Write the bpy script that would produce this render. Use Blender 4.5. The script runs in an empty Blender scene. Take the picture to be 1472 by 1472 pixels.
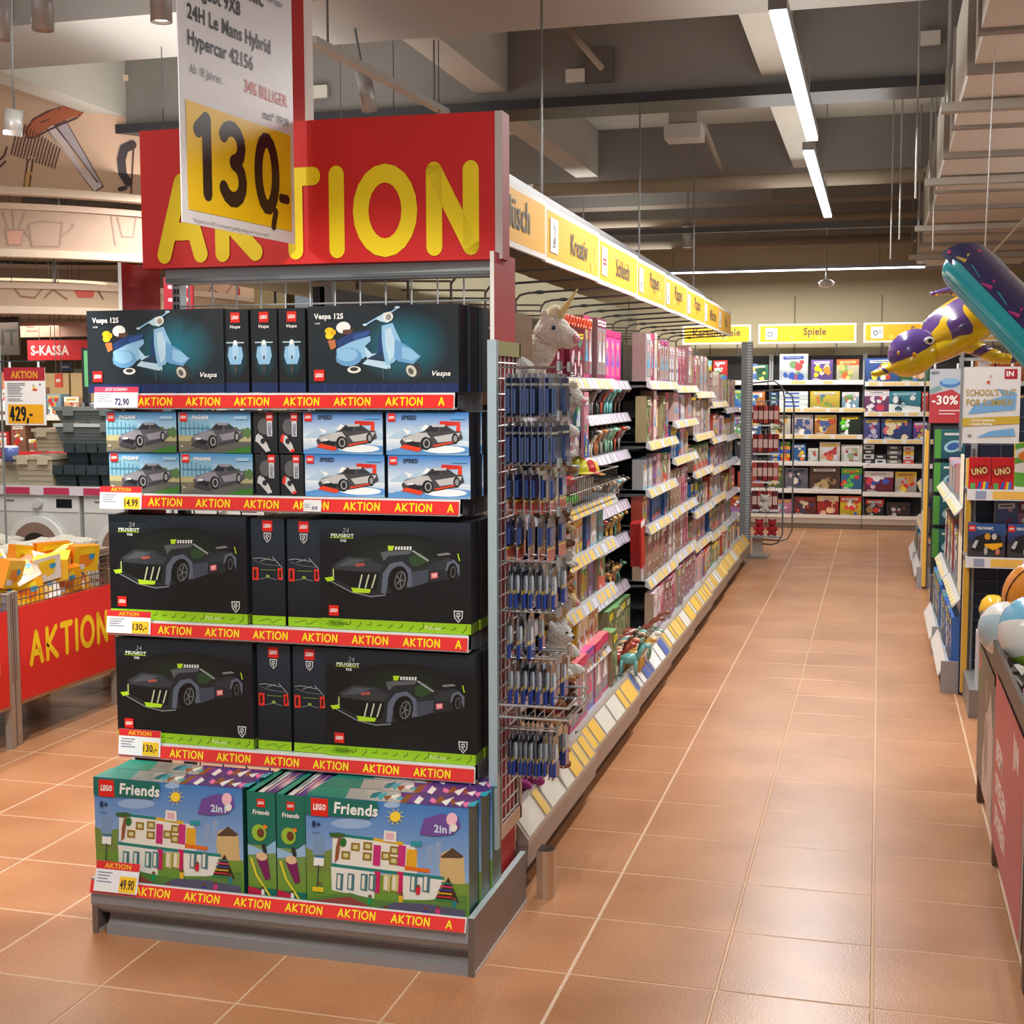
import bpy, bmesh, math, random
from mathutils import Vector, Matrix
random.seed(7)
PI = math.pi
C = bpy.context.scene
COL = C.collection

# ------------------------------------------------------------------ camera
F_PX, YAW, PIT, ROL, CAM_H = 1926.5, 0.2669, 0.0899, -0.0023, 1.5889
def _basis():
    cy, sy = math.cos(YAW), math.sin(YAW)
    fwd = Vector((-sy, cy, 0)); right = Vector((cy, sy, 0)); up = Vector((0, 0, 1))
    cp, sp = math.cos(PIT), math.sin(PIT)
    f2 = cp*fwd - sp*up; u2 = sp*fwd + cp*up
    cr, sr = math.cos(ROL), math.sin(ROL)
    return cr*right + sr*u2, -sr*right + cr*u2, f2
BR, BU, BF = _basis()
cam_d = bpy.data.cameras.new('camera'); cam = bpy.data.objects.new('camera', cam_d); COL.objects.link(cam)
m = Matrix((BR, BU, -BF)).transposed().to_4x4(); m.translation = Vector((0, 0, CAM_H)); cam.matrix_world = m
cam_d.sensor_width = 36; cam_d.lens = F_PX/1472*36; cam_d.clip_start = .05; cam_d.clip_end = 80
C.camera = cam
def at(u, v, x=None, y=None, z=None):
    """world point seen at a pixel of the 1472 frame, on the plane x=, y= or z="""
    d = BR*((u-736)/F_PX) - BU*((v-736)/F_PX) + BF
    o = Vector((0, 0, CAM_H))
    t = (x-o.x)/d.x if x is not None else (y-o.y)/d.y if y is not None else (z-o.z)/d.z
    return o + d*t
# ------------------------------------------------------------------ view, world, lights
C.view_settings.view_transform = 'Standard'; C.view_settings.look = 'None'
C.view_settings.exposure = -0.42; C.view_settings.gamma = 1.0; C.view_settings.use_curve_mapping = False
w = bpy.data.worlds.new('world'); C.world = w; w.use_nodes = True
w.node_tree.nodes['Background'].inputs[0].default_value = (1.0, .97, .93, 1)
w.node_tree.nodes['Background'].inputs[1].default_value = .6
def area(name, loc, sx, sy, power, col=(1, .985, .96), rot=(0, 0, 0)):
    d = bpy.data.lights.new(name, 'AREA'); d.shape = 'RECTANGLE'; d.size = sx; d.size_y = sy; d.energy = power; d.color = col
    o = bpy.data.objects.new(name, d); o.location = loc; o.rotation_euler = rot; COL.objects.link(o); return o
def spot(name, loc, target, power, deg=40, blend=.35, col=(1, .95, .86), r=.04):
    d = bpy.data.lights.new(name, 'SPOT'); d.energy = power; d.spot_size = math.radians(deg); d.spot_blend = blend; d.color = col; d.shadow_soft_size = r
    o = bpy.data.objects.new(name, d); o.location = loc
    o.rotation_euler = (Vector(target)-Vector(loc)).to_track_quat('-Z', 'Y').to_euler(); COL.objects.link(o); return o
# the two tube rows over the aisle, the row along the back wall and the rows over the neighbouring aisles, plus two added fills
area('tube_light_near', (-.40, 6.6, 2.985), .08, 2.7, 105)
area('tube_light_far', (-.44, 9.9, 2.985), .08, 3.1, 110)
area('tube_light_back', (-1.3, 15.2, 2.87), 3.2, .08, 115)
area('tube_light_behind', (-.4, 1.0, 3.0), .08, 3.0, 62)
area('tube_light_left_near', (-3.4, 6.0, 3.0), .08, 3.0, 75)
area('tube_light_left_far', (-4.6, 9.5, 2.95), .08, 4.0, 130)
area('tube_uplight_right', (2.0, 7.0, 2.5), .5, 5.0, 60, (1, .97, .92), (PI, -.5, 0))  # added fill without a fixture, brightens the underside of the air duct
area('crate_fill_left', (-4.3, 5.4, 2.9), .1, 2.4, 60)  # added fill without a fixture, lifts the dark crates at the left
area('tube_light_right', (1.9, 7.0, 2.6), .08, 4.0, 85)
area('shop_light_front_left', (-3.6, 2.0, 3.2), 1.0, 1.0, 48, (1, .96, .88))
# added upward fill standing in for light bounced on to the concrete ceiling
for i_, (x_, y_, l_, p_) in enumerate(((-.40, 6.6, 2.7, 13), (-.44, 9.9, 3.1, 16), (-3.4, 6.4, 3.0, 34), (-4.6, 9.5, 4.0, 30), (-.4, 1.0, 3.0, 30), (-5.5, 5.0, 2.0, 20), (-2.6, 13.0, 3.0, 26), (-4.2, 2.5, 3.0, 34))):
    area('tube_uplight_%d' % i_, (x_, y_, 3.08), .9, l_, p_, (1, .98, .95), (PI, 0, 0))
spot('spot_front_display', (-.7, 1.3, 3.05), (-1.55, 3.6, 1.0), 215, 42)
spot('spot_left_floor', (-2.6, 2.6, 3.05), (-3.1, 4.6, 0), 430, 46)
spot('spot_corner', (-2.1, 5.4, 3.1), (-.9, 3.4, 0), 110, 40)
spot('spot_aisle', (.6, 2.2, 3.05), (-.5, 4.2, 0), 90, 60)
spot('spot_header', (-2.9, 2.2, 2.7), (-1.4, 3.7, 1.85), 60, 34)
spot('spot_canopy', (-3.6, 3.2, 2.2), (-6.0, 8.2, 3.2), 130, 40)

# ------------------------------------------------------------------ materials
def lin(c):
    c = [x/255 for x in c[:3]]
    return tuple((x/12.92 if x <= .04045 else ((x+.055)/1.055)**2.4) for x in c) + (1,)
def nmat(name):
    m = bpy.data.materials.new(name); m.use_nodes = True
    nt = m.node_tree; return m, nt, nt.nodes['Principled BSDF']
def add_bump(nt, b, scale, strength, detail=3, dist=.01):
    tc = nt.nodes.new('ShaderNodeTexCoord'); n = nt.nodes.new('ShaderNodeTexNoise'); bp = nt.nodes.new('ShaderNodeBump')
    n.inputs['Scale'].default_value = scale; n.inputs['Detail'].default_value = detail
    bp.inputs['Strength'].default_value = strength; bp.inputs['Distance'].default_value = dist
    nt.links.new(tc.outputs['Object'], n.inputs['Vector']); nt.links.new(n.outputs['Fac'], bp.inputs['Height'])
    nt.links.new(bp.outputs['Normal'], b.inputs['Normal'])
def vmat(name, rough=.5, metal=0, bump=None, coat=0, var=.06, vs=30):
    """colour comes from the mesh's own colour attribute, with a little procedural unevenness"""
    m, nt, b = nmat(name)
    a = nt.nodes.new('ShaderNodeVertexColor'); a.layer_name = 'Col'
    tc = nt.nodes.new('ShaderNodeTexCoord'); n = nt.nodes.new('ShaderNodeTexNoise'); n.inputs['Scale'].default_value = vs
    mr = nt.nodes.new('ShaderNodeMapRange'); mr.inputs['To Min'].default_value = 1-var; mr.inputs['To Max'].default_value = 1+var
    mx = nt.nodes.new('ShaderNodeVectorMath'); mx.operation = 'MULTIPLY'
    L = nt.links.new
    L(tc.outputs['Object'], n.inputs['Vector']); L(n.outputs['Fac'], mr.inputs['Value'])
    L(a.outputs['Color'], mx.inputs[0]); L(mr.outputs['Result'], mx.inputs[1]); L(mx.outputs[0], b.inputs['Base Color'])
    b.inputs['Roughness'].default_value = rough; b.inputs['Metallic'].default_value = metal
    if coat: b.inputs['Coat Weight'].default_value = coat; b.inputs['Coat Roughness'].default_value = .12
    if bump: add_bump(nt, b, *bump)
    return m
CARD = vmat('printed_card', .38, var=.05)
GLOSS = vmat('glossy_plastic', .22, coat=.3, var=.03)
MATTE = vmat('matte_paint', .6, var=.04, vs=8)
PLUSH = vmat('plush_fabric', .95, bump=(90, .9, 4, .02), var=.2, vs=40)
METAL = vmat('painted_steel', .38, metal=.35, var=.05, vs=12)
STEEL = vmat('brushed_steel', .25, metal=.95, var=.08, vs=14)
WOOD = vmat('brown_wood', .6, bump=(30, .3, 4, .004), var=.25, vs=20)
PLASTER = vmat('plaster', .9, bump=(6, .15, 5, .02), var=.10, vs=1.3)
FILM = vmat('clear_pack_film', .12, coat=.6, var=.1, vs=60)
def tile_mat():
    m, nt, b = nmat('terracotta_tile'); L = nt.links.new
    g = nt.nodes.new('ShaderNodeNewGeometry')
    n1 = nt.nodes.new('ShaderNodeTexNoise'); n1.inputs['Scale'].default_value = 2.2; n1.inputs['Detail'].default_value = 5
    n2 = nt.nodes.new('ShaderNodeTexNoise'); n2.inputs['Scale'].default_value = 150; n2.inputs['Detail'].default_value = 2
    v = nt.nodes.new('ShaderNodeTexVoronoi'); v.inputs['Scale'].default_value = 85
    oi = nt.nodes.new('ShaderNodeObjectInfo')
    for n in (n1, n2, v): L(g.outputs['Position'], n.inputs['Vector'])
    r1 = nt.nodes.new('ShaderNodeValToRGB'); r1.color_ramp.elements[0].position = .3; r1.color_ramp.elements[1].position = .72
    r1.color_ramp.elements[0].color = lin((166, 112, 74)); r1.color_ramp.elements[1].color = lin((192, 138, 98))
    L(n1.outputs['Fac'], r1.inputs['Fac'])
    r2 = nt.nodes.new('ShaderNodeValToRGB'); r2.color_ramp.elements[0].position = .05; r2.color_ramp.elements[1].position = .16
    r2.color_ramp.elements[0].color = (.35, .35, .35, 1); r2.color_ramp.elements[1].color = (1, 1, 1, 1); L(v.outputs['Distance'], r2.inputs['Fac'])
    mr = nt.nodes.new('ShaderNodeMapRange'); mr.inputs['From Min'].default_value = .3; mr.inputs['From Max'].default_value = .7
    mr.inputs['To Min'].default_value = .84; mr.inputs['To Max'].default_value = 1.14; L(n2.outputs['Fac'], mr.inputs['Value'])
    mo = nt.nodes.new('ShaderNodeMapRange'); mo.inputs['To Min'].default_value = .95; mo.inputs['To Max'].default_value = 1.05; L(oi.outputs['Random'], mo.inputs['Value'])
    a = nt.nodes.new('ShaderNodeVectorMath'); a.operation = 'MULTIPLY'; L(r1.outputs[0], a.inputs[0]); L(r2.outputs[0], a.inputs[1])
    c = nt.nodes.new('ShaderNodeVectorMath'); c.operation = 'MULTIPLY'; L(a.outputs[0], c.inputs[0]); L(mr.outputs[0], c.inputs[1])
    e = nt.nodes.new('ShaderNodeVectorMath'); e.operation = 'MULTIPLY'; L(c.outputs[0], e.inputs[0]); L(mo.outputs[0], e.inputs[1])
    L(e.outputs[0], b.inputs['Base Color'])
    b.inputs['Roughness'].default_value = .30
    bp = nt.nodes.new('ShaderNodeBump'); bp.inputs['Strength'].default_value = .12; bp.inputs['Distance'].default_value = .004
    L(n2.outputs['Fac'], bp.inputs['Height']); L(bp.outputs[0], b.inputs['Normal'])
    return m
TILE = tile_mat()
def emat(name, col, s):
    m = bpy.data.materials.new(name); m.use_nodes = True; nt = m.node_tree; nt.nodes.clear()
    e = nt.nodes.new('ShaderNodeEmission'); e.inputs[0].default_value = lin(col); e.inputs[1].default_value = s
    o = nt.nodes.new('ShaderNodeOutputMaterial'); nt.links.new(e.outputs[0], o.inputs[0]); return m
LED = emat('led_tube', (240, 248, 255), 9)
LAMP = emat('lamp_glow', (255, 244, 225), 14)
def patch_mat(name, c1, c2, scale, thr):
    m, nt, b = nmat(name); L = nt.links.new
    tc = nt.nodes.new('ShaderNodeTexCoord'); v = nt.nodes.new('ShaderNodeTexNoise'); v.inputs['Scale'].default_value = scale; v.inputs['Detail'].default_value = .5
    r = nt.nodes.new('ShaderNodeValToRGB'); r.color_ramp.interpolation = 'CONSTANT'
    r.color_ramp.elements[0].color = lin(c1); r.color_ramp.elements[1].color = lin(c2); r.color_ramp.elements[1].position = thr
    L(tc.outputs['Object'], v.inputs['Vector']); L(v.outputs['Fac'], r.inputs['Fac']); L(r.outputs[0], b.inputs['Base Color'])
    b.inputs['Roughness'].default_value = .18; b.inputs['Coat Weight'].default_value = .4
    return m
VINYL_TURTLE = patch_mat('turtle_vinyl', (96, 66, 130), (232, 188, 30), 9, .47)

# ------------------------------------------------------------------ mesh builder
class M:
    def __init__(s): s.v = []; s.f = []; s.c = []
    def face(s, pts, col):
        i = len(s.v); s.v += [tuple(p) for p in pts]; s.f.append(tuple(range(i, i+len(pts)))); s.c.append(col)
    def add(s, vs, fs, col):
        i = len(s.v); s.v += [tuple(p) for p in vs]
        for f in fs: s.f.append(tuple(k+i for k in f)); s.c.append(col)
    def box(s, x0, x1, y0, y1, z0, z1, col, top=None, side=None, front=None, ch=0):
        v = [(x0, y0, z0), (x1, y0, z0), (x1, y1, z0), (x0, y1, z0), (x0, y0, z1), (x1, y0, z1), (x1, y1, z1), (x0, y1, z1)]
        s.add(v, [(0, 3, 2, 1)], col); s.add(v, [(4, 5, 6, 7)], top or col)
        s.add(v, [(0, 1, 5, 4)], front or col); s.add(v, [(2, 3, 7, 6)], col)
        s.add(v, [(1, 2, 6, 5), (3, 0, 4, 7)], side or col); return s
    def prism(s, prof, a0, a1, col, axis='x'):
        """profile of (p,q) swept along an axis: x -> (y,z), y -> (x,z), z -> (x,y)"""
        n = len(prof)
        def P(p, a): return (a, p[0], p[1]) if axis == 'x' else (p[0], a, p[1]) if axis == 'y' else (p[0], p[1], a)
        v = [P(p, a0) for p in prof]+[P(p, a1) for p in prof]
        s.add(v, [tuple(range(n)), tuple(range(2*n-1, n-1, -1))]+[(i, (i+1) % n, (i+1) % n+n, i+n) for i in range(n)], col); return s
    def tube(s, path, r, col, seg=6, closed=False, r1=None):
        path = [Vector(p) for p in path]; n = len(path); rings = []
        for i, p in enumerate(path):
            if closed: d = path[(i+1) % n]-path[i-1]
            else: d = path[min(i+1, n-1)]-path[max(i-1, 0)]
            d.normalize(); a = d.orthogonal() if abs(d.z) > .9 else d.cross(Vector((0, 0, 1))); a.normalize(); b = d.cross(a)
            if i and rings:
                pass
            rr = r if r1 is None else r+(r1-r)*i/(n-1)
            rings.append([p+(a*math.cos(t)+b*math.sin(t))*rr for t in [2*PI*k/seg for k in range(seg)]])
        for i in range(1, n):   # keep neighbouring rings aligned
            best = min(range(seg), key=lambda k: sum((rings[i][(j+k) % seg]-rings[i-1][j]-(path[i]-path[i-1])).length for j in range(seg)))
            rings[i] = rings[i][best:]+rings[i][:best]
        v = [q for rg in rings for q in rg]; f = []
        for i in range(n-1+(1 if closed else 0)):
            a, b = i*seg, ((i+1) % n)*seg
            for k in range(seg): f.append((a+k, a+(k+1) % seg, b+(k+1) % seg, b+k))
        if not closed: f += [tuple(range(seg-1, -1, -1)), tuple(range((n-1)*seg, n*seg))]
        s.add(v, f, col); return s
    def lathe(s, prof, cx, cy, col, seg=24, cols=None):
        """prof of (radius, z)"""
        n = len(prof); v = [(cx+r*math.cos(2*PI*k/seg), cy+r*math.sin(2*PI*k/seg), z) for r, z in prof for k in range(seg)]
        for i in range(n-1):
            s.add(v, [(i*seg+k, i*seg+(k+1) % seg, (i+1)*seg+(k+1) % seg, (i+1)*seg+k) for k in range(seg)], cols[i] if cols else col)
        return s
    def ball(s, c, r, col, nu=12, nv=8, rot=None, fcol=None):
        r = (r, r, r) if not hasattr(r, '__len__') else r; vs = []
        for i in range(nv+1):
            t = PI*i/nv
            for k in range(nu):
                p = 2*PI*k/nu; q = Vector((r[0]*math.sin(t)*math.cos(p), r[1]*math.sin(t)*math.sin(p), r[2]*math.cos(t)))
                if rot is not None: q = rot @ q
                vs.append(Vector(c)+q)
        for i in range(nv):
            for k in range(nu):
                s.add([vs[i*nu+k], vs[(i+1)*nu+k], vs[(i+1)*nu+(k+1) % nu], vs[i*nu+(k+1) % nu]], [(0, 1, 2, 3)], fcol(i, k) if fcol else col)
        return s
    def mesh(s, name, mat, smooth=False):
        me = bpy.data.meshes.new(name); me.from_pydata(s.v, [], s.f)
        ca = me.color_attributes.new('Col', 'FLOAT_COLOR', 'CORNER'); buf = []
        cache = {}
        for f, c in zip(s.f, s.c):
            if isinstance(c, list): buf += [x for q in c for x in lin(q)]
            else:
                if c not in cache: cache[c] = lin(c)
                buf += list(cache[c])*len(f)
        ca.data.foreach_set('color', buf)
        me.materials.append(mat)
        if smooth:
            bm = bmesh.new(); bm.from_mesh(me); bmesh.ops.remove_doubles(bm, verts=bm.verts, dist=1e-5); bm.to_mesh(me); bm.free()
            me.polygons.foreach_set('use_smooth', [True]*len(me.polygons))
        return me
    def build(s, name, mat, parent=None, smooth=False, loc=None):
        return link(name, s.mesh(name, mat, smooth), parent, loc)
def link(name, me, parent=None, loc=None, rz=0):
    o = bpy.data.objects.new(name, me); COL.objects.link(o)
    if parent: o.parent = parent
    if loc is not None: o.location = loc
    if rz: o.rotation_euler = (0, 0, rz)
    return o
def tag(o, label, cat, group=None, kind=None):
    if label: o['label'] = label
    if cat: o['category'] = cat
    if group: o['group'] = group
    if kind: o['kind'] = kind
    return o
def thing(name, label, cat, loc=(0, 0, 0), rz=0, group=None):
    o = bpy.data.objects.new(name, None); o.empty_display_size = .05; COL.objects.link(o); o.location = loc; o.rotation_euler = (0, 0, rz)
    return tag(o, label, cat, group)
def struct(o): o['kind'] = 'structure'; return o
NTH = ['first', 'second', 'third', 'fourth', 'fifth', 'sixth', 'seventh', 'eighth', 'ninth', 'tenth', 'eleventh', 'twelfth', 'thirteenth', 'fourteenth', 'fifteenth', 'sixteenth', 'seventeenth', 'eighteenth', 'nineteenth', 'twentieth']

# ------------------------------------------------------------------ flat print
_tc = {}
def text_geo(s, bold=.0, shear=0):
    k = (s, bold, shear)
    if k not in _tc:
        cu = bpy.data.curves.new('t', 'FONT'); cu.body = s; cu.resolution_u = 2; cu.offset = bold; cu.shear = shear; cu.space_character = 1+bold*2
        o = bpy.data.objects.new('t', cu); COL.objects.link(o)
        dg = bpy.context.evaluated_depsgraph_get(); me = o.evaluated_get(dg).to_mesh()
        vs = [tuple(v.co)[:2] for v in me.vertices]; fs = [tuple(p.vertices) for p in me.polygons]
        o.evaluated_get(dg).to_mesh_clear(); bpy.data.objects.remove(o); bpy.data.curves.remove(cu)
        x0 = min(v[0] for v in vs); x1 = max(v[0] for v in vs); y0 = min(v[1] for v in vs); y1 = max(v[1] for v in vs)
        _tc[k] = ([((x-x0), (y-y0)) for x, y in vs], fs, x1-x0, y1-y0)
    return _tc[k]
def arc(cx, cy, rx, ry, a0, a1, n=12):
    return [(cx+rx*math.cos(math.radians(a0+(a1-a0)*i/n)), cy+ry*math.sin(math.radians(a0+(a1-a0)*i/n))) for i in range(n+1)]
GL = {'A': ([[(0, 0), (.35, 1), (.7, 0)], [(.14, .32), (.56, .32)]], .7), 'K': ([[(0, 0), (0, 1)], [(.58, 1), (.06, .48), (.62, 0)]], .62),
      'T': ([[(0, 1), (.66, 1)], [(.33, 1), (.33, 0)]], .66), 'I': ([[(0, 0), (0, 1)]], 0), 'O': ([arc(.42, .5, .42, .5, 0, 360, 20)], .84),
      'N': ([[(0, 0), (0, 1), (.62, 0), (.62, 1)]], .62), '1': ([[(0, .84), (.2, 1), (.2, 0)]], .2), '0': ([arc(.24, .5, .24, .5, 0, 360, 18)], .48),
      '3': ([arc(.2, .76, .24, .24, 150, -80, 9)+arc(.2, .26, .26, .27, 80, -150, 9)], .46), ',': ([[(.08, .08), (0, -.2)]], .08), '-': ([[(0, .4), (.22, .4)]], .22),
      '2': ([arc(.22, .74, .24, .25, 160, -20, 8)+[(0, 0), (.48, 0)]], .48), '4': ([[(.34, 0), (.34, 1), (0, .3), (.5, .3)]], .5),
      '9': ([arc(.24, .72, .23, .27, 0, 360, 14), [(.47, .72), (.42, .25), (.2, 0)]], .47), ' ': ([], .2)}
class Art:
    """flat print: polygons in face coordinates (x right, z up, metres), front face towards -Y"""
    def __init__(s, w=1, h=1, F=None): s.w, s.h, s.F, s.p, s.l = w, h, F, [], 0
    def up(s): s.l += 1; return s
    def T(s, p):
        if s.F: p = s.F(*p)
        return p
    def raw(s, pts, col):
        a = sum(pts[i][0]*pts[(i+1) % len(pts)][1]-pts[(i+1) % len(pts)][0]*pts[i][1] for i in range(len(pts)))
        if a < 0:
            pts = pts[::-1]; col = col[::-1] if isinstance(col, list) else col
        s.p.append((pts, col, s.l))
    def poly(s, pts, col): s.raw([s.T(p) for p in pts], col); return s
    def rect(s, x0, y0, x1, y1, col): return s.poly([(x0, y0), (x1, y0), (x1, y1), (x0, y1)], col)
    def grad(s, x0, y0, x1, y1, cb, ct): return s.poly([(x0, y0), (x1, y0), (x1, y1), (x0, y1)], [cb, cb, ct, ct])
    def ell(s, cx, cy, rx, ry, col, n=14, rot=0):
        c, d = math.cos(rot), math.sin(rot)
        return s.poly([(cx+rx*math.cos(t)*c-ry*math.sin(t)*d, cy+rx*math.cos(t)*d+ry*math.sin(t)*c) for t in [2*PI*i/n for i in range(n)]], col)
    def glow(s, cx, cy, rx, ry, cin, cout, n=16):
        for i in range(n):
            a, b = 2*PI*i/n, 2*PI*(i+1)/n
            s.poly([(cx, cy), (cx+rx*math.cos(a), cy+ry*math.sin(a)), (cx+rx*math.cos(b), cy+ry*math.sin(b))], [cin, cout, cout])
        return s
    def stroke(s, pts, w, col, caps=True, n=8):
        """a round-ended line: smooth runs become one strip, sharp corners start a new run slightly above"""
        P = [s.T(p) for p in pts]; h = w/2; P = [p for i, p in enumerate(P) if i == 0 or math.hypot(p[0]-P[i-1][0], p[1]-P[i-1][1]) > 1e-7]
        if len(P) < 2: return s
        runs = [[P[0], P[1]]]
        for a, b, c in zip(P, P[1:], P[2:]):
            t = abs((math.atan2(c[1]-b[1], c[0]-b[0])-math.atan2(b[1]-a[1], b[0]-a[0])+PI) % (2*PI)-PI)
            if t < .75: runs[-1].append(c)
            else: runs.append([b, c])
        L0 = s.l
        for j, R in enumerate(runs):
            s.l = L0+.25*(j % 3); closed = len(R) > 6 and math.hypot(R[0][0]-R[-1][0], R[0][1]-R[-1][1]) < 1e-6; N = []
            for i in range(len(R)):
                a = R[i-1] if i else (R[-2] if closed else R[0]); b = R[i+1] if i < len(R)-1 else (R[1] if closed else R[-1])
                d = math.hypot(b[0]-a[0], b[1]-a[1]) or 1e-9; N.append((-(b[1]-a[1])/d*h, (b[0]-a[0])/d*h))
            for i in range(len(R)-1):
                a, b, m_, q = R[i], R[i+1], N[i], N[i+1]
                s.raw([(a[0]+m_[0], a[1]+m_[1]), (a[0]-m_[0], a[1]-m_[1]), (b[0]-q[0], b[1]-q[1]), (b[0]+q[0], b[1]+q[1])], col)
            if caps and not closed:
                for p, m_, sg in ((R[0], N[0], 1), (R[-1], N[-1], -1)):
                    a0 = math.atan2(m_[1], m_[0]); s.raw([(p[0]+h*math.cos(a0+sg*PI*k/n), p[1]+h*math.sin(a0+sg*PI*k/n)) for k in range(n+1)], col)
        s.l = L0; return s
    def glyphs(s, txt, x, y, h, col, w=.2, sx=1, gap=.34, n=8):
        """round-ended bold letters; origin in face coordinates"""
        F, s.F = s.F, None
        for ch in txt:
            st, adv = GL[ch]
            for qi, q in enumerate(st): s.l += .75*qi; s.stroke([(x+a*h*sx, y+b*h) for a, b in q], w*h, col, n=n); s.l -= .75*qi
            x += (adv+gap)*h*sx
        s.F = F; return x
    def text(s, txt, x, y, h, col, bold=.0, shear=0, sx=1, rot=0, center=False, fit=None):
        vs, fs, tw, th = text_geo(txt, bold, shear); k = h/th; sx = sx if fit is None else fit/(tw*k); x, y = s.T((x, y)); c, d = math.cos(rot), math.sin(rot)
        ox = -tw*k*sx/2 if center else 0
        for f in fs:
            s.p.append(([(x+(vs[i][0]*k*sx+ox)*c-vs[i][1]*k*d, y+(vs[i][0]*k*sx+ox)*d+vs[i][1]*k*c) for i in f], col, s.l))
        return s
    def mesh(s, name='print', mat=None, eps=.0005, place=None):
        b = M(); cnt = {}; tot = {}; eps = min(eps, .0035/(s.l+1))
        for _, _, l in s.p: tot[l] = tot.get(l, 0)+1
        for pts, col, l in s.p:
            cnt[l] = cnt.get(l, 0)+1; l = l+.2*cnt[l]/tot[l]
            b.face([(place(x, z, l*eps) if place else (x, -.0004-l*eps, z)) for x, z in pts], col)
        return b.mesh(name, mat or CARD)
def place(mesh, name, label, cat, loc, rz=0, group=None, parts=()):
    """one thing: root mesh plus its parts, all sharing mesh data with their twins"""
    o = link(name, mesh, None, loc, rz); tag(o, label, cat, group)
    for pn, pm, pl in parts: link(pn, pm, o, pl)
    return o
# ================================================================== THE SETTING
GX, GY, TS = -.786, 3.058, .4
fb = M(); fb.box(-12, 5, -3, 17.2, -.06, -.0012, (206, 172, 140)); floor = fb.build('floor', MATTE); struct(floor)
cand = []
for i in range(-28, 15):
    for j in range(-15, 36):
        x0, y0 = GX+i*TS, GY+j*TS; cx, cy = x0+.2, y0+.2
        p = Vector((cx, cy, 0))-Vector((0, 0, CAM_H)); dz = p.dot(BF)
        vis = 0
        if dz > .5:
            u = 736+F_PX*p.dot(BR)/dz; v = 736-F_PX*p.dot(BU)/dz
            hidden = (x0 > .45) or (-2.15 < cx < -1.1 and cy > 3.5) or (x0 < -3.7 and cy > 4.3) or (-3.7 < cx < -1.1 and cy > 6.5)
            if -90 < u < 1560 and 500 < v < 1560 and not hidden: vis = 1
        cand.append((0 if vis else 1, p.length, x0, y0))
cand.sort()
tm = M(); g = .0035
t_v = [(g, g, -.02), (TS-g, g, -.02), (TS-g, TS-g, -.02), (g, TS-g, -.02), (g, g, -.0007), (TS-g, g, -.0007), (TS-g, TS-g, -.0007), (g, TS-g, -.0007),
       (g+.002, g+.002, 0), (TS-g-.002, g+.002, 0), (TS-g-.002, TS-g-.002, 0), (g+.002, TS-g-.002, 0)]
t_f = [(8, 9, 10, 11)]+[(a, (a+1) % 4, (a+1) % 4+4, a+4) for a in range(4)]+[(a+4, (a+1) % 4+4, (a+1) % 4+8, a+8) for a in range(4)]
tm.add(t_v, t_f, (190, 125, 85)); tme = tm.mesh('tile', TILE)
rest = M()
for n, (nv, d, x0, y0) in enumerate(cand):
    if n < 299 and not nv: link('tile', tme, floor, (x0, y0, 0))
    else: rest.add([(a+x0, b+y0, c) for a, b, c in t_v], t_f[:1], (190, 125, 85))
ro = rest.build('tile_field', TILE, floor); ro['kind'] = 'stuff'

BEIGE = (186, 172, 140)
WY = 16.42
b = M(); b.box(-12, 5, WY, WY+.2, 0, 4.1, BEIGE); wb = b.build('wall_back', PLASTER); struct(wb)
for x in [-12+.98*k+.62 for k in range(17)]: pass
b = M(); b.box(-12.2, -12, -3, WY+.2, 0, 4.1, (190, 170, 140)); struct(b.build('wall_left', PLASTER))
b = M(); b.box(5, 5.2, -3, WY+.2, 0, 4.1, (150, 140, 125)); struct(b.build('wall_right', PLASTER))
CE = (160, 156, 150); CL = (192, 190, 180)
b = M(); b.box(-12.2, 5.2, -3, WY+.2, 3.86, 4.0, CL); ceil = b.build('ceiling', PLASTER); struct(ceil)
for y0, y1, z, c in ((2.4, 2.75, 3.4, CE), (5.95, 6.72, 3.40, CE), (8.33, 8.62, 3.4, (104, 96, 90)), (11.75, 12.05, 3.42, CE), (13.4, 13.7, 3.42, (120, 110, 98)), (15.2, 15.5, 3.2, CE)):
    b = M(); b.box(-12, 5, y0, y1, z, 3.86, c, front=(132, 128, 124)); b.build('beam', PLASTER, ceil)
b = M(); b.box(-12, 5, 8.27, 8.62, 3.34, 3.40, (62, 62, 66)); b.build('steel_rail', METAL, ceil)
for x0, x1, y0, y1, z in ((-2.50, -2.30, 6.72, 8.33, 3.46), (-2.62, -2.42, 8.62, 11.75, 3.46), (-.72, -.54, 6.72, 8.33, 3.46), (-.74, -.56, 8.62, 11.75, 3.46), (-5.2, -5.0, 6.72, 8.33, 3.46),
                          (-5.2, -5.0, 2.75, 5.95, 3.46), (-2.5, -2.3, 2.75, 5.95, 3.46), (-7.6, -7.4, 6.72, 8.33, 3.46), (-7.6, -7.4, 8.62, 11.75, 3.46), (2.0, 2.2, 8.62, 11.75, 3.46), (2.0, 2.2, 2.75, 8.33, 3.46)):
    b = M(); b.box(x0, x1, y0, y1, z, 3.86, (184, 180, 170)); b.build('rib', PLASTER, ceil)
for y, z, r, c in ((11.35, 3.30, .06, (150, 138, 120)), (13.0, 3.2, .035, (150, 135, 115)), (14.3, 3.12, .05, (140, 128, 112))):
    b = M(); b.tube([(-2.9 if y < 12 else -6, y, z), (.3, y, z)], r, c, 10); b.build('pipe', MATTE, ceil, True)
b = M(); b.tube([(-1.55, 8.7, 3.8), (-1.35, 10.6, 3.62), (-1.3, 11.3, 3.4)], .022, (150, 140, 125), 8); b.build('pipe', MATTE, ceil, True)
b = M(); b.tube([at(812, 35, z=3.8), at(865, 98, z=3.5)], .02, (165, 150, 135), 8); b.build('pipe', MATTE, ceil, True)
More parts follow.
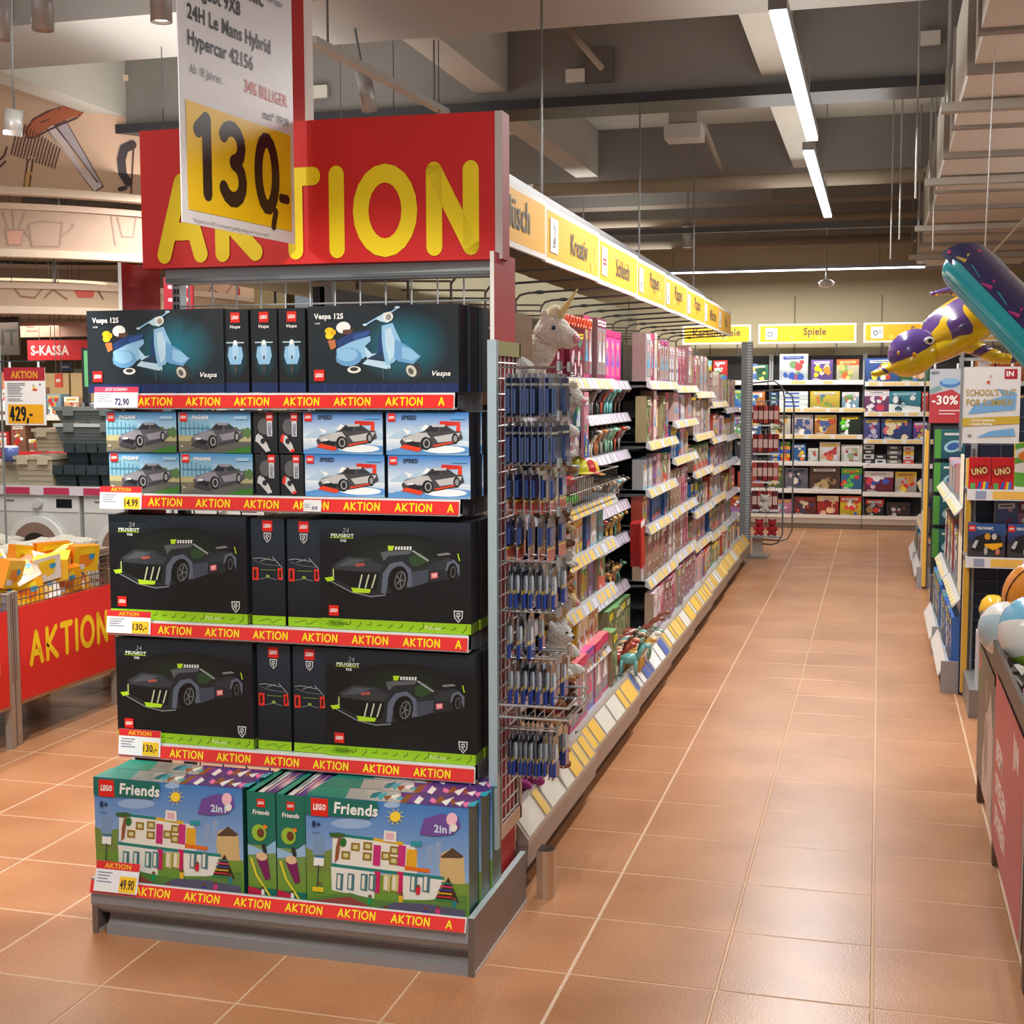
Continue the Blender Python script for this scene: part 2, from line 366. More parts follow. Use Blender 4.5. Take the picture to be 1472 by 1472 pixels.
for u, v in ((828, 110), (1336, 56), (460, 133), (1320, 60)):
    if u == 1320: continue
    p = at(u, v, y=8.3 if u > 500 else 8.3)
    b = M(); b.box(-.06, .06, -.03, 0, -.04, .04, (205, 200, 192)); b.build('junction_label', CARD, ceil, loc=(p.x, 8.3, p.z))
b = M(); b.box(-.09, .09, -.02, 0, -.1, .1, (92, 84, 78)); b.build('wall_plate', MATTE, ceil, loc=(at(862, 95, y=8.3).x, 8.3, at(862, 95, y=8.3).z))
p = at(984, 192, y=9.8); b = M(); b.box(-.1, .1, -.1, .1, 0, 3.86-p.z, (150, 146, 138)); b.box(-.13, .13, -.12, .12, -.05, .05, (186, 182, 174)); b.build('junction_box', MATTE, ceil, loc=(p.x, 9.8, p.z))
# light track and dark steel carrier over the sign row and to the left
def bar(name, label, cat, p0, p1, w_, h_, col, hang=(), group=None, mat=METAL):
    t = thing(name, label, cat, p0, 0, group); d = Vector(p1)-Vector(p0); L = d.length; a = math.atan2(d.y, d.x)
    t.rotation_euler = (0, 0, a)
    b = M(); b.box(0, L, -w_/2, w_/2, 0, h_, col); b.build('rail', mat, t)
    for k in hang:
        b = M(); b.tube([(L*k, 0, h_), (L*k, 0, 3.86-p0[2])], .006, (120, 118, 115), 5); b.build('hanger_rod', METAL, t)
    return t
bar('light_track', 'dark grey light track running above the yellow aisle signs', 'light track', (-1.42, 4.9, 2.375), (-1.50, 11.8, 2.375), .05, .05, (78, 76, 76), (.12, .5, .9))
bar('light_track', 'pale grey light track crossing behind the red pole over the display', 'light track', at(448, 62, z=3.1), at(640, 165, z=3.1), .05, .03, (214, 214, 210), (.1, .9))
bar('light_track', 'black light track crossing high above the far end of the aisle', 'light track', (-4, 12.4, 3.02), (.35, 12.4, 3.02), .05, .05, (90, 88, 86), (.3, .7))
def tube_light(label, x, y0, y1, z, group=None, axis='y'):
    t = thing('tube_light', label, 'light', (x, y0, z), 0, group); L = y1-y0
    b = M(); b.box(-.035, .035, 0, L, .012, .06, (150, 150, 150)); b.build('housing', METAL, t)
    b = M(); b.box(-.03, .03, .01, L-.01, 0, .012, (255, 255, 255)); b.build('light_diffuser', LED, t)
    for k in (.15, .85):
        b = M(); b.tube([(0, L*k, .06), (0, L*k, 3.855-z)], .004, (120, 118, 115), 5); b.build('suspension_wire', METAL, t)
    if axis == 'x': t.rotation_euler = (0, 0, -PI/2)
    return t
tube_light('bright white tube light over the aisle, nearer of the two in line', -.40, 5.25, 7.95, 3.0)
tube_light('bright white tube light over the aisle, farther of the two in line', -.44, 8.3, 11.45, 3.0)
t = tube_light('long bright tube light running across in front of the back wall', 0, 0, 3.2, 2.89, axis='x'); t.location = (-2.75, 15.2, 2.90)
# dome camera / emergency lamp at the back
p = at(1188, 405, y=14.9); t = thing('ceiling_lamp', 'small round white ceiling lamp in front of the tube light at the back', 'lamp', p)
b = M(); b.lathe([(.0, .02), (.05, .02), (.09, -.01), (.07, -.05), (.0, -.06)], 0, 0, (225, 225, 220), 14); b.build('lamp_shade', GLOSS, t, True)
b = M(); b.tube([(0, 0, .02), (0, 0, .9)], .012, (170, 170, 165), 6); b.build('stem', METAL, t)
def cyl_lamp(u, v, z, r, L, label, tilt=(0, 0), glow=True, top=3.1, col=(186, 186, 188)):
    p = at(u, v, z=z); t = thing('spotlight', label, 'lamp', p); t.rotation_euler = (tilt[0], tilt[1], 0)
    b = M(); b.lathe([(0, L), (r, L), (r, 0), (r*.86, 0), (r*.8, .03), (0, .03)], 0, 0, col, 20); b.build('lamp_housing', METAL, t, True)
    b = M(); b.lathe([(r*.78, .012), (0, .01)], 0, 0, (255, 255, 255), 16); b.build('lamp_lens', LAMP if glow else STEEL, t)
    b = M(); b.tube([(0, 0, L), (0, 0, 3.86-p.z)], .007, (110, 110, 110), 6); b.build('stem', METAL, t)
    return t
cyl_lamp(62, 44, 2.95, .042, .22, 'grey cylinder spotlight under the ceiling near the top left corner', glow=False)
cyl_lamp(232, 32, 2.95, .040, .22, 'grey cylinder spotlight hanging just left of the big price poster')
cyl_lamp(4, 58, 2.95, .03, .25, 'slim grey cylinder spotlight cut by the left picture edge', glow=False)
cyl_lamp(532, 160, 3.0, .04, .2, 'grey tilted spotlight just above the red display header', (.1, -.15), False)
cyl_lamp(988, 356, 2.95, .05, .2, 'small grey spotlight hanging above the far yellow aisle signs')
p = at(18, 195, y=6.0); t = thing('spotlight', 'white cylinder spotlight in front of the printed canopy at far left', 'lamp', p); t.rotation_euler = (.1, .18, 0)
b = M(); b.lathe([(0, .13), (.045, .13), (.045, 0), (.037, 0), (0, .02)], 0, 0, (226, 230, 232), 20); b.build('lamp_housing', METAL, t, True)
b = M(); b.tube([(0, 0, .13), (-.02, 0, .3), (-.1, 0, 1.3)], .006, (150, 150, 150), 6); b.build('stem', METAL, t)
# ------------------------------------------------------------------ air duct on the right
DZ, DX0, DX1 = 2.92, .335, 1.45
duct = thing('air_duct', 'long galvanised rectangular air duct hanging over the right side of the aisle', 'air duct', (DX0, 3.0, DZ))
ys = [0, 1.1, 2.4, 3.05, 4.3, 5.2, 6.6, 7.5, 9.2, 10.1, 11.4, 12.5]
for i in range(11):
    y0, y1 = ys[i]+.02, ys[i+1]-.02; d = .0 if i % 2 else .018
    b = M(); b.box(d, DX1-DX0-d, y0, y1, d, .48, (200, 194, 184), side=(214, 214, 206)); b.build('duct_section', MATTE, duct)
    b = M(); b.box(-.012, DX1-DX0+.012, ys[i+1]-.03, ys[i+1]+.03, -.014, .49, (150, 142, 134)); b.build('flange', METAL, duct)
for y in (1.7, 3.6, 5.9, 8.4, 10.8):
    b = M(); b.box(-.09, DX1-DX0+.09, y, y+.07, -.055, -.014, (176, 170, 160)); b.build('bracket', METAL, duct)
    for x in (-.06, DX1-DX0+.06):
        b = M(); b.tube([(x, y+.035, -.05), (x, y+.035, 3.86-DZ)], .008, (150, 150, 148), 5); b.build('hanger_rod', METAL, duct)
b = M(); b.box(1.3, 1.5, 8.9, 12.9, 0, .3, (150, 135, 118)); b.build('duct_branch', MATTE, duct)
for k, (u, y) in enumerate(((1318, 7.6), (1296, 9.6), (1345, 10.4), (1284, 11.0))):
    x = at(u, 200, y=y).x
    b = M(); b.tube([(0, 0, 0), (0, 0, 1.25)], .006, (150, 148, 142), 5)
    o = b.build('hanging_rod', METAL, loc=(x, y, 3.86-1.25)); tag(o, 'thin steel rod hanging from the ceiling beside the air duct', 'rod', 'rods beside the air duct')
# ================================================================== CARTON PRINTS
RED, WHT, YEL, BLK = (226, 32, 28), (240, 240, 238), (250, 224, 8), (14, 16, 20)
def logo(a, x, y, s):
    a.up().poly([(x, y), (x+s, y), (x+s, y+s*1.15), (x, y+s*1.15)], (222, 34, 26)); a.up().text('LEGO', x+s*.08, y+s*.34, s*.42, WHT, .03, .15, .62 if a.F is None else .62)
def flogo(a, cx, cy, s):   # in face coordinates
    F, a.F = a.F, None; a.up().rect(cx-s/2, cy-s/2, cx+s/2, cy+s*.5, (222, 34, 26)); a.up().text('LEGO', cx, cy-s*.17, s*.36, WHT, .05, .15, .62, center=True); a.F = F
def art_scooter(w, h):
    def F(x, y): return ((x-90-(y-100)*.05)/785*w-w/2, (597-y)/500*h)
    a = Art(w, h, None); a.rect(-w/2, 0, w/2, h, (27, 36, 44)); a.F = F
    a.up().glow(600, 330, 250, 215, (22, 118, 140), (27, 36, 44), 24)
    a.F = None; a.up().rect(-w/2, 0, w/2, h*.105, (24, 42, 92)); r = random.Random(3)
    for k in range(9): a.up().stroke([(-w/2+w*(.1+.1*k), h*.01), (-w/2+w*(.12+.1*k), h*.095)], w*.004, (52, 76, 134), False)
    a.F = F; a.up()
    LB, LB2, LB3, NV = (142, 192, 230), (104, 160, 208), (186, 218, 240), (34, 62, 118)
    a.ell(352, 465, 36, 20, (236, 232, 222)); a.up().ell(352, 462, 22, 12, (60, 60, 62))
    a.up().ell(664, 470, 40, 50, (54, 54, 54), rot=-.5).up().ell(652, 474, 25, 36, (206, 202, 190), rot=-.5).up().ell(650, 476, 13, 20, (90, 90, 88), rot=-.5)
    a.up().poly([(250, 300), (262, 338), (340, 345), (420, 290), (430, 240), (330, 250)], NV).poly([(340, 270), (430, 240), (420, 262), (350, 305)], (50, 84, 150))
    a.up().poly([(205, 295), (245, 290), (252, 335), (225, 350)], (190, 118, 72)).ell(212, 240, 24, 20, (240, 196, 30)).ell(214, 268, 22, 20, (250, 214, 40)).ell(232, 250, 16, 18, (226, 176, 20))
    a.up().ell(286, 222, 38, 34, WHT).poly([(285, 235), (345, 232), (325, 262), (282, 262)], (96, 62, 52))
    a.up().poly([(255, 345), (330, 305), (430, 272), (434, 300), (405, 330), (440, 372), (400, 400), (300, 440), (258, 420)], LB)
    a.up().ell(322, 392, 70, 54, LB2).up().ell(314, 380, 55, 38, LB)
    a.up().poly([(400, 335), (440, 375), (470, 372), (420, 402)], LB3)
    a.up().poly([(395, 432), (420, 405), (540, 425), (545, 460), (520, 462)], LB3).up().poly([(430, 400), (470, 372), (545, 395), (520, 420)], (40, 60, 90))
    a.up().poly([(470, 300), (492, 235), (500, 380), (478, 370)], NV)
    a.up().poly([(488, 215), (545, 200), (566, 250), (590, 300), (604, 360), (560, 425), (520, 445), (505, 380), (492, 300)], LB)
    a.up().poly([(505, 240), (535, 225), (560, 300), (565, 380), (535, 420), (515, 340)], LB3)
    a.up().poly([(560, 290), (640, 340), (700, 392), (662, 436), (585, 420), (560, 400)], LB2).up().poly([(600, 335), (650, 350), (690, 392), (655, 420), (600, 400)], LB)
    a.up().stroke([(400, 210), (470, 165), (540, 135), (572, 110)], .018*h, LB).up().ell(400, 208, 12, 7, LB3).ell(565, 112, 14, 7, LB3)
    a.up().poly([(455, 175), (500, 140), (540, 160), (520, 200), (480, 190)], LB3).up().ell(520, 165, 26, 28, (232, 232, 226)).up().ell(522, 167, 15, 18, (150, 150, 148))
    a.up().stroke([(505, 460), (512, 520)], .01*h, (90, 96, 100)).stroke([(535, 455), (548, 490)], .01*h, (90, 96, 100))
    a.F = None; a.up().text('Vespa 125', -w*.455, h*.83, h*.085, WHT, .035, 0, .95); a.text('10298', -w*.45, h*.79, h*.02, WHT)
    a.text('Vespa', w*.33, h*.17, h*.075, WHT, .02, .3, 1.2)
    flogo(a, -w*.425, h*.2, h*.13); return a
def art_scooter_end(w, h):
    a = Art(w, h); a.rect(-w/2, 0, w/2, h, (22, 26, 32)); a.up().glow(0, h*.42, w*.45, h*.25, (20, 88, 104), (22, 26, 32)); a.up().rect(-w/2, 0, w/2, h*.12, (24, 42, 92))
    flogo(a, 0, h*.9, w*.36); a.up().text('Vespa', 0, h*.76, h*.05, WHT, .02, .3, 1.1, center=True)
    LB = (142, 192, 230); a.up().ell(0, h*.3, w*.08, h*.08, (60, 62, 64)).up().poly([(-w*.25, h*.55), (w*.25, h*.55), (w*.3, h*.44), (w*.2, h*.34), (-w*.2, h*.34), (-w*.3, h*.44)], LB).ell(0, h*.5, w*.13, h*.12, (170, 208, 238))
    a.up().stroke([(-w*.33, h*.6), (w*.33, h*.6)], h*.014, (190, 215, 232)).ell(0, h*.6, w*.08, h*.03, WHT).up().ell(0, h*.42, w*.03, h*.025, (30, 50, 90)); return a
def art_hyper(w, h):
    def F(x, y): return ((x-130-(y-140)*.055)/830*w-w/2, (1-(y-140-(x-130)*.035)/692)*h)
    a = Art(w, h); K = (14, 16, 20); a.rect(-w/2, 0, w/2, h*.78, K); a.grad(-w/2, h*.78, w/2, h, K, (30, 42, 54)); a.F = F
    a.up().glow(560, 360, 300, 130, (30, 44, 28), K, 20); a.F = None
    a.up().rect(-w/2, 0, w/2, h*.095, (150, 200, 30)); r = random.Random(5)
    for k in range(14):
        x = -w/2+w*(.03+.07*k); a.stroke([(x, h*r.uniform(.01, .05)), (x+w*.03, h*.05), (x+w*.03, h*r.uniform(.06, .09))], h*.008, (70, 110, 14), False)
    a.up().rect(-w*.45, h*.02, -w*.35, h*.08, (120, 170, 20)); a.up().text('TECHNIC', -w*.44, h*.035, h*.03, (40, 60, 10), .02); a.text('Pull-out', w*.2, h*.03, h*.035, (225, 240, 190), 0)
    a.F = F; D, D2, GB, GB2, LM = (52, 56, 62), (36, 39, 44), (92, 100, 118), (66, 72, 86), (178, 218, 40)
    a.up().poly([(200, 515), (215, 430), (300, 372), (425, 382), (500, 405), (520, 345), (660, 335), (760, 390), (860, 380), (920, 440), (915, 510), (740, 540), (640, 575), (520, 615), (440, 632), (330, 595)], D2)
    a.up().poly([(225, 425), (300, 376), (425, 386), (445, 410), (500, 430), (480, 470), (380, 470), (235, 455)], D).poly([(500, 405), (480, 350), (530, 340), (660, 335), (640, 360), (525, 372)], (88, 92, 98))
    a.up().poly([(240, 440), (310, 390), (400, 395), (340, 432)], (78, 82, 90)).poly([(340, 425), (390, 415), (400, 432), (350, 440)], (170, 80, 70))
    a.up().poly([(230, 460), (370, 475), (480, 480), (470, 590), (330, 570), (235, 520)], (14, 15, 18))
    a.up().poly([(495, 605), (500, 480), (538, 420), (600, 405), (655, 455), (675, 560), (640, 572), (622, 480), (580, 440), (540, 470), (522, 612)], GB)
    a.up().ell(585, 520, 56, 86, (8, 8, 10), rot=.1).up().ell(598, 525, 32, 60, (92, 96, 98), rot=.1).up().ell(596, 525, 24, 50, (22, 24, 26), rot=.1)
    for t in range(5): a.up().stroke([(597, 525), (597+22*math.cos(t*1.26), 525+46*math.sin(t*1.26))], h*.008, (120, 124, 126), False)
    a.up().poly([(655, 472), (752, 455), (752, 535), (668, 568)], GB2).poly([(640, 380), (700, 350), (750, 400), (690, 440), (650, 430)], (44, 70, 40))
    a.up().stroke([(660, 340), (745, 400)], h*.016, (150, 155, 158)).poly([(750, 430), (850, 385), (900, 395), (860, 450), (760, 470)], (46, 50, 56))
    a.poly([(790, 360), (850, 350), (870, 362), (800, 372)], (120, 124, 128))
    a.up().poly([(840, 470), (850, 410), (885, 395), (918, 430), (920, 500), (905, 470), (880, 430), (855, 460)], GB).up().ell(880, 468, 26, 54, (8, 8, 10)).up().ell(884, 470, 15, 38, (84, 88, 90)).up().ell(884, 470, 11, 30, (24, 26, 28))
    a.up().stroke([(905, 360), (915, 400)], h*.01, LM).poly([(520, 308), (655, 308), (660, 335), (525, 340)], (30, 32, 34)).up().poly([(520, 308), (556, 308), (548, 338), (524, 338)], LM)
    for k in range(6): a.up().poly([(562+k*16, 312), (572+k*16, 312), (570+k*16, 334), (560+k*16, 334)], (222, 226, 226))
    for k in range(3): a.up().stroke([(385+k*38, 492), (372+k*36, 572)], h*.014, (190, 200, 170))
    a.up().stroke([(190, 520), (330, 600), (440, 628), (520, 618)], h*.012, (120, 126, 130)).up().poly([(328, 572), (440, 582), (432, 606), (340, 604)], LM).poly([(175, 510), (222, 503), (232, 526), (192, 535)], LM)
    a.stroke([(222, 455), (225, 510)], h*.01, (190, 215, 120)).poly([(765, 478), (802, 472), (804, 508), (768, 514)], (222, 110, 120)).up().poly([(772, 484), (796, 480), (797, 500), (775, 504)], (236, 180, 184))
    # title, badge
    a.F = None; a.up().text('24', -w*.345, h*.885, h*.045, (140, 146, 150), .0, .2); a.text('PEUGEOT', -w*.345, h*.845, h*.03, (225, 235, 215), .03, 0, 1.25, center=True); a.rect(-w*.43, h*.835, -w*.27, h*.84, LM); a.text('9X8', -w*.34, h*.8, h*.025, (220, 225, 225), .02, 0, 1, center=True)
    shield(a, w*.42, h*.16, h*.055); flogo(a, -w*.41, h*.17, h*.095); return a
def shield(a, cx, cy, r):
    a.up().poly([(cx-r*.8, cy+r), (cx+r*.8, cy+r), (cx+r*.7, cy-r*.2), (cx, cy-r), (cx-r*.7, cy-r*.2)], (215, 218, 220)).up().poly([(cx-r*.62, cy+r*.82), (cx+r*.62, cy+r*.82), (cx+r*.55, cy-r*.15), (cx, cy-r*.78), (cx-r*.55, cy-r*.15)], (15, 18, 22))
    a.up().stroke([(cx-r*.3, cy+r*.5), (cx+r*.2, cy+r*.6), (cx+r*.25, cy+r*.1), (cx-r*.2, cy), (cx+r*.1, cy-r*.4)], r*.16, (215, 218, 220)).stroke([(cx-r*.4, cy+r*.1), (cx-.1*r, cy+r*.3)], r*.12, (215, 218, 220))
def art_hyper_end(w, h):
    a = Art(w, h); a.grad(-w/2, 0, w/2, h, (12, 14, 18), (36, 48, 62)); a.up().rect(-w/2, 0, w/2, h*.085, (150, 200, 30)); a.up().stroke([(-w*.3, h*.03), (0, h*.06), (w*.1, h*.02), (w*.35, h*.06)], h*.006, (80, 120, 20))
    flogo(a, 0, h*.93, w*.3); shield(a, 0, h*.82, w*.14); G = (150, 156, 160); R = (224, 52, 36)
    a.up().stroke([(-w*.44, h*.62), (-w*.25, h*.63), (w*.2, h*.61)], h*.007, G).stroke([(w*.15, h*.64), (w*.42, h*.55), (w*.44, h*.44)], h*.008, G).stroke([(-w*.4, h*.6), (-w*.1, h*.57), (w*.38, h*.56)], h*.006, (110, 116, 120))
    a.stroke([(-w*.2, h*.6), (w*.05, h*.63)], h*.006, G); a.up().rect(-w*.46, h*.42, -w*.28, h*.54, R).rect(w*.3, h*.43, w*.44, h*.54, R).up().rect(-w*.42, h*.44, -w*.34, h*.52, (60, 14, 10)).rect(w*.34, h*.45, w*.4, h*.52, (60, 14, 10))
    a.up().stroke([(-w*.2, h*.52), (w*.25, h*.52)], h*.006, (120, 150, 60)).stroke([(-w*.25, h*.43), (0, h*.45), (w*.25, h*.43)], h*.006, (130, 136, 140)).ell(0, h*.46, w*.06, h*.014, (130, 170, 60)); return a
def car_side(a, body, body2, accent):
    """racing coupe seen from the front quarter, in unit coordinates set by a.F"""
    a.up().poly([(.02, .30), (.08, .45), (.30, .56), (.40, .62), (.50, .80), (.72, .82), (.88, .62), (.97, .62), (1, .40), (.86, .24), (.55, .12), (.30, .05), (.06, .12)], body2)
    a.up().poly([(.05, .40), (.30, .56), (.44, .58), (.50, .42), (.36, .30), (.10, .28)], body).poly([(.55, .45), (.85, .55), (.97, .58), (.90, .35), (.62, .28)], body)
    a.up().poly([(.42, .62), (.52, .79), (.64, .79), (.60, .60)], (38, 42, 50)).poly([(.66, .79), (.74, .79), (.85, .63), (.66, .62)], (52, 56, 62)).poly([(.50, .82), (.54, .74), (.72, .75), (.73, .82)], body)
    a.up().ell(.43, .25, .085, .20, (20, 20, 22)).up().ell(.44, .25, .055, .14, (160, 162, 164)).up().ell(.44, .25, .035, .1, (40, 40, 42)).ell(.88, .40, .05, .16, (20, 20, 22)).up().ell(.885, .40, .03, .1, (150, 152, 154))
    a.up().poly([(.08, .22), (.30, .14), (.34, .25), (.20, .34)], (28, 30, 34)).poly([(.02, .12), (.30, .0), (.36, .05), (.34, .12), (.1, .22)], accent).up().ell(.17, .33, .05, .03, (230, 234, 236)).poly([(.55, .15), (.86, .28), (.85, .32), (.54, .2)], accent)
def art_coupe(w, h):
    a = Art(w, h); a.rect(-w/2, 0, w/2, h*.42, (118, 112, 92)); a.up().poly([(-w/2, 0), (w/2, 0), (w/2, h*.32), (0, h*.3)], (92, 94, 88)); a.grad(-w/2, h*.40, w/2, h, (196, 220, 230), (58, 138, 196))
    a.up().poly([(-w/2, h*.38), (-w/2, h*.9), (-w*.1, h*.85), (w*.0, h*.5), (w*.02, h*.38)], (128, 178, 200)); a.rect(-w/2, h*.28, w/2, h*.42, (178, 172, 128))
    for k in range(7): a.up().stroke([(-w*.46+k*w*.06, h*.42), (-w*.46+k*w*.06, h*(.85-k*.03))], w*.012, (70, 120, 150), False)
    a.up().rect(-w*.48, h*.58, w*-.06, h*.62, (80, 132, 160))
    for x, s in ((.2, .11), (.3, .14), (.4, .10), (.46, .13)): a.up().ell(w*x, h*.5, w*.045, h*s, (84, 120, 70))
    a.F = lambda x, y: (-w*.34+x*w*.74, h*.08+y*h*.80); car_side(a, (142, 140, 150), (84, 82, 92), (60, 58, 66)); a.F = None
    a.up().poly([(w*.12, 0), (w/2, 0), (w/2, h*.18), (w*.3, h*.1)], (58, 118, 44)).text('PAGANI', -w*.3, h*.82, h*.09, WHT, .03, .1, 1.0); flogo(a, -w*.42, h*.87, h*.2); a.up().rect(w*.28, h*.82, w*.46, h*.9, (150, 190, 215)).text('7+', -w*.47, h*.12, h*.06, WHT, .02); return a
def art_rally(w, h):
    a = Art(w, h); a.grad(-w/2, 0, w/2, h*.4, (120, 170, 214), (236, 242, 246)); a.grad(-w/2, h*.4, w/2, h, (216, 232, 242), (36, 120, 200))
    a.up().poly([(-w/2, h*.38), (-w*.3, h*.62), (-w*.2, h*.55), (-w*.02, h*.72), (w*.15, h*.5), (w*.3, h*.66), (w/2, h*.5), (w/2, h*.34)], (176, 204, 226)).up().poly([(-w*.3, h*.62), (-w*.2, h*.55), (-w*.24, h*.48)], WHT).poly([(-w*.02, h*.72), (w*.08, h*.6), (-w*.08, h*.58)], WHT)
    a.up().poly([(-w/2, h*.1), (0, h*.3), (w/2, h*.2), (w/2, h*.06), (-w*.1, 0), (-w/2, 0)], (92, 148, 206)).ell(w*.2, h*.14, w*.26, h*.09, (236, 242, 246))
    a.up().poly([(w*.14, h*.68), (w*.38, h*.7), (w*.40, h*.78), (w*.16, h*.8)], (206, 44, 30)).poly([(w*.34, h*.48), (w*.4, h*.5), (w*.4, h*.78), (w*.36, h*.76)], (224, 60, 36))
    a.F = lambda x, y: (-w*.35+x*w*.78, h*.08+y*h*.78); car_side(a, (190, 190, 192), (70, 68, 72), (232, 66, 34)); a.F = None
    a.up().text('SPEED', -w*.31, h*.83, h*.1, (28, 34, 48), .03, .1, 1.0); flogo(a, -w*.43, h*.88, h*.19); a.up().rect(w*.28, h*.84, w*.46, h*.9, (90, 160, 220)); a.up().text('7+', -w*.47, h*.1, h*.06, WHT, .02); return a
def art_racer_end(w, h, acc):
    a = Art(w, h); a.grad(-w/2, 0, w/2, h, (26, 28, 32), (40, 42, 46)); a.up().ell(-w*.05, h*.66, w*.28, h*.2, (92, 94, 96)); flogo(a, w*.18, h*.9, w*.3)
    a.up().poly([(w*.08, h*.42), (w*.3, h*.42), (w*.3, h*.8), (w*.08, h*.8)], (200, 204, 206)).up().text('SPEED', w*.26, h*.44, w*.13, (30, 40, 110), .02, rot=PI/2)
    a.up().poly([(-w*.35, h*.46), (-w*.15, h*.44), (w*.1, h*.22), (w*.18, h*.08), (w*.02, h*.04), (-w*.3, h*.26)], (200, 200, 200)).up().poly([(-w*.38, h*.44), (-w*.24, h*.5), (-w*.3, h*.26), (-w*.42, h*.3)], acc).ell(-w*.1, h*.3, w*.1, h*.07, (40, 42, 46)).poly([(w*.0, h*.03), (w*.2, h*.06), (w*.2, h*.12), (w*.04, h*.1)], acc); return a
def art_school(w, h):
    def F(x, y): return ((x-155-.06*(y-275))/785*w-w/2, (1-(y-280-.085*(x-155))/590)*h)
    a = Art(w, h); a.grad(-w/2, 0, w/2, h, (170, 196, 226), (66, 126, 196)); a.up().grad(-w/2, 0, w/2, h*.34, (96, 150, 52), (120, 150, 60)); a.F = F
    a.up().poly([(170, 560), (230, 590), (300, 570), (300, 700), (180, 700)], (116, 140, 66)).poly([(205, 600), (205, 510), (240, 490), (265, 520), (265, 600)], (122, 152, 192)).ell(390, 430, 100, 28, (150, 182, 222)).ell(580, 330, 40, 16, (160, 190, 226))
    a.up().poly([(820, 640), (830, 580), (880, 555), (935, 600), (950, 740), (840, 740)], (206, 178, 122)).poly([(825, 600), (880, 552), (935, 596), (925, 606), (835, 606)], (86, 66, 52))
    for x, hh in ((690, 560), (760, 540), (800, 520)): a.poly([(x, 640), (x, hh), (x+26, hh), (x+26, 640)], (142, 164, 200))
    W = (232, 230, 222); a.up().poly([(300, 490), (500, 515), (700, 545), (715, 600), (720, 690), (500, 670), (340, 650), (305, 640)], W).poly([(300, 660), (520, 690), (520, 830), (310, 790)], W).poly([(650, 690), (850, 712), (810, 830), (660, 830)], W)
    a.up().poly([(280, 478), (500, 505), (500, 520), (285, 495)], (22, 128, 118)).poly([(500, 505), (645, 525), (645, 545), (500, 520)], (220, 176, 30)).poly([(300, 645), (680, 688), (850, 705), (850, 722), (680, 705), (300, 662)], (22, 128, 118))
    for x, y in ((415, 555), (475, 550), (370, 600), (475, 605), (565, 600), (605, 570), (605, 625)): a.up().poly([(x-22, y-24), (x+22, y-20), (x+22, y+24), (x-22, y+20)], (150, 118, 40)).up().poly([(x-12, y-12), (x+12, y-10), (x+12, y+12), (x-12, y+10)], (206, 206, 150))
    for x in (522, 642): a.up().poly([(x-18, 540), (x+18, 545), (x+18, 655), (x-18, 650)], (196, 48, 122))
    for x in (530, 640): a.up().poly([(x-14, 680), (x+14, 685), (x+14, 800), (x-14, 795)], (200, 30, 96))
    a.up().poly([(665, 560), (715, 565), (715, 660), (665, 655)], (226, 170, 40)).poly([(660, 650), (780, 665), (780, 685), (660, 672)], (226, 110, 30))
    for x in (330, 385, 450, 490, 560, 600, 690, 750): a.up().poly([(x, 695), (x+34, 700), (x+34, 790), (x, 782)], (70, 120, 130) if x % 4 else (206, 190, 120)).up().poly([(x+6, 705), (x+20, 707), (x+20, 780), (x+6, 776)], (228, 226, 214))
    a.up().poly([(320, 560), (335, 480), (345, 500), (335, 620), (318, 640)], (140, 84, 56)).ell(325, 492, 40, 14, (60, 96, 48)).ell(355, 530, 16, 24, (34, 110, 52)).poly([(550, 520), (552, 462), (610, 470), (612, 528)], W).up().poly([(560, 475), (600, 480), (600, 515), (562, 510)], (226, 180, 190)).poly([(682, 520), (735, 520), (735, 546), (682, 546)], (40, 150, 160))
    a.up().poly([(180, 840), (400, 800), (500, 830), (640, 850), (960, 800), (965, 960), (195, 900)], (92, 130, 60)).poly([(195, 850), (400, 820), (500, 870), (420, 900), (200, 880)], (150, 70, 62)).poly([(540, 880), (620, 845), (790, 850), (960, 880), (965, 940), (560, 930)], (92, 86, 112))
    a.up().poly([(810, 830), (870, 705), (930, 840)], (60, 44, 30)); cols = ((30, 150, 90), (206, 40, 60), (230, 180, 40), (60, 60, 160), (220, 60, 130), (30, 130, 130))
    for k in range(6): a.up().stroke([(815+k*5, 825-k*18), (890, 830-k*18)], h*.012, cols[k])
    for k, (x, y) in enumerate(((500, 830), (580, 885), (650, 815), (770, 890), (830, 880), (905, 835), (250, 770), (730, 770))):
        a.up().ell(x, y-14, 9, 9, (120, 72, 40)).poly([(x-12, y-6), (x+12, y-6), (x+9, y+30), (x-9, y+30)], cols[k % 6])
    a.up().poly([(215, 610), (265, 614), (265, 660), (215, 656)], WHT).stroke([(240, 655), (238, 780)], h*.01, (50, 52, 60)).poly([(215, 770), (270, 775), (270, 800), (215, 795)], (232, 196, 30)).poly([(218, 603), (265, 606), (265, 616), (218, 613)], (40, 110, 180))
    a.up().ell(602, 390, 26, 28, (250, 214, 60))
    for k in range(10): a.stroke([(602+30*math.cos(k*.628), 390+32*math.sin(k*.628)), (602+40*math.cos(k*.628), 390+42*math.sin(k*.628))], h*.008, (250, 214, 60), False)
    a.up().poly([(722, 480), (740, 400), (820, 372), (900, 390), (912, 440), (880, 480), (790, 490)], (112, 76, 156)).up().ell(870, 400, 26, 34, (240, 190, 205)).ell(880, 445, 18, 22, (236, 232, 226)).text('2in1', 790, 470, h*.07, (206, 224, 240), .03)
    a.F = None; a.up().poly([(-w/2, h), (-w*.05, h), (-w*.04, h*.93), (-w*.1, h*.84), (-w/2, h*.83)], (22, 108, 96)); flogo(a, -w*.41, h*.905, h*.16)
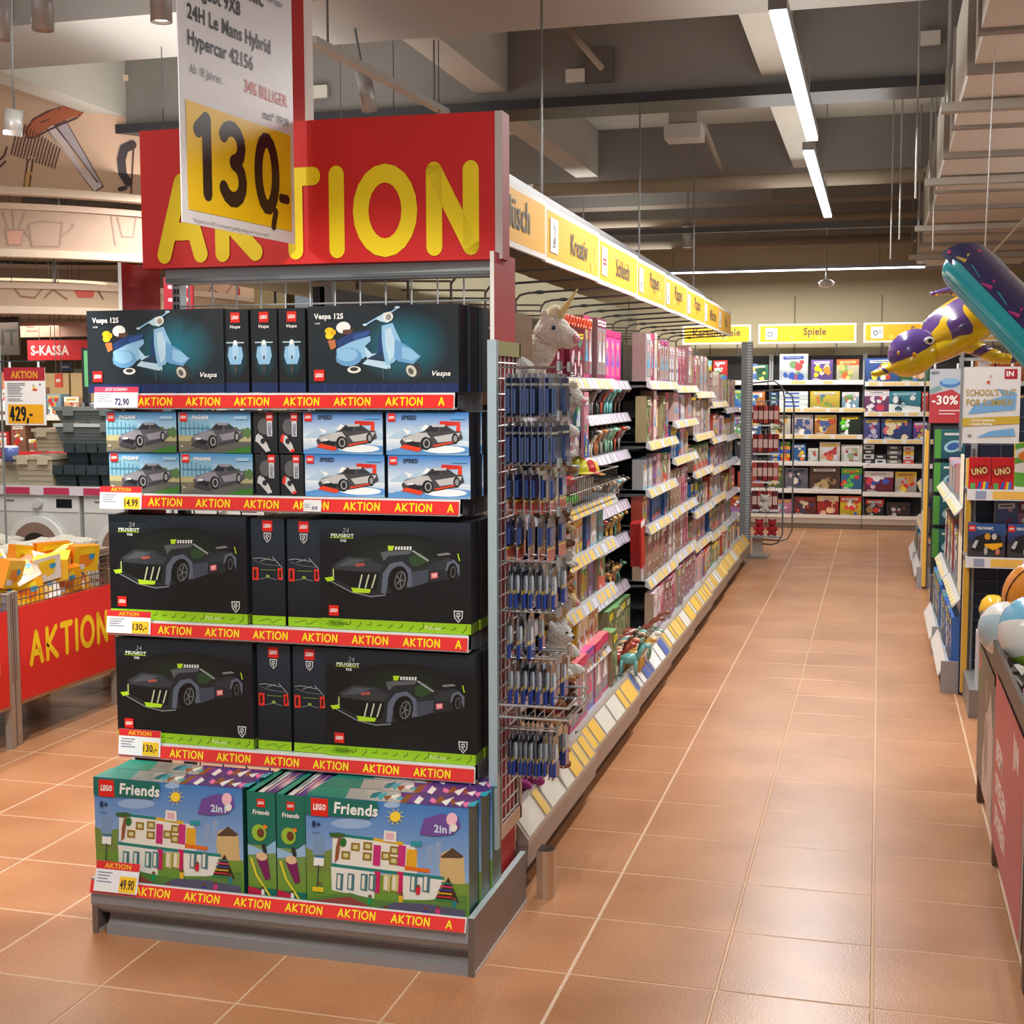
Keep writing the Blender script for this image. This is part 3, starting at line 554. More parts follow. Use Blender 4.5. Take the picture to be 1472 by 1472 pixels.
    a.up().text('Friends', -w*.32, h*.86, h*.105, WHT, .03, .1, .95); a.up().text('8+', -w*.46, h*.72, h*.06, (30, 40, 90), .03); a.rect(-w*.46, h*.67, -w*.41, h*.675, (30, 40, 90)); return a
def art_school_end(w, h):
    a = Art(w, h); a.rect(-w/2, 0, w/2, h, (26, 112, 96)); a.up().grad(-w/2, h*.1, w/2, h*.5, (110, 150, 50), (120, 150, 90)); a.up().poly([(-w/2, h*.5), (0, h*.46), (w/2, h*.56), (w/2, h*.44), (-w/2, h*.4)], (150, 190, 225))
    flogo(a, 0, h*.9, w*.28); a.up().text('Friends', 0, h*.79, h*.045, WHT, .03, .1, .9, center=True)
    a.up().ell(-w*.08, h*.62, w*.26, h*.08, (150, 190, 60)).up().ell(-w*.02, h*.62, w*.13, h*.045, (110, 60, 40)).ell(w*.14, h*.68, w*.08, h*.02, (240, 130, 40)).stroke([(w*.08, h*.5), (w*.12, h*.45)], w*.14, (40, 44, 50))
    a.up().poly([(-w*.2, h*.38), (w*.2, h*.4), (w*.3, h*.2), (w*.12, h*.18)], (120, 30, 90)).ell(0, h*.4, w*.2, h*.04, (220, 190, 150)).stroke([(-w*.38, h*.38), (-w*.2, h*.22), (w*.3, h*.02)], w*.08, (222, 212, 60), False)
    a.up().poly([(-w/2, 0), (w*.1, 0), (0, h*.08), (-w/2, h*.11)], (200, 30, 70)).poly([(w*.1, 0), (w/2, 0), (w/2, h*.05)], (190, 150, 140)).ell(w*.02, h*.1, w*.06, h*.018, (110, 70, 40)).poly([(-w*.04, h*.02), (w*.1, h*.02), (w*.06, h*.09), (-w*.02, h*.09)], WHT); return a
def art_school_top(w, d):
    a = Art(w, d); a.rect(-w/2, 0, w/2, d, (84, 48, 128)); r = random.Random(11)
    a.up().poly([(-w/2, 0), (-w*.1, 0), (-w*.2, d), (-w/2, d)], (40, 160, 140)).poly([(-w*.25, 0), (w*.1, 0), (w*.02, d), (-w*.3, d)], (230, 226, 220))
    for k in range(16): x = w*(-.12+.04*k); a.up().poly([(x, d*r.random()*.5), (x+w*.04, d*r.random()*.4), (x+w*.035, d*(.5+.5*r.random())), (x-w*.01, d*(.4+.6*r.random()))], r.choice([(240, 120, 180), (250, 210, 70), (60, 60, 140), (240, 240, 235), (40, 170, 190), (110, 60, 160), (140, 80, 50)]))
    return a
def carton(w, h, d, col, front=None, top=None, side=None, name='carton'):
    """a printed cardboard box: base centre-front at the origin, front towards -Y"""
    b = M(); b.box(-w/2, w/2, 0, d, 0, h, col, top=top, side=side)
    me = b.mesh(name, CARD); parts = []
    if front: parts.append(('printed_front', front.mesh('printed_front'), (0, 0, 0)))
    return me, parts
# ================================================================== THE FRONT DISPLAY (gondola end)
EC = thing('end_display', 'red and grey gondola end display stacked with building-set cartons under a big header', 'display shelf', (-1.63, 3.5, 0))
def ecb(b, name, mat, par=None, smooth=False):     # geometry given in world metres, parented to the display
    o = b.build(name, mat, par or EC, smooth); p = Vector((-1.63, 3.5, 0))
    if par is None: o.location = -p
    return o
GR, GRD, SIL = (150, 154, 160), (112, 106, 106), (186, 194, 198)
# plinth: lip, recessed face, kick strip, side plates, deck
b = M()
b.prism([(3.36, .095), (3.365, .155), (3.40, .155), (3.40, .06), (3.385, .06), (3.37, .075)], -2.205, -1.045, GR, 'x')
b.prism([(3.395, .04), (3.395, .1), (3.42, .1), (3.42, .0), (3.375, .0), (3.375, .018)], -2.165, -1.03, GRD, 'x')
b.box(-2.16, -1.03, 3.368, 3.38, .0, .028, GR)
b.box(-2.16, -1.045, 3.40, 3.9, .125, .14, (66, 68, 72)); ecb(b, 'plinth', METAL)
for x0 in (-2.205, -1.047):
    b = M(); b.box(x0, x0+.018, 3.365, 3.92, .0, .165, (118, 108, 104), top=(190, 205, 208)); b.box(x0-.002, x0+.02, 3.37, 3.93, 0, .012, (196, 190, 182)); ecb(b, 'plinth_side', METAL)
def tape_art(w, h, sp=.158, off=.0, glen=.104):
    a = Art(w, h); a.rect(-w/2, 0, w/2, h, (226, 44, 40)); a.up(); x = -w/2+off
    gh = h*.55
    while x < w/2-.02:
        room = w/2-x
        if room > glen: a.glyphs('AKTION', x, h*.22, gh, (250, 226, 20), .2, sx=glen/(gh*4.95), n=6)
        elif room > .03: a.glyphs('AK' if room > .06 else 'A', x, h*.22, gh, (250, 226, 20), .2, sx=glen/(gh*4.95), n=6)
        x += sp
    return a
LV = [(1.585, -2.298, -1.153, 3.62), (1.283, -2.283, -1.139, 3.62), (.893, -2.272, -1.116, 3.62), (.512, -2.253, -1.098, 3.62)]
for i, (z, x0, x1, y0) in enumerate(LV):
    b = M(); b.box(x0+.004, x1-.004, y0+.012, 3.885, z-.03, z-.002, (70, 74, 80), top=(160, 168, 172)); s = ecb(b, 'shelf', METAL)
    s['label'] = NTH[i]+' grey steel shelf from the top with a red promotional tape'
    b = M(); b.prism([(y0-.016, z-.047), (y0-.008, z+.0), (y0+.012, z), (y0+.012, z-.047)], x0, x1, (220, 224, 226), 'x'); b.build('price_rail', GLOSS, s)
    for xs in (x0, x1-.006): b = M(); b.prism([(y0-.012, z-.04), (y0-.008, z+.0), (3.885, z+.0), (3.885, z-.055), (y0+.1, z-.055)], xs, xs+.006, (112, 116, 122), 'x'); b.build('side_bracket', METAL, s)
    ta = tape_art(x1-x0-.004, .038, off=.15+.01*i)
    o = link('promo_tape', ta.mesh('promo_tape', GLOSS), s, ((x0+x1)/2, y0-.0195, z-.043)); o.rotation_euler = (-.16, 0, 0)
b = M(); b.prism([(3.352, .1275), (3.366, .165), (3.37, .165), (3.358, .1275)], -2.205, -1.05, (220, 224, 226), 'x'); s = ecb(b, 'price_rail', GLOSS)
ta = tape_art(1.15, .036, off=.15); o = link('promo_tape', ta.mesh('promo_tape', GLOSS), s, (-1.628, 3.3505, .129)); o.rotation_euler = (-.35, 0, 0)
# posts, side boards, wire grid back, header
for x0 in (-2.185, -1.118):
    b = M(); b.box(x0, x0+.028, 3.885, 3.925, .0, 1.99, SIL)
    for k in range(78): b.box(x0+.006, x0+.013, 3.8835, 3.885, .05+k*.025, .066+k*.025, (50, 54, 60)); b.box(x0+.017, x0+.023, 3.8835, 3.885, .05+k*.025, .066+k*.025, (50, 54, 60))
    ecb(b, 'slotted_post', METAL)
for x0, lab in ((-2.265, 'left'), (-1.075, 'right')):
    b = M(); b.box(x0, x0+.012, 3.70, 3.93, .10, 1.985, (176, 30, 30), front=(235, 232, 228)); ecb(b, 'side_board', MATTE)
b = M()
for k in range(13): b.tube([(-2.12+k*.083, 3.875, .2), (-2.12+k*.083, 3.875, 1.935)], .0028, (196, 204, 208), 5)
for k in range(22): b.tube([(-2.155, 3.88, .2+k*.083), (-1.12, 3.88, .2+k*.083)], .0028, (196, 204, 208), 5)
ecb(b, 'wire_back', METAL)
b = M(); b.box(-2.16, -1.085, 3.80, 3.87, 1.925, 1.968, SIL); b.box(-2.155, -1.09, 3.79, 3.8, 1.93, 1.94, (120, 126, 130)); ecb(b, 'cross_rail', METAL)
HZ0, HZ1 = 1.968, 2.385
b = M()
xl, xm, xr = -2.205, -1.56, -1.075
v = [(xl, 3.745, HZ0), (xm, 3.735, HZ0), (xr, 3.76, HZ0), (xr, 3.82, HZ0), (xl, 3.82, HZ0)]
b.add([(x, y, HZ0) for x, y, _ in v]+[(x, y, HZ1) for x, y, _ in v], [(4, 3, 2, 1, 0), (5, 6, 7, 8, 9), (0, 1, 6, 5), (1, 2, 7, 6), (3, 4, 9, 8), (4, 0, 5, 9)], (214, 22, 20))
b.add([(xr, 3.76, HZ0), (xr, 3.82, HZ0), (xr, 3.82, HZ1), (xr, 3.76, HZ1)], [(0, 1, 2, 3)], (200, 190, 192)); b.box(xr, xr+.022, 3.755, 3.83, HZ0, HZ1, (170, 28, 30), front=(205, 196, 196))
hd = ecb(b, 'header_sign', MATTE)
a = Art(); a.glyphs('AKTION', 0, 0, .215, (252, 222, 0), .25, sx=.93, gap=.42, n=12)
pz = at(240, 358, y=3.72)
HS = (at(672, 300, y=3.74).x-at(246, 300, y=3.74).x)/(a.p[-1][0][0][0]-.0)
xs_ = [q[0] for p_, c_, l_ in a.p for q in p_]; sc = (at(688, 300, y=3.74).x-at(226, 300, y=3.74).x)/(max(xs_)-min(xs_))
hx = at(226, 358, y=3.74).x-min(xs_)*sc
def onhdr(x, z, l):
    X = hx+x*sc; f = (X-xl)/(xm-xl) if X < xm else (X-xm)/(xr-xm)
    y = 3.745-.01*f if X < xm else 3.735+.025*f
    return (X, y-.003-l*.002, 2.008+z*1.0)
# split strokes at the fold by subdividing is unnecessary: letters are raised by 3 mm
link('header_lettering', a.mesh('header_lettering', MATTE, place=onhdr), hd)
# red pole rising from the header
b = M(); b.box(-1.71, -1.668, 3.775, 3.82, 2.38, 3.86, (176, 30, 32)); b.box(-1.668, -1.660, 3.775, 3.82, 2.38, 3.86, (228, 220, 214))
o = b.build('pole', MATTE); tag(o, 'square red pole rising from the header sign to the ceiling', 'pole')
# big price poster, hung from the pole and turned to face the aisle
PW, PZ0, PZ1 = .575, 2.022, 2.98
P0 = Vector((-1.728, 3.135, 0)); P1 = Vector((-1.672, 3.70, 0)); ang = math.atan2(P1.y-P0.y, P1.x-P0.x); PW = (P1-P0).length
t = thing('price_poster', 'big white and yellow price poster reading 130 hanging in front of the red header', 'price poster', ((P0.x+P1.x)/2, (P0.y+P1.y)/2, PZ0), ang)
b = M(); b.box(-PW/2, PW/2, .001, .004, 0, PZ1-PZ0, (236, 236, 240)); b.build('sheet', CARD, t)
def pu(u, v):     # where a pixel of the poster lies on its plane
    n = Vector((math.sin(ang), -math.cos(ang), 0)); d = BR*((u-736)/F_PX)-BU*((v-736)/F_PX)+BF; o = Vector((0, 0, CAM_H)); c0 = Vector(t.location)
    q = o+d*((c0-o).dot(n)/d.dot(n)); q -= c0; return (q.x*math.cos(ang)+q.y*math.sin(ang), q.z)
a = Art(PW, 1)
yb0, yb1 = pu(277, 302), pu(421, 333); yt0, yt1 = pu(267, 140), pu(414, 196)
ZB, ZT = (yb0[1]+yb1[1])/2, (yt0[1]+yt1[1])/2; XL, XR = -PW/2+.025, PW/2-.02
a.rect(XL, ZB, XR, ZT, (250, 206, 24)); DH = (ZT-ZB)
a.up()
x = XL+PW*.10; k = (XR-XL)*.86/3.05/(DH*.66)*1.28
a.glyphs('130', x-PW*.01, ZB+DH*.19, DH*.68, (34, 26, 26), .225, sx=k*1.0, gap=.42, n=12)
a.glyphs(',-', XL+PW*.74, ZB+DH*.12, DH*.5, (34, 26, 26), .19, sx=k*1.1, gap=.2, n=12)
INK = (52, 54, 66)
zz = ZT
a.text('Ab 18 Jahren.', XL+.02, zz+.065, .03, (110, 112, 122), 0, 0, .85)
a.text('34% BILLIGER', PW*.04, zz+.075, .035, (214, 70, 70), .015, fit=PW*.40); a.text('statt* 199,99', PW*.20, zz+.018, .028, INK, .015, fit=PW*.25)
for i, s_ in enumerate(('Hypercar 42156', '24H Le Mans Hybrid', 'Peugeot 9X8', 'LEGO Technic')):
    a.text(s_, XL+.015, zz+.128+i*.066, .052, (36, 38, 50), .022, 0, .86)
a.text('TOP Interspar', PW*.12, zz+.345, .026, (130, 140, 160), .01); a.text('*Ersparnis bis 85 % bundesweit gueltig solange der Vorrat reicht', XL+.02, ZB-.032, .013, (150, 150, 155), 0, 0, 1.05)
link('printed_front', a.mesh('printed_front', CARD), t)
b = M(); b.tube([(-PW/2+.02, 0, PZ1-PZ0), (PW/2, 0, PZ1-PZ0)], .006, (190, 190, 190), 6); b.build('hanging_rail', METAL, t)
# ------------------------------------------------------------------ cartons on the display
def stack_carton(name, label, cat, mesh, parts, u0, u1, v, y, z, group, dx=0):
    p0 = at(u0, v, y=y); p1 = at(u1, v, y=y)
    return place(mesh, name, label, cat, ((p0.x+p1.x)/2+dx, y, z), 0, group, parts), p1.x-p0.x
YF = 3.628
vs_me, vs_p = carton(.456, .248, .085, (24, 32, 42), art_scooter(.456, .248))
ve_me, ve_p = carton(.083, .245, .24, (24, 28, 36), art_scooter_end(.083, .245), top=(30, 38, 50))
place(vs_me, 'building_set_carton', 'leftmost dark carton with a blue scooter picture on the top display shelf', 'toy box', (-2.098, YF-.01, 1.586), 0, None, vs_p)
place(vs_me, 'building_set_carton', 'right-hand dark carton with a blue scooter picture on the top display shelf', 'toy box', (-1.372, YF-.01, 1.586), .0, None, vs_p)
for k in range(2): place(vs_me, 'building_set_carton', 'dark scooter carton standing %s behind the right-hand one on the top shelf' % ('directly', 'last')[k], 'toy box', (-1.365+.004*k, YF+.08+.088*k, 1.586), 0, None, vs_p)
for k, u in enumerate((338, 379, 419)):
    place(ve_me, 'building_set_carton', '%s of the three narrow upright scooter cartons on the top shelf' % ('left', 'middle', 'right')[k], 'toy box', (at(u, 500, y=YF).x+.004, YF-.004, 1.586), 0, 'upright scooter cartons', ve_p)
gc_me, gc_p = carton(.238, .122, .06, (40, 44, 52), art_coupe(.238, .122)); rc_me, rc_p = carton(.248, .122, .06, (34, 40, 52), art_rally(.248, .122))
ge_me, ge_p = carton(.076, .12, .22, (30, 32, 36), art_racer_end(.076, .12, (200, 200, 205))); re_me, re_p = carton(.073, .12, .22, (30, 32, 36), art_racer_end(.073, .12, (230, 50, 40)))
for r in range(2):
    z = 1.284+.1235*r; row = ('lower', 'upper')[r]; e = -.004*r
    place(gc_me, 'building_set_carton', '%s left small carton with a grey sports car' % row, 'toy box', (-2.150+e, YF-.005*r, z), 0, None, gc_p)
    place(gc_me, 'building_set_carton', '%s small carton with a grey sports car, second from the left' % row, 'toy box', (-1.908+e, YF, z), 0, None, gc_p)
    place(ge_me, 'building_set_carton', '%s narrow black carton end with a silver car, beside the grey car boxes' % row, 'toy box', (-1.744+e, YF+.005, z), 0, None, ge_p)
    place(re_me, 'building_set_carton', '%s narrow black carton end with a red-nosed car' % row, 'toy box', (-1.664+e, YF+.004, z), 0, None, re_p)
    place(rc_me, 'building_set_carton', '%s small snowy blue carton with a red rally car, left column' % row, 'toy box', (-1.497+e, YF, z), 0, None, rc_p)
    place(rc_me, 'building_set_carton', '%s small snowy blue carton with a red rally car, right column' % row, 'toy box', (-1.236+e, YF-.006, z), 0, None, rc_p)
    for k in range(3): place(rc_me, 'building_set_carton', '%s rally car carton standing %s behind the right column' % (row, NTH[k]), 'toy box', (-1.238+.003*k+e, YF+.057+.062*k, z), 0, None, rc_p)
hy = art_hyper(.462, .322); he = art_hyper_end(.108, .32)
hy_me, hy_p = carton(.462, .322, .08, (34, 40, 46), hy); he_me, he_p = carton(.108, .32, .24, (30, 36, 42), he)
# green foot band on the visible sides
gb = M(); gb.box(.2312, .2318, .001, .079, .001, .03, (110, 140, 40)); gbm = gb.mesh('foot_band', CARD); hy_p = hy_p+[('foot_band', gbm, (0, 0, 0))]
for r, (z, n) in enumerate(((.894, 'third'), (.513, 'fourth'))):
    sh = .012*(r)
    place(hy_me, 'building_set_carton', 'left black carton with a grey hypercar on the %s display shelf' % n, 'toy box', (-2.043+sh, YF-.006, z), 0, None, hy_p)
    place(hy_me, 'building_set_carton', 'right black carton with a grey hypercar on the %s display shelf' % n, 'toy box', (-1.344+sh, YF-.004, z), 0, None, hy_p)
    for k in range(2): place(hy_me, 'building_set_carton', 'black hypercar carton %s behind the right front one on the %s shelf' % (('directly', 'last')[k], n), 'toy box', (-1.342+.005*k+sh, YF+.082+.085*k, z), 0, None, hy_p)
    for k in range(2): place(he_me, 'building_set_carton', '%s narrow black carton end with red tail lights on the %s shelf' % (('left', 'right')[k], n), 'toy box', (-1.748+.117*k+sh, YF+.006, z), 0, None, he_p)
SH, SD = .318, .095
fa = art_school(.48, SH); top = art_school_top(.48, SD)
fr_me, fr_p = carton(.48, SH, SD, (22, 84, 80), fa, side=(24, 78, 74)); fr_p = fr_p+[('printed_top', top.mesh('printed_top', place=lambda x, z, l: (x, z, SH+.0005+l*.0004)), (0, 0, 0))]
fe_me, fe_p = carton(.088, .312, .25, (24, 92, 84), art_school_end(.088, .312)); te = art_school_top(.088, .25); fe_p = fe_p+[('printed_top', te.mesh('printed_top', place=lambda x, z, l: (x, z, .3125+l*.0004)), (0, 0, 0))]
ZB_ = .141
place(fr_me, 'building_set_carton', 'left front colourful carton with a school building on the bottom deck', 'toy box', (-1.972, 3.405, ZB_), 0, None, fr_p)
place(fr_me, 'building_set_carton', 'school building carton hidden behind the left front one on the bottom deck', 'toy box', (-1.966, 3.503, ZB_), 0, None, fr_p)
place(fr_me, 'building_set_carton', 'right front colourful carton with a school building on the bottom deck', 'toy box', (-1.293, 3.398, ZB_), 0, None, fr_p)
for k in range(2): place(fr_me, 'building_set_carton', 'school building carton %s behind the right front one on the bottom deck' % ('directly', 'last')[k], 'toy box', (-1.288+.004*k, 3.496+.098*k, ZB_), 0, None, fr_p)
place(fe_me, 'building_set_carton', 'left of two narrow green carton ends with girls playing ball', 'toy box', (-1.676, 3.41, ZB_), 0, None, fe_p)
place(fe_me, 'building_set_carton', 'right of two narrow green carton ends with girls playing ball', 'toy box', (-1.582, 3.405, ZB_), 0, None, fe_p)
# ------------------------------------------------------------------ price labels clipped to the rails
def price_label(u0, u1, v0, v1, y, label, price, yel, head='AKTION', hc=(214, 40, 44), tc=(235, 180, 40), tilt=-.12):
    p0 = at(u0, v1, y=y); p1 = at(u1, v0, y=y); w_, h_ = p1.x-p0.x, p1.z-p0.z
    t = thing('price_label', label, 'price label', ((p0.x+p1.x)/2, y, p0.z)); t.rotation_euler = (tilt, 0, 0)
    b = M(); b.box(-w_/2, w_/2, 0, .0015, 0, h_, (232, 234, 238)); b.build('card', CARD, t)
    a = Art(w_, h_)
    if head: a.rect(-w_/2, h_*.74, w_/2, h_, hc); a.up().text(head, 0, h_*.78, h_*.17, tc, .03, 0, 1.15 if len(head) < 8 else .8, center=True)
    if yel: a.rect(w_*.08, h_*.03, w_*.46, h_*.55, (246, 196, 40))
    a.up().text(price, w_*.1 if yel else -w_*.02, h_*.12, h_*.34, (40, 30, 40) if yel else (60, 50, 110), .025, fit=w_*.32)
    for k in range(4): a.rect(-w_*.44, h_*(.62-.1*k), -w_*(.10+.05*(k % 3)), h_*(.645-.1*k), (120, 130, 160))
    link('printed_front', a.mesh('printed_front'), t); return t
price_label(135, 197, 556, 586, 3.598, 'white price label 72.90 at the left end of the top display shelf', '72⁹⁰' if 0 else '72.90', False, 'JETZT ZUGREIFEN', (226, 60, 90), (240, 200, 215))
price_label(143, 202, 700, 731, 3.598, 'price label 14.99 at the left end of the second display shelf', '14.99', True)
price_label(436, 461, 719, 735, 3.595, 'small white price label 39.99 in the middle of the second display shelf', '39.99', False, None)
price_label(153, 215, 880, 909, 3.598, 'price label 130 at the left end of the third display shelf', '130,-', True)
price_label(170, 229, 1052, 1084, 3.598, 'price label 130 at the left end of the fourth display shelf', '130,-', True)
price_label(134, 195, 1245, 1280, 3.345, 'price label 49.90 on the bottom deck before the left school carton', '49.90', True, tilt=-.3)
# ------------------------------------------------------------------ wire grid panel on the aisle side with its hooks
t = thing('grid_panel', 'tall silver framed wire grid panel fixed to the right side of the red display', 'grid panel', (-1.06, 3.63, .27))
b = M(); b.box(0, .026, -.012, .012, 0, 1.462, (172, 194, 202)); b.box(0, .014, .012, .30, 1.42, 1.462, (176, 172, 120)); b.box(0, .014, .012, .30, 0, .04, (190, 166, 146)); b.box(0, .014, .285, .305, 0, 1.462, (176, 170, 160))
b.build('frame', METAL, t)
b = M()
for k in range(6): b.tube([(.008, .05+k*.045, .03), (.008, .05+k*.045, 1.43)], .0026, (200, 200, 200), 5)
for k in range(32): b.tube([(.008, .01, .05+k*.045), (.008, .29, .05+k*.045)], .0026, (200, 200, 200), 5)
b.build('wire_mesh', METAL, t)
b = M(); b.tube([(-.012, .285, -.27), (-.012, .285, 0)], .012, (176, 170, 164), 10); b.lathe([(0, -.245), (.026, -.262), (.028, -.27)], -.012, .285, (150, 150, 150), 14); b.build('foot', STEEL, t)
rows = [(1.645, .118, 'plain'), (1.505, .116, 'plain'), (1.372, .12, 'fig'), (1.235, .118, 'fig'), (1.09, .115, 'tool'), (.945, .118, 'tool'), (.81, .115, 'tool'), (.60, .115, 'tool')]
hm = M(); hm.tube([(0, 0, 0), (.175, 0, 0), (.175, .03, 0), (.01, .03, 0)], .0028, (196, 200, 202), 5); hm.box(.172, .18, -.002, .034, -.012, .016, (190, 196, 198)); hme = hm.mesh('hook', STEEL)
def pack(kind):
    b = M(); w_, h_, d_ = .075, .112, .009
    n = (28, 38, 78)
    if kind == 'plain':
        b.box(-w_/2, w_/2, 0, d_*.3, 0, h_, n, side=(70, 84, 116)); b.box(-w_*.36, w_*.36, -d_*.7, 0, h_*.1, h_*.72, (52, 70, 112), front=(60, 74, 110)); b.box(-w_*.46, w_*.46, -.0006, 0, h_*.80, h_*.86, (206, 210, 190))
    elif kind == 'fig':
        b.box(-w_/2, w_/2, 0, d_*.3, 0, h_, n, side=(64, 76, 108)); b.box(-w_*.5, w_*.5, -.0008, 0, 0, h_*.32, (206, 74, 50), side=(225, 170, 140)); b.box(-w_*.5, w_*.5, -.0012, 0, h_*.3, h_*.36, (240, 190, 60)); b.box(-w_*.3, w_*.3, -d_*.6, 0, h_*.42, h_*.85, (40, 60, 120))
    else:
        b.box(-w_/2, w_/2, 0, d_*.3, 0, h_, (30, 34, 48), side=(58, 66, 86)); b.box(-w_*.5, w_*.5, -.0008, 0, h_*.42, h_*.52, (226, 190, 40)); b.box(-w_*.3, w_*.3, -d_*.7, 0, h_*.05, h_*.42, (40, 66, 150)); b.ball((0, -d_*.3, h_*.62), (.006, .005, .03), (190, 196, 206), 6, 5)
    b.box(-.02, .02, 0, d_*.3, h_, h_+.012, (120, 126, 136)); return b.mesh('blister_pack', FILM)
pk = {k: pack(k) for k in ('plain', 'fig', 'tool')}
desc = {'plain': 'slim navy blister pack', 'fig': 'navy blister pack with a red and yellow foot', 'tool': 'black blister pack with a yellow band'}
rr = random.Random(4)
for ri, (z, hh, kd) in enumerate(rows):
    for ci, y in enumerate((3.70, 3.83)):
        link('hook', hme, t, (.012, y-3.63-.015, z+.012-.27))
        n = [8, 8, 6, 5, 7, 3, 7, 10][ri]
        for k in range(n):
            x = -1.03+.014+k*(.15/max(n, 5))+rr.uniform(-.002, .002)
            o = link('blister_pack', pk[kd], None, (x, y+rr.uniform(-.003, .003), z-hh-.012), PI/2+rr.uniform(-.06, .06))
            tag(o, '%s, %s from grid, %s row, %s hook' % (desc[kd], NTH[k], NTH[ri], ('near', 'rear')[ci]), 'blister pack', 'packs in grid row %d %s column' % (ri+1, ('near', 'rear')[ci]))
# empty wire basket on the grid and a steel bumper at the foot
t = thing('wire_basket', 'empty chrome wire basket on the grid panel between the two lowest pack rows', 'basket', (-1.03, 3.63, .66))
b = M()
for z in (0, .035): b.tube([(0, 0, z), (.20, 0, z), (.20, .28, z), (0, .28, z)], .004, (205, 208, 210), 6, True)
b.build('rim', STEEL, t)
b = M()
for k in range(7): b.tube([(.02+k*.028, 0, .03), (.02+k*.028, 0, 0), (.02+k*.028, .28, 0), (.02+k*.028, .28, .03)], .002, (190, 192, 194), 5)
b.build('wires', STEEL, t)
b = M(); pts = [(.033*math.cos(a_), .033*math.sin(a_)) for a_ in [PI*k/10-PI/2 for k in range(11)]]
b.prism([(-.02, -.034)]+[(p[0], p[1]) for p in pts]+[(-.02, .034)], 0, .155, (206, 196, 186), 'z')
b.prism([(-.018, -.03)]+[(p[0]*.93, p[1]*.93) for p in pts]+[(-.018, .03)], .1552, .156, (110, 104, 98), 'z')
o = b.build('kick_guard', STEEL, loc=(-.985, 3.99, 0)); tag(o, 'rounded brushed steel kick guard on the floor at the display corner', 'kick guard')
# ================================================================== GOODS
def blobs(a, r, w, h, cols, n=5, lo=.1, hi=.8):
    for k in range(n):
        c = r.choice(cols); cx, cy = r.uniform(-w*.32, w*.32), r.uniform(h*lo, h*hi); s = r.uniform(.07, .2)*min(w, h)
        a.up()
        if r.random() < .5: a.ell(cx, cy, s, s*r.uniform(.6, 1.2), c, 10, r.uniform(0, 3))
        else: a.poly([(cx+s*r.uniform(.6, 1.3)*math.cos(t), cy+s*r.uniform(.6, 1.3)*math.sin(t)) for t in [2*PI*i/7 for i in range(7)]], c)
def toy_art(w, h, base, cols, seed, title=None, style=0):
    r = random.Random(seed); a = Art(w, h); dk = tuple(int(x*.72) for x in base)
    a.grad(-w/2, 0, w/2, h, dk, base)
    if style == 1: a.up().rect(-w/2, h*.72, w/2, h, cols[0])
    if style == 2: a.up().poly([(-w/2, 0), (w/2, 0), (w/2, h*.25), (-w/2, h*.4)], cols[0])
    if style == 3: a.up().rect(-w*.36, h*.14, w*.36, h*.72, (210, 216, 220))
    blobs(a, r, w, h, cols, 10 if w*h > .02 else 4)
    a.up().poly([(-w*.36, h*.80), (w*.36, h*.82), (w*.34, h*.93), (-w*.38, h*.91)], r.choice([WHT, YEL, cols[-1]])); a.up().stroke([(-w*.28, h*.86), (w*.26, h*.875)], h*.03, dk, False)
    for k in range(2): a.rect(-w*.4, h*(.04+.05*k), -w*(.05+.1*k), h*(.06+.05*k), WHT)
    return a
SKIN = [(238, 196, 166), (222, 170, 136), (150, 100, 70)]
def doll_art(w, h, base, seed):
    r = random.Random(seed); a = Art(w, h); pk = r.choice([tuple(min(255, int(x*1.2)+10) for x in base), (190, 170, 160), (206, 196, 190), (120, 80, 90), (150, 150, 160)]); a.rect(-w/2, 0, w/2, h, base)
    a.up().rect(-w*.40, h*.08, w*.40, h*.84, pk); sk = r.choice(SKIN); hr = r.choice([(236, 206, 120), (90, 52, 34), (190, 90, 50), (240, 150, 190)]); dr = r.choice([(226, 60, 140), (150, 110, 200), (90, 170, 210), (250, 220, 120), (240, 240, 240)])
    a.up().ell(0, h*.70, w*.17, h*.10, hr); a.up().ell(0, h*.69, w*.11, h*.065, sk); a.up().poly([(-w*.06, h*.62), (w*.06, h*.62), (w*.1, h*.48), (w*.28, h*.28), (-w*.28, h*.28), (-w*.1, h*.48)], dr)
    a.stroke([(-w*.07, h*.58), (-w*.22, h*.42)], w*.05, sk).stroke([(w*.07, h*.58), (w*.22, h*.44)], w*.05, sk).stroke([(-w*.06, h*.28), (-w*.06, h*.13)], w*.055, sk).stroke([(w*.06, h*.28), (w*.06, h*.13)], w*.055, sk)
    for sx in (-1, 1): a.up().ell(sx*w*.04, h*.695, w*.015, h*.008, (40, 40, 60))
    a.up().poly([(-w*.45, h*.87), (w*.35, h*.88), (w*.35, h*.96), (-w*.45, h*.96)], r.choice([WHT, (250, 190, 220), (230, 40, 120)])); a.up().stroke([(-w*.36, h*.915), (w*.25, h*.92)], h*.025, base, False); return a
def mk_box(w, h, d, base, art, side=None, top=None):
    me, p = carton(w, h, d, base, art, side=side, top=top); return (me, p, w)
PINKS = [(190, 70, 116), (206, 140, 160), (140, 62, 90), (214, 176, 180), (164, 130, 166), (120, 44, 62), (196, 180, 184)]
DOLL = [mk_box(w, h, .075, c, doll_art(w, h, c, i), side=tuple(int(q*.78) for q in s)) for i, (w, h, c, s) in enumerate([(.12, .27, PINKS[0], (206, 160, 140)), (.13, .26, PINKS[1], (196, 166, 150)), (.10, .28, PINKS[3], (190, 150, 130)), (.14, .25, PINKS[4], (186, 156, 150)), (.12, .26, PINKS[5], (170, 120, 110)), (.11, .27, PINKS[2], (200, 150, 150)), (.15, .26, PINKS[6], (190, 170, 160))])]
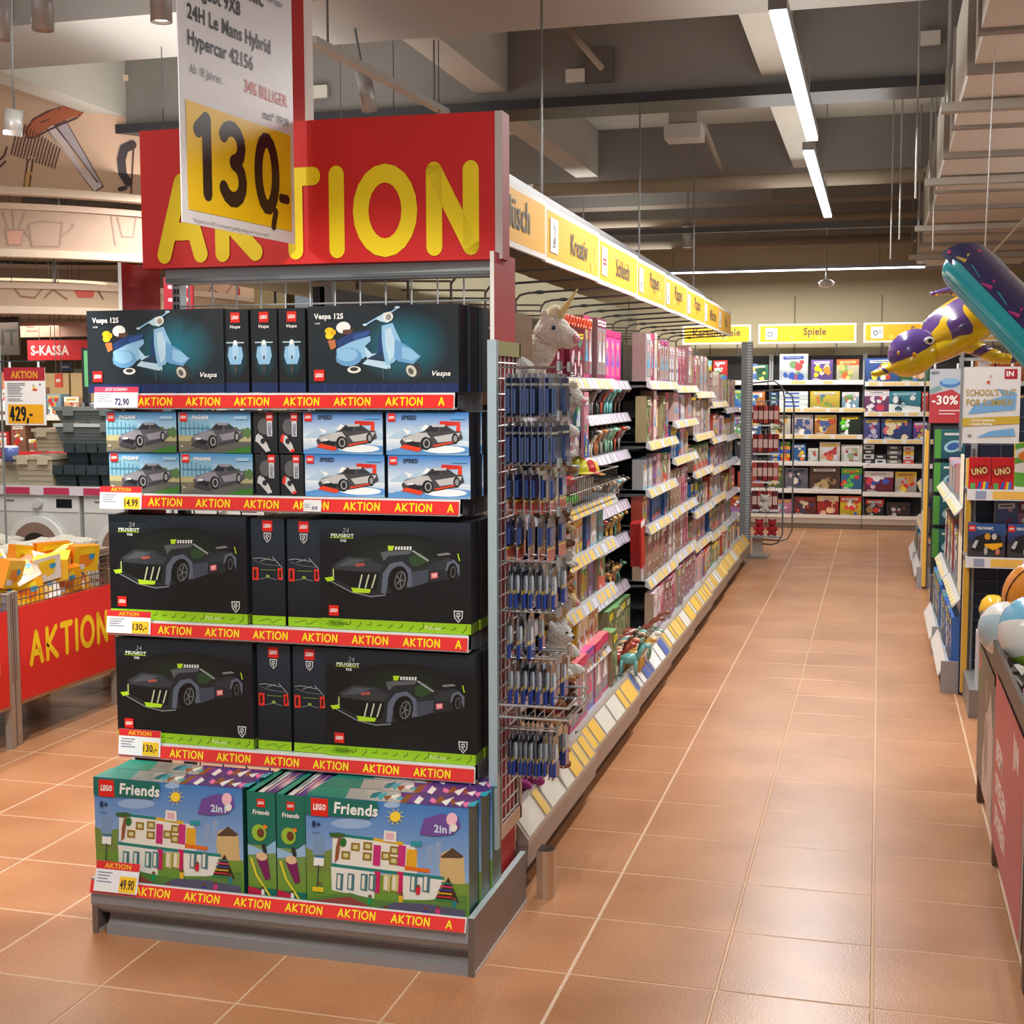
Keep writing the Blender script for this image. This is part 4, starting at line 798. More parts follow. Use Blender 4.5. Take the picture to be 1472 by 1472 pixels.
DOLLS = [mk_box(w, h, .06, c, doll_art(w, h, c, 20+i), side=s) for i, (w, h, c, s) in enumerate([(.10, .17, PINKS[0], (196, 150, 140)), (.12, .18, PINKS[1], (206, 170, 160)), (.09, .16, PINKS[3], (180, 140, 130)), (.13, .165, (150, 190, 210), (160, 160, 160)), (.11, .17, PINKS[4], (190, 160, 160))])]
MIXC = [(60, 110, 180), (220, 190, 60), (90, 160, 90), (200, 80, 60), (150, 110, 170), (230, 220, 210), (220, 130, 60), (60, 60, 70), (120, 180, 200)]
MIX = []
for i in range(12):
    c = MIXC[i % 9]; w_, h_ = .10+.02*(i % 4), .15+.012*(i % 5)
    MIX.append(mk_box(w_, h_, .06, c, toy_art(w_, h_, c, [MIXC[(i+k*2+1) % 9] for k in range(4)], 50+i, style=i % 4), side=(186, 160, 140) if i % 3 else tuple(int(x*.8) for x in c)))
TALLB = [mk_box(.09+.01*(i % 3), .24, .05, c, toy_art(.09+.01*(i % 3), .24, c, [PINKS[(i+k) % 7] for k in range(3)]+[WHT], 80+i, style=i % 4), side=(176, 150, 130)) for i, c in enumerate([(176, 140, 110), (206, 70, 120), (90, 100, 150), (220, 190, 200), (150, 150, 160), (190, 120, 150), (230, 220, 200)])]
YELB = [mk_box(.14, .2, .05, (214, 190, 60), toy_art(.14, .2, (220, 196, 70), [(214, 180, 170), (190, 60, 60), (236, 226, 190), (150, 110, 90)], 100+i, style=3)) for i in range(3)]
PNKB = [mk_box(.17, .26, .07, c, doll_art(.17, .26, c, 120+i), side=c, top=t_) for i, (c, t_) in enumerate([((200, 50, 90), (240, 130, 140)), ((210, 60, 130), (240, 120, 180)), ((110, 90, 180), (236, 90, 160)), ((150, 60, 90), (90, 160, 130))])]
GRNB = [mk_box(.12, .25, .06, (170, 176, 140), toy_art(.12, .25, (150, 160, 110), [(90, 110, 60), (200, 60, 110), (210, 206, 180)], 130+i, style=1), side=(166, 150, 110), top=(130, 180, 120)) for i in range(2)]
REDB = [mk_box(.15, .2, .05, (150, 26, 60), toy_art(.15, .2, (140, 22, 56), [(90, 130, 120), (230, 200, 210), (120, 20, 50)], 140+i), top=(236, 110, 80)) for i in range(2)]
def figure_mesh(c, seed, s=1.0):
    """a small standing toy horse as one skin: body, neck, head, legs, tail"""
    b = M(); r = random.Random(seed); c2 = tuple(int(x*.6) for x in c)
    b.ball((0, 0, .055*s), (.034*s, .015*s, .018*s), c, 8, 6)
    b.tube([(.026*s, 0, .06*s), (.042*s, 0, .085*s), (.046*s, 0, .098*s)], .011*s, c, 6, r1=.008*s); b.ball((.056*s, 0, .096*s), (.017*s, .008*s, .009*s), c, 7, 5)
    b.tube([(.03*s, 0, .08*s), (.036*s, 0, .104*s), (.046*s, 0, .11*s)], .005*s, c2, 5); b.tube([(-.032*s, 0, .062*s), (-.046*s, 0, .04*s), (-.044*s, 0, .02*s)], .005*s, c2, 5)
    for x in (-.022, .022):
        for y in (-.009, .009): k = r.uniform(-.006, .006); b.tube([(x*s, y*s, .05*s), ((x+k)*s, y*s, .025*s), (x*s, y*s, 0)], .006*s, c, 5, r1=.004*s)
    return b.mesh('toy_animal', GLOSS, True)
FIG = [figure_mesh(c, i) for i, c in enumerate([(170, 70, 50), (226, 190, 150), (230, 226, 215), (120, 190, 190), (90, 70, 60), (206, 160, 80), (150, 150, 145), (60, 56, 54), (200, 130, 80), (130, 180, 150)])]
FIGN = ['chestnut brown', 'cream', 'white', 'turquoise', 'dark brown', 'golden', 'grey', 'black', 'tan', 'mint green']
_pl = {}
def label_mesh(pts, col, key):
    if key not in _pl:
        b = M(); b.face(pts, col); _pl[key] = b.mesh('price_label', CARD)
    return _pl[key]
# ------------------------------------------------------------------ left gondola along the aisle
DR = .0126
def gx(x, y): return x-DR*(y-4.5)
ED = [3.975, 5.04, 6.107, 7.20, 8.255, 9.31, 10.38, 11.45, 12.52]
SIGNW = ['first', 'second', 'third', 'fourth', 'fifth', 'sixth', 'seventh', 'eighth']
BAYS = [  # shelf heights, front x
    ([1.50, 1.12, .915, .70, .45], -1.27), ([1.64, 1.12, .915, .70, .45], -1.165), ([1.64, 1.47, 1.27, 1.00, .82, .56], -1.29), ([1.64, 1.31, 1.05, .85, .55], -1.165),
    ([1.62, 1.40, 1.17, .85, .55], -1.165), ([1.58, 1.28, 1.02, .74, .50], -1.165), ([1.50, 1.22, .98, .74, .46], -1.165), ([1.44, 1.2, .98, .7, .46], -1.165)]
units = []
for bi, (zs, xf) in enumerate(BAYS):
    y0, y1 = ED[bi], ED[bi+1]; X0 = gx(0, (y0+y1)/2)
    t = thing('shelf_unit', 'toy gondola shelf unit under the %s yellow aisle sign from the front' % SIGNW[bi], 'shelf unit', (X0, y0, 0)); units.append(t)
    L = y1-y0-.004
    b = M(); b.box(-1.74, -1.70, 0, L, .0, 1.92, (58, 56, 60)); 
    for k in range(4): b.box(-1.70, -1.697, 0, L, .5+k*.38, .504+k*.38, (32, 32, 34))
    b.build('back_panel', METAL, t)
    b = M(); b.box(-1.70, -1.10, 0, L, .225, .24, (190, 196, 200)); b.build('deck', METAL, t)
    b = M(); b.prism([(-1.035, .165), (-1.035, .18), (-1.095, .262), (-1.11, .262), (-1.11, .235), (-1.07, .165)], 0, L, (186, 176, 164), 'y'); b.box(-1.16, -1.09, 0, L, 0, .1, (74, 56, 46)); b.prism([(-1.10, .06), (-1.04, .09), (-1.035, .165), (-1.11, .165)], 0, L, (160, 148, 140), 'y'); b.build('plinth', METAL, t)
    rb = random.Random(bi); y = .02; pn_ = t.children[-1]
    while y < L-.1:
        w_ = rb.choice([.06, .08, .12, .2]); c = rb.choice([(240, 196, 90), (240, 196, 90), (236, 200, 110), (226, 222, 210)]) if bi != 2 else rb.choice([(90, 110, 180), (236, 238, 240)])
        n = Vector((.082, 0, .06)).normalized()*.0015
        link('price_label', label_mesh([(-1.038+n.x, 0, .185+n.z), (-1.038+n.x, w_, .185+n.z), (-1.09+n.x, w_, .256+n.z), (-1.09+n.x, 0, .256+n.z)], c, ('b', w_, c)), pn_, (0, y, 0)); y += w_+.025
    for yy in (0, L-.02): b = M(); b.box(-1.715, -1.675, yy, yy+.02, 0, 1.93, (150, 154, 152)); b.build('upright', METAL, t)
    for si, z in enumerate(zs):
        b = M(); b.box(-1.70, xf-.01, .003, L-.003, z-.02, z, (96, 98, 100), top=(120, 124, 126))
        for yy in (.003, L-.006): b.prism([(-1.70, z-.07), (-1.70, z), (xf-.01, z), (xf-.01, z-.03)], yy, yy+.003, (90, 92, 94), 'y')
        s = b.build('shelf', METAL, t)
        b = M(); b.prism([(xf+.022, z-.045), (xf+.024, z-.042), (xf+.002, z+.004), (xf-.012, z+.004), (xf-.012, z-.03)], .004, L-.004, (200, 202, 204) if bi != 2 else (196, 190, 204), 'y'); b.build('price_rail', GLOSS, s)
        y = .03
        while y < L-.1:
            w_ = rb.choice([.035, .045, .07]); c = (240, 200, 100) if bi in (1, 3, 4, 5, 6) else (206, 196, 214)
            if rb.random() < .3: c = (214, 216, 226)
            n = .0012; link('price_label', label_mesh([(.0225+n, 0, -.040), (.0225+n, w_, -.040), (.004+n, w_, -.002), (.004+n, 0, -.002)], c, ('s', w_, c)), s, (xf, y, z)); y += w_+rb.choice([.02, .03, .05])
NOUN = {'doll': 'doll box', 'toy': 'toy box'}
def cname(c):
    r_, g_, b_ = c; mx, mn = max(c), min(c)
    if mx-mn < 28: return 'white' if mx > 205 else 'grey' if mx > 90 else 'black'
    if mx == r_: return ('orange' if g_ > b_+50 and g_ < 165 and r_ > 190 else 'yellow' if g_ > 165 and b_ < 140 else 'cream' if g_ > 180 else 'brown' if g_ > b_+15 and r_ < 205 else 'pink' if b_ > g_ and r_ > 180 else 'tan' if g_ > b_+15 else 'red' if b_ < g_+25 else 'wine red')
    if mx == g_: return 'green' if b_ < r_+30 else 'teal'
    return 'purple' if r_ > g_+10 else 'blue'
def where(bi, si, n):
    nm = ['top', 'second', 'third', 'fourth', 'fifth', 'sixth'][si] if si < len(BAYS[bi][0]) else 'bottom'
    return '%s shelf under the %s yellow sign' % (nm, SIGNW[bi])
rg = random.Random(12)
def fill(bi, si, protos, noun, y0=0, y1=1, hmax=.3, cols=None, dx=0, gap=.004, lean=0):
    zs, xf = BAYS[bi]; z = zs[si] if si < len(zs) else .241; x_f = xf if si < len(zs) else -1.12
    ya, yb = ED[bi]+.02, ED[bi+1]-.02; L = yb-ya; y = ya+L*y0; ye = ya+L*y1; k = 0; last = None; grp = noun+' rows on the '+where(bi, si, 0)
    while True:
        me, parts, w_ = protos[rg.randrange(len(protos))] if last is None or rg.random() < .62 else last
        last = (me, parts, w_)
        if y+w_ > ye: break
        yy = y+w_/2; X = gx(x_f, yy)-.012+dx+rg.uniform(-.03, 0)
        c = cname(tuple(int(255*(v if v <= .0031 else v**(1/2.2))) for v in me.color_attributes[0].data[0].color[:3]))
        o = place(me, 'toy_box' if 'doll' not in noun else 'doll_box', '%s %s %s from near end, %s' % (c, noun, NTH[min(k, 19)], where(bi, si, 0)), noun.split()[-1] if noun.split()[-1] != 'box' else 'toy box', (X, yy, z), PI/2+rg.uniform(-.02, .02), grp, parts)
        if lean: o.rotation_euler = (-lean, 0, PI/2)
        y += w_+gap+rg.choice([0, 0, .006]); k += 1
def figs(bi, si, n, y0=0, y1=1, scale=1.0, rows=1, x_off=-.05):
    zs, xf = BAYS[bi]; z = zs[si] if si < len(zs) else .241; x_f = xf if si < len(zs) else -1.12; ya, yb = ED[bi]+.04, ED[bi+1]-.04; L = yb-ya
    for r in range(rows):
        for k in range(n):
            i = rg.randrange(len(FIG)); yy = ya+L*(y0+(y1-y0)*(k+.5)/n)+rg.uniform(-.01, .01)
            o = link('toy_animal', FIG[i], None, (gx(x_f, yy)+x_off-.07*r, yy, z+.001), rg.uniform(-.4, .4)); o.scale = (scale,)*3
            tag(o, '%s toy animal, %s along, %s row, %s' % (FIGN[i], NTH[k], ('front', 'back')[r], where(bi, si, 0)), 'toy figure', 'toy animals on the '+where(bi, si, 0))
# bay 2 (second sign)
fill(1, 0, REDB, 'boxed hair toy', .0, .50, dx=.0); fill(1, 0, [DOLL[5], DOLL[0]], 'doll box', .5, 1)
for k in range(5):
    b = M()
    for s_ in (-1, 1):
        b.tube([(0, s_*.022+.018*math.cos(t), .02+.018*math.sin(t)) for t in [2*PI*i/10 for i in range(10)]], .006, (240, 96, 60), 6, True)
    yy = ED[1]+.08+.11*k; o = b.build('paper_bow', GLOSS, smooth=True, loc=(gx(-1.17, yy), yy, 1.845)); tag(o, 'bright orange looped bow on top of the red boxes, %s from the near end' % NTH[k], 'bow', 'orange bows')
fill(1, 2, [MIX[0], MIX[8], DOLLS[3], DOLLS[1], MIX[5]], 'activity pack'); fill(1, 3, MIX[1:6], 'small toy box'); fill(1, 4, YELB, 'yellow craft box'); fill(1, 5, PNKB[:3]+[PNKB[0]], 'large pink box', 0, .86); fill(1, 5, [GRNB[0]], 'green topped box', .86, 1)
# bay 3: animal figures on shallow shelves
figs(2, 0, 0) if 0 else fill(2, 0, [PNKB[1], DOLL[5]], 'pink play set')
for si in range(1, 6): figs(2, si, 8, rows=2, scale=1.25 if si < 5 else 1.1)
fill(2, 6, [GRNB[0], GRNB[1]], 'green framed box', .35, 1, dx=-.1)
# bays 4..8
for bi in range(3, 8):
    n = len(BAYS[bi][0])
    for si in range(n+1):
        zs = BAYS[bi][0]; top = (2.0 if si == 0 else zs[si-1]-.05); base = zs[si] if si < n else .24; H = top-base
        pool = [p for p in (DOLL+TALLB if (bi+si) % 3 else DOLL+GRNB) if p[0].dimensions.z < H] if 0 else None
        if H > .275: pool = (DOLL+TALLB[:4]+GRNB if si < 2 or bi < 5 else TALLB+DOLL[:2])
        elif H > .245: pool = TALLB
        else: pool = DOLLS+MIX[2:5] if (bi+si) % 2 else MIX+DOLLS[1:3]
        if bi >= 6: pool = [p for p in (MIX+DOLLS)] if H < .25 else TALLB+GRNB
        noun = 'toy box'
        fill(bi, si, pool, noun, 0, 1)
# bay 1: plush; bay 2 hanging cards and basket of hats
def soft(parts, vox=.006):
    """join ellipsoids (centre, radii, rotation-z/y) into one continuous soft body"""
    b = M()
    for c, r, ry in parts: b.ball(c, r, (255, 255, 255), 14, 10, Matrix.Rotation(ry, 3, 'Y'))
    return b
def soft_obj(name, parts, col, parent, vox=.006, mat=None):
    b = M()
    for c, r, ry in parts: b.ball(c, r, col, 14, 10, Matrix.Rotation(ry, 3, 'Y'))
    me = b.mesh('tmp', mat or PLUSH, True); o = bpy.data.objects.new('tmp', me); COL.objects.link(o)
    md = o.modifiers.new('r', 'REMESH'); md.mode = 'VOXEL'; md.voxel_size = vox; md.use_smooth_shade = True
    dg = bpy.context.evaluated_depsgraph_get(); ev = bpy.data.meshes.new_from_object(o.evaluated_get(dg)); bpy.data.objects.remove(o)
    ev.color_attributes and [ev.color_attributes.remove(x) for x in list(ev.color_attributes)]
    ca = ev.color_attributes.new('Col', 'FLOAT_COLOR', 'CORNER'); ca.data.foreach_set('color', list(lin(col))*len(ev.loops)); ev.materials.clear(); ev.materials.append(mat or PLUSH)
    return link(name, ev, parent)
def plush_animal(kind, col, loc, rz, s, label, col2=(240, 236, 226), horn=False, name='plush_animal'):
    t = thing(name, label, 'plush toy', loc, rz); t.scale = (s,)*3
    P = [((0, 0, .08), (.10, .062, .065), 0), ((.085, 0, .13), (.045, .04, .07), .6), ((.13, 0, .185), (.055, .045, .048), .3), ((.175, 0, .168), (.036, .032, .03), .3), ((.12, .03, .225), (.012, .009, .026), 0), ((.12, -.03, .225), (.012, .009, .026), 0)]
    for x in (-.07, .07):
        for y in (-.04, .04): P.append(((x+.02, y, .03), (.045, .024, .024), .5))
    if kind == 'bear': P = [((0, 0, .09), (.065, .06, .08), 0), ((.02, 0, .185), (.058, .058, .052), 0), ((.07, 0, .175), (.024, .026, .02), 0), ((.01, .045, .228), (.012, .02, .02), 0), ((.01, -.045, .228), (.012, .02, .02), 0), ((.07, .045, .03), (.05, .026, .026), 0), ((.07, -.045, .03), (.05, .026, .026), 0), ((.04, .065, .11), (.045, .02, .022), .6), ((.04, -.065, .11), (.045, .02, .022), .6)]
    soft_obj('body', P, col, t, .006)
    b = M()
    if kind == 'bear':
        for y in (-.02, .02): b.ball((.072, y, .2), .006, (20, 18, 18), 6, 5)
        b.ball((.094, 0, .18), .008, (40, 26, 22), 6, 5)
    else:
        for y in (-.036, .036): b.ball((.155, y, .195), .007, (30, 60, 90), 6, 5)
        b.ball((.205, 0, .165), (.008, .02, .014), (226, 150, 170), 6, 5)
    b.build('face', GLOSS, t, True)
    if kind != 'bear':
        b = M()
        for k in range(7): b.ball((.135-.022*k, 0, .235-.02*k-.002*k*k), (.028, .02, .026), col2, 8, 6)
        b.build('mane', PLUSH, t, True)
    if horn: b = M(); b.tube([(.15, 0, .225), (.21, 0, .30)], .013, (236, 220, 150), 8, r1=.002); b.build('horn', GLOSS, t, True)
    return t
plush_animal('horse', (238, 234, 226), (-1.30, 4.80, 1.56), -.35, 1.3, 'large white plush unicorn with a cream horn looking out at the top', (240, 228, 200), True, 'plush_unicorn')
plush_animal('horse', (150, 96, 52), (-1.40, 4.62, 1.60), -.7, 1.0, 'brown plush horse with a cream mane behind the white unicorn', (230, 214, 180))
plush_animal('horse', (226, 222, 216), (-1.16, 4.82, 1.42), -.6, .8, 'white plush foal hanging below the large unicorn', (240, 230, 220))
plush_animal('bear', (110, 84, 50), (-1.16, 4.62, 1.13), -.5, .9, 'olive brown plush monkey sprawling on the second shelf')
plush_animal('bear', (130, 126, 124), (-1.14, 4.6, 1.52), -.4, .55, 'grey plush koala at the top of the plush unit')
plush_animal('bear', (28, 24, 24), (-1.16, 4.72, .925), -.4, .7, 'black plush dog on the third shelf of the plush unit')
plush_animal('bear', (232, 232, 228), (-1.12, 4.70, .55), -.4, .85, 'white plush rabbit slumped over the fourth shelf edge')
plush_animal('bear', (150, 96, 56), (-1.14, 4.55, .46), -.5, .75, 'light brown plush bear below the white rabbit')
plush_animal('bear', (168, 112, 66), (-1.13, 4.55, .245), -.4, .8, 'tan plush dog sitting on the bottom deck')
plush_animal('bear', (190, 70, 150), (-1.17, 4.32, .245), -.4, .8, 'magenta plush toy sitting on the bottom deck')
plush_animal('horse', (236, 206, 160), (-1.15, 4.78, .72), -.5, .6, 'cream plush giraffe on the fourth shelf of the plush unit', (190, 120, 60))
plush_animal('bear', (206, 150, 60), (-1.15, 4.76, .245), -.6, .6, 'golden plush chick on the bottom deck near the second unit')
for k_, (c_, y_, z_, s_, d_) in enumerate([((150, 110, 80), 4.86, 1.28, .6, 'brown'), ((226, 220, 214), 4.80, 1.34, .55, 'white'), ((120, 84, 60), 4.72, 1.02, .6, 'dark brown'), ((214, 190, 150), 4.88, 1.06, .5, 'cream'), ((176, 120, 84), 4.86, .80, .55, 'tan'), ((236, 232, 226), 4.84, .93, .5, 'snow white'), ((190, 150, 110), 4.80, .60, .55, 'sandy'), ((90, 62, 46), 4.9, .36, .6, 'chocolate brown'), ((210, 160, 110), 4.86, .50, .5, 'apricot')]):
    plush_animal('bear', c_, (-1.15+.01*(k_ % 3), y_, z_), -.5+.2*(k_ % 3), s_, 'small %s plush toy in the far-edge jumble, %s of plush unit' % (d_, 'upper half' if z_ > .9 else 'lower half'))
pc = [(206, 190, 170), (90, 70, 60), (220, 220, 216), (180, 120, 80), (60, 60, 64), (210, 160, 170)]
for si, z in enumerate([1.12, .915, .70, .45]):
    for k in range(4):
        c = pc[(si*3+k*2) % 6]; plush_animal('bear', c, (-1.30+rg.uniform(-.01, .01), 4.12+.17*k, z+.001), -.1, .62, '%s plush toy, %s from near end, %s shelf of the plush unit' % (cname(c), NTH[k], NTH[si+1]))
t = thing('cushion', 'pale grey striped plush cushion lying on the top shelf next to the grid panel', 'cushion', (-1.22, 4.35, 1.66)); b = M(); b.ball((0, 0, 0), (.11, .14, .055), (196, 198, 196), 16, 10, fcol=lambda i, k: (206, 208, 206) if k % 2 else (176, 178, 178)); b.build('cover', PLUSH, t, True)
b = M(); b.box(-.2, .2, -.15, .15, 0, .30, (150, 120, 96), side=(140, 112, 90), top=(170, 140, 112)); b.box(-.2, .2, -.152, -.15, .13, .15, (186, 160, 130))
o = b.build('cardboard_box', CARD, loc=(gx(-1.36, 4.3), 4.35, 1.72 if 0 else 1.58)); o.location.z = 1.545; tag(o, 'plain brown cardboard box on top of the plush unit behind the red board', 'cardboard box')
# hanging cards at the start of bay 2 and a chrome basket with caps and jars
hc = [((206, 110, 140), (.10, .30)), ((230, 200, 80), (.05, .30)), ((90, 60, 140), (.07, .28)), ((60, 150, 160), (.09, .16)), ((214, 206, 210), (.13, .26)), ((90, 190, 210), (.08, .12)), ((226, 150, 170), (.09, .27))]
for k, (c, (w_, h_)) in enumerate(hc):
    me, parts, _ = mk_box(w_, h_, .012, c, toy_art(w_, h_, c, [MIXC[(k*3+j) % 9] for j in range(3)]+[WHT], 200+k, style=k % 4))
    yy = 5.08+.055*k; place(me, 'hanging_pack', '%s hanging toy pack, %s of the row left of the toy horses' % (cname(c), NTH[k]), 'toy pack', (gx(-1.15-.02*(k % 3), yy), yy, 1.585-h_), PI/2, None, parts)
b = M(); 
for k in range(7): b.tube([(gx(-1.5, 5.1), 5.08+.055*k, 1.593), (gx(-1.13, 5.1), 5.08+.055*k, 1.593)], .0028, (200, 204, 206), 5)
o = b.build('display_hooks', STEEL, units[1]); o.matrix_world = Matrix.Identity(4); o.matrix_parent_inverse = Matrix.Identity(4); o.location = -units[1].location
bk = thing('wire_basket', 'chrome wire basket of caps and jars on the second shelf of the second unit', 'basket', (gx(-1.20, 5.5), 5.06, 1.125))
b = M()
for z in (0, .06, .12): b.tube([(-.2, 0, z), (.06, 0, z), (.06, 1.0, z), (-.2, 1.0, z)], .003, (170, 172, 174), 5, True)
for k in range(24): b.tube([(.06, k*.0425, 0), (.06, k*.0425, .12)], .002, (160, 162, 164), 5)
b.build('wires', STEEL, bk)
for k, (c, yy, zz, kind) in enumerate([((200, 196, 60), 5.40, 1.27, 'cap'), ((190, 44, 52), 5.56, 1.26, 'cap'), ((226, 176, 50), 5.64, 1.25, 'cap'), ((120, 160, 170), 5.28, 1.25, 'tub'), ((206, 222, 226), 5.42, 1.20, 'tub'), ((214, 226, 230), 5.58, 1.185, 'tub'), ((206, 60, 56), 5.16, 1.22, 'roll'), ((170, 110, 130), 5.22, 1.19, 'roll'), ((110, 206, 90), 5.24, 1.145, 'roll'), ((236, 170, 200), 5.3, 1.15, 'roll')]):
    b = M(); X = gx(-1.2, yy)
    if kind == 'cap': b.lathe([(.062, -.02), (.064, 0), (.05, .035), (.022, .055), (0, .058)], 0, 0, c, 14); b.lathe([(.09, -.018), (.062, -.012)], 0, 0, c, 14); n_ = 'toy_hat'; l_ = '%s round toy cap, %s of the caps on top of the chrome basket' % (cname(c), NTH[k])
    elif kind == 'tub': b.lathe([(0, -.04), (.04, -.04), (.048, .035), (.05, .04), (0, .042)], 0, 0, c, 14); n_ = 'clear_tub'; l_ = 'clear tub of beads, %s one in the chrome basket' % NTH[k-3]
    else: b.tube([(-.02, -.07, 0), (.02, .07, .01)], .024, c, 10); n_ = 'fabric_roll'; l_ = '%s rolled pack, %s item at the near end of the chrome basket' % (cname(c), NTH[k-6])
    o = b.build(n_, GLOSS, smooth=True, loc=(X, yy, zz)); tag(o, l_, 'toy')
# red stocking-like box hanging from the third unit and two brown dinosaurs
b = M(); b.box(-.012, .0, -.055, .055, 0, .25, (176, 14, 14)); b.box(.0, .0006, -.055, .055, .22, .25, (236, 236, 232)); b.box(-.06, -.012, -.05, .05, .01, .24, (150, 14, 14))
o = b.build('red_carton', CARD, loc=(gx(-1.16, 6.95), 7.0, .66)); o.rotation_euler = (.12, 0, 0); tag(o, 'bright red tall carton with a white band hanging at the third unit', 'toy pack')
for k, (yy, sx) in enumerate(((6.75, 1), (6.95, 1))):
    t = thing('toy_dinosaur', 'reddish brown long-necked toy dinosaur, %s one on the bottom deck' % ('nearer', 'farther')[k], 'toy dinosaur', (gx(-1.22, yy), yy, .241), .3)
    soft_obj('body', [((0, 0, .06), (.07, .03, .035), 0), ((.07, 0, .09), (.035, .014, .014), -.8), ((.12, 0, .13), (.04, .011, .011), -.7), ((.165, 0, .165), (.03, .010, .010), -.5), ((.195, 0, .175), (.02, .011, .010), .2), ((-.08, 0, .05), (.04, .013, .013), -.3), ((-.13, 0, .035), (.04, .008, .008), -.3)]+[((x, y, .025), (.013, .013, .03), 0) for x in (-.04, .04) for y in (-.018, .018)], (136, 70, 52), t, .006, GLOSS)
figs(2, 6, 6, .0, .5, 1.5, 2, 0.02)
# ------------------------------------------------------------------ yellow aisle signs with their brackets
def aisle_sign(y0, y1, x, zb, zt, txt, label, pic, facing='x'):
    L = y1-y0; H = zt-zb
    t = thing('aisle_sign', label, 'sign', (x, (y0+y1)/2, zb) if facing == 'x' else ((y0+y1)/2, x, zb), PI/2 if facing == 'x' else 0)
    b = M(); b.box(-L/2+.008, L/2-.008, 0, .012, 0, H, (232, 230, 224)); b.build('board', MATTE, t)
    a = Art(L, H); a.rect(-L/2+.03, H*.09, L/2-.03, H*.91, (238, 176, 26)); r = random.Random(len(txt)+int(y0*10))
    for k in range(5):
        cx, cy = r.uniform(-L*.42, L*.42), r.uniform(H*.25, H*.75); a.up().ell(cx, cy, H*.1, H*.09, (250, 214, 110)).up().ell(cx, cy, H*.06, H*.05, (246, 192, 36))
    if pic:
        cx = -L*.36; a.up().rect(cx-H*.3, H*.2, cx+H*.3, H*.8, (232, 232, 228))
        if pic == 'coin': a.up().ell(cx-H*.08, H*.48, H*.13, H*.15, (120, 124, 126)).ell(cx+H*.16, H*.56, H*.09, H*.1, (150, 152, 154)).up().ell(cx-H*.08, H*.48, H*.07, H*.08, (226, 226, 222)).ell(cx+H*.16, H*.56, H*.04, H*.05, (226, 226, 222))
        elif pic == 'red': a.up().rect(cx-H*.2, H*.42, cx+H*.2, H*.56, (214, 60, 50)).up().stroke([(cx-H*.15, H*.49), (cx+H*.15, H*.49)], H*.03, WHT, False)
        else: a.up().stroke([(cx-H*.1, H*.3), (cx, H*.55), (cx-H*.02, H*.7), (cx+H*.08, H*.6), (cx+H*.06, H*.32), (cx-H*.1, H*.3)], H*.03, (90, 92, 96)).ell(cx+H*.02, H*.4, H*.08, H*.06, (130, 132, 136))
    a.up().text(txt, L*(.08 if pic else 0), H*.30, H*.40*(1.25 if any(c in txt for c in 'pgü') else 1), (84, 76, 60), .015, 0, .9, center=True)
    link('printed_front', a.mesh('printed_front', MATTE), t); return t
SG = [('Plüsch', 'doodle'), ('Kreativ', 'doodle'), ('Schleich', 'red'), ('Puppen', 'doodle'), ('Puppen', 'doodle'), ('Puppen', 'doodle'), ('Mädchen', 'doodle'), ('Fun', 'doodle')]
for i, (s_, p_) in enumerate(SG):
    y0, y1 = ED[i]+.01, ED[i+1]-.01; o = aisle_sign(y0, y1, gx(-1.235, (y0+y1)/2), 2.085, 2.305, s_, 'yellow aisle sign with handwritten lettering, %s in the row from the front' % SIGNW[i], p_); o.rotation_euler.z = PI/2-0.0
    t = thing('sign_board', 'beige back board above the far gondola side, %s from the front' % SIGNW[i], 'board', (gx(-2.12, (y0+y1)/2), (y0+y1)/2, 1.95)); b = M(); b.box(-.008, .008, -(y1-y0)/2, (y1-y0)/2, 0, .36, (176, 166, 132)); b.build('board', MATTE, t); b = M(); b.tube([(0, 0, -.05), (0, 0, 0)], .005, (70, 70, 72), 5); b.build('foot', METAL, t)
    for k in range(2):
        y = y0+(y1-y0)*(.25+.5*k); X = gx(0, y)
        b = M(); b.tube([(-1.70, 0, 1.93), (-1.70, 0, 2.03), (-1.68, 0, 2.055), (-1.64, 0, 2.065), (-1.24, 0, 2.082)], .006, (92, 88, 86), 6); b.tube([(-1.70, 0, 2.04), (-2.1, 0, 2.05)], .005, (92, 88, 86), 6); b.ball((-1.58, 0, 2.068), (.03, .012, .01), (70, 68, 66), 8, 5)
        o = b.build('sign_bracket', METAL, loc=(X, y, 0)); tag(o, 'bent grey sign bracket, %s under the %s aisle sign' % (('nearer', 'farther')[k], SIGNW[i]), 'bracket', 'brackets under the aisle signs')
# ------------------------------------------------------------------ slotted post with hanging packs at the far end of the gondola
px, py = gx(-1.09, 13.0)-.0, 12.95
t = thing('display_post', 'tall grey slotted steel post with looped hangers at the far end of the gondola', 'post', (px, py, 0))
b = M(); b.box(-.075, .03, -.02, .02, 0, 2.05, (128, 132, 134))
for k in range(78): b.box(-.02, .02, -.0215, -.02, .04+k*.026, .052+k*.026, (190, 194, 196))
b.build('upright', METAL, t)
b = M(); b.box(.05, .15, -.02, .03, 0, .20, (190, 180, 168)); b.box(-.2, .2, -.15, .15, 0, .012, (120, 110, 104)); b.build('base', METAL, t)
b = M()
for z0, z1, x1 in ((.12, 1.66, .33), (.16, 1.58, .42)): b.tube([(.03, 0, z1), (x1-.1, 0, z1+.02), (x1-.02, 0, z1-.04), (x1, 0, z1-.14), (x1, 0, z0+.1), (x1-.04, 0, z0+.02), (x1-.1, 0, z0), (.1, 0, z0+.01)], .008, (110, 112, 116), 6)
b.build('hoop', METAL, t)
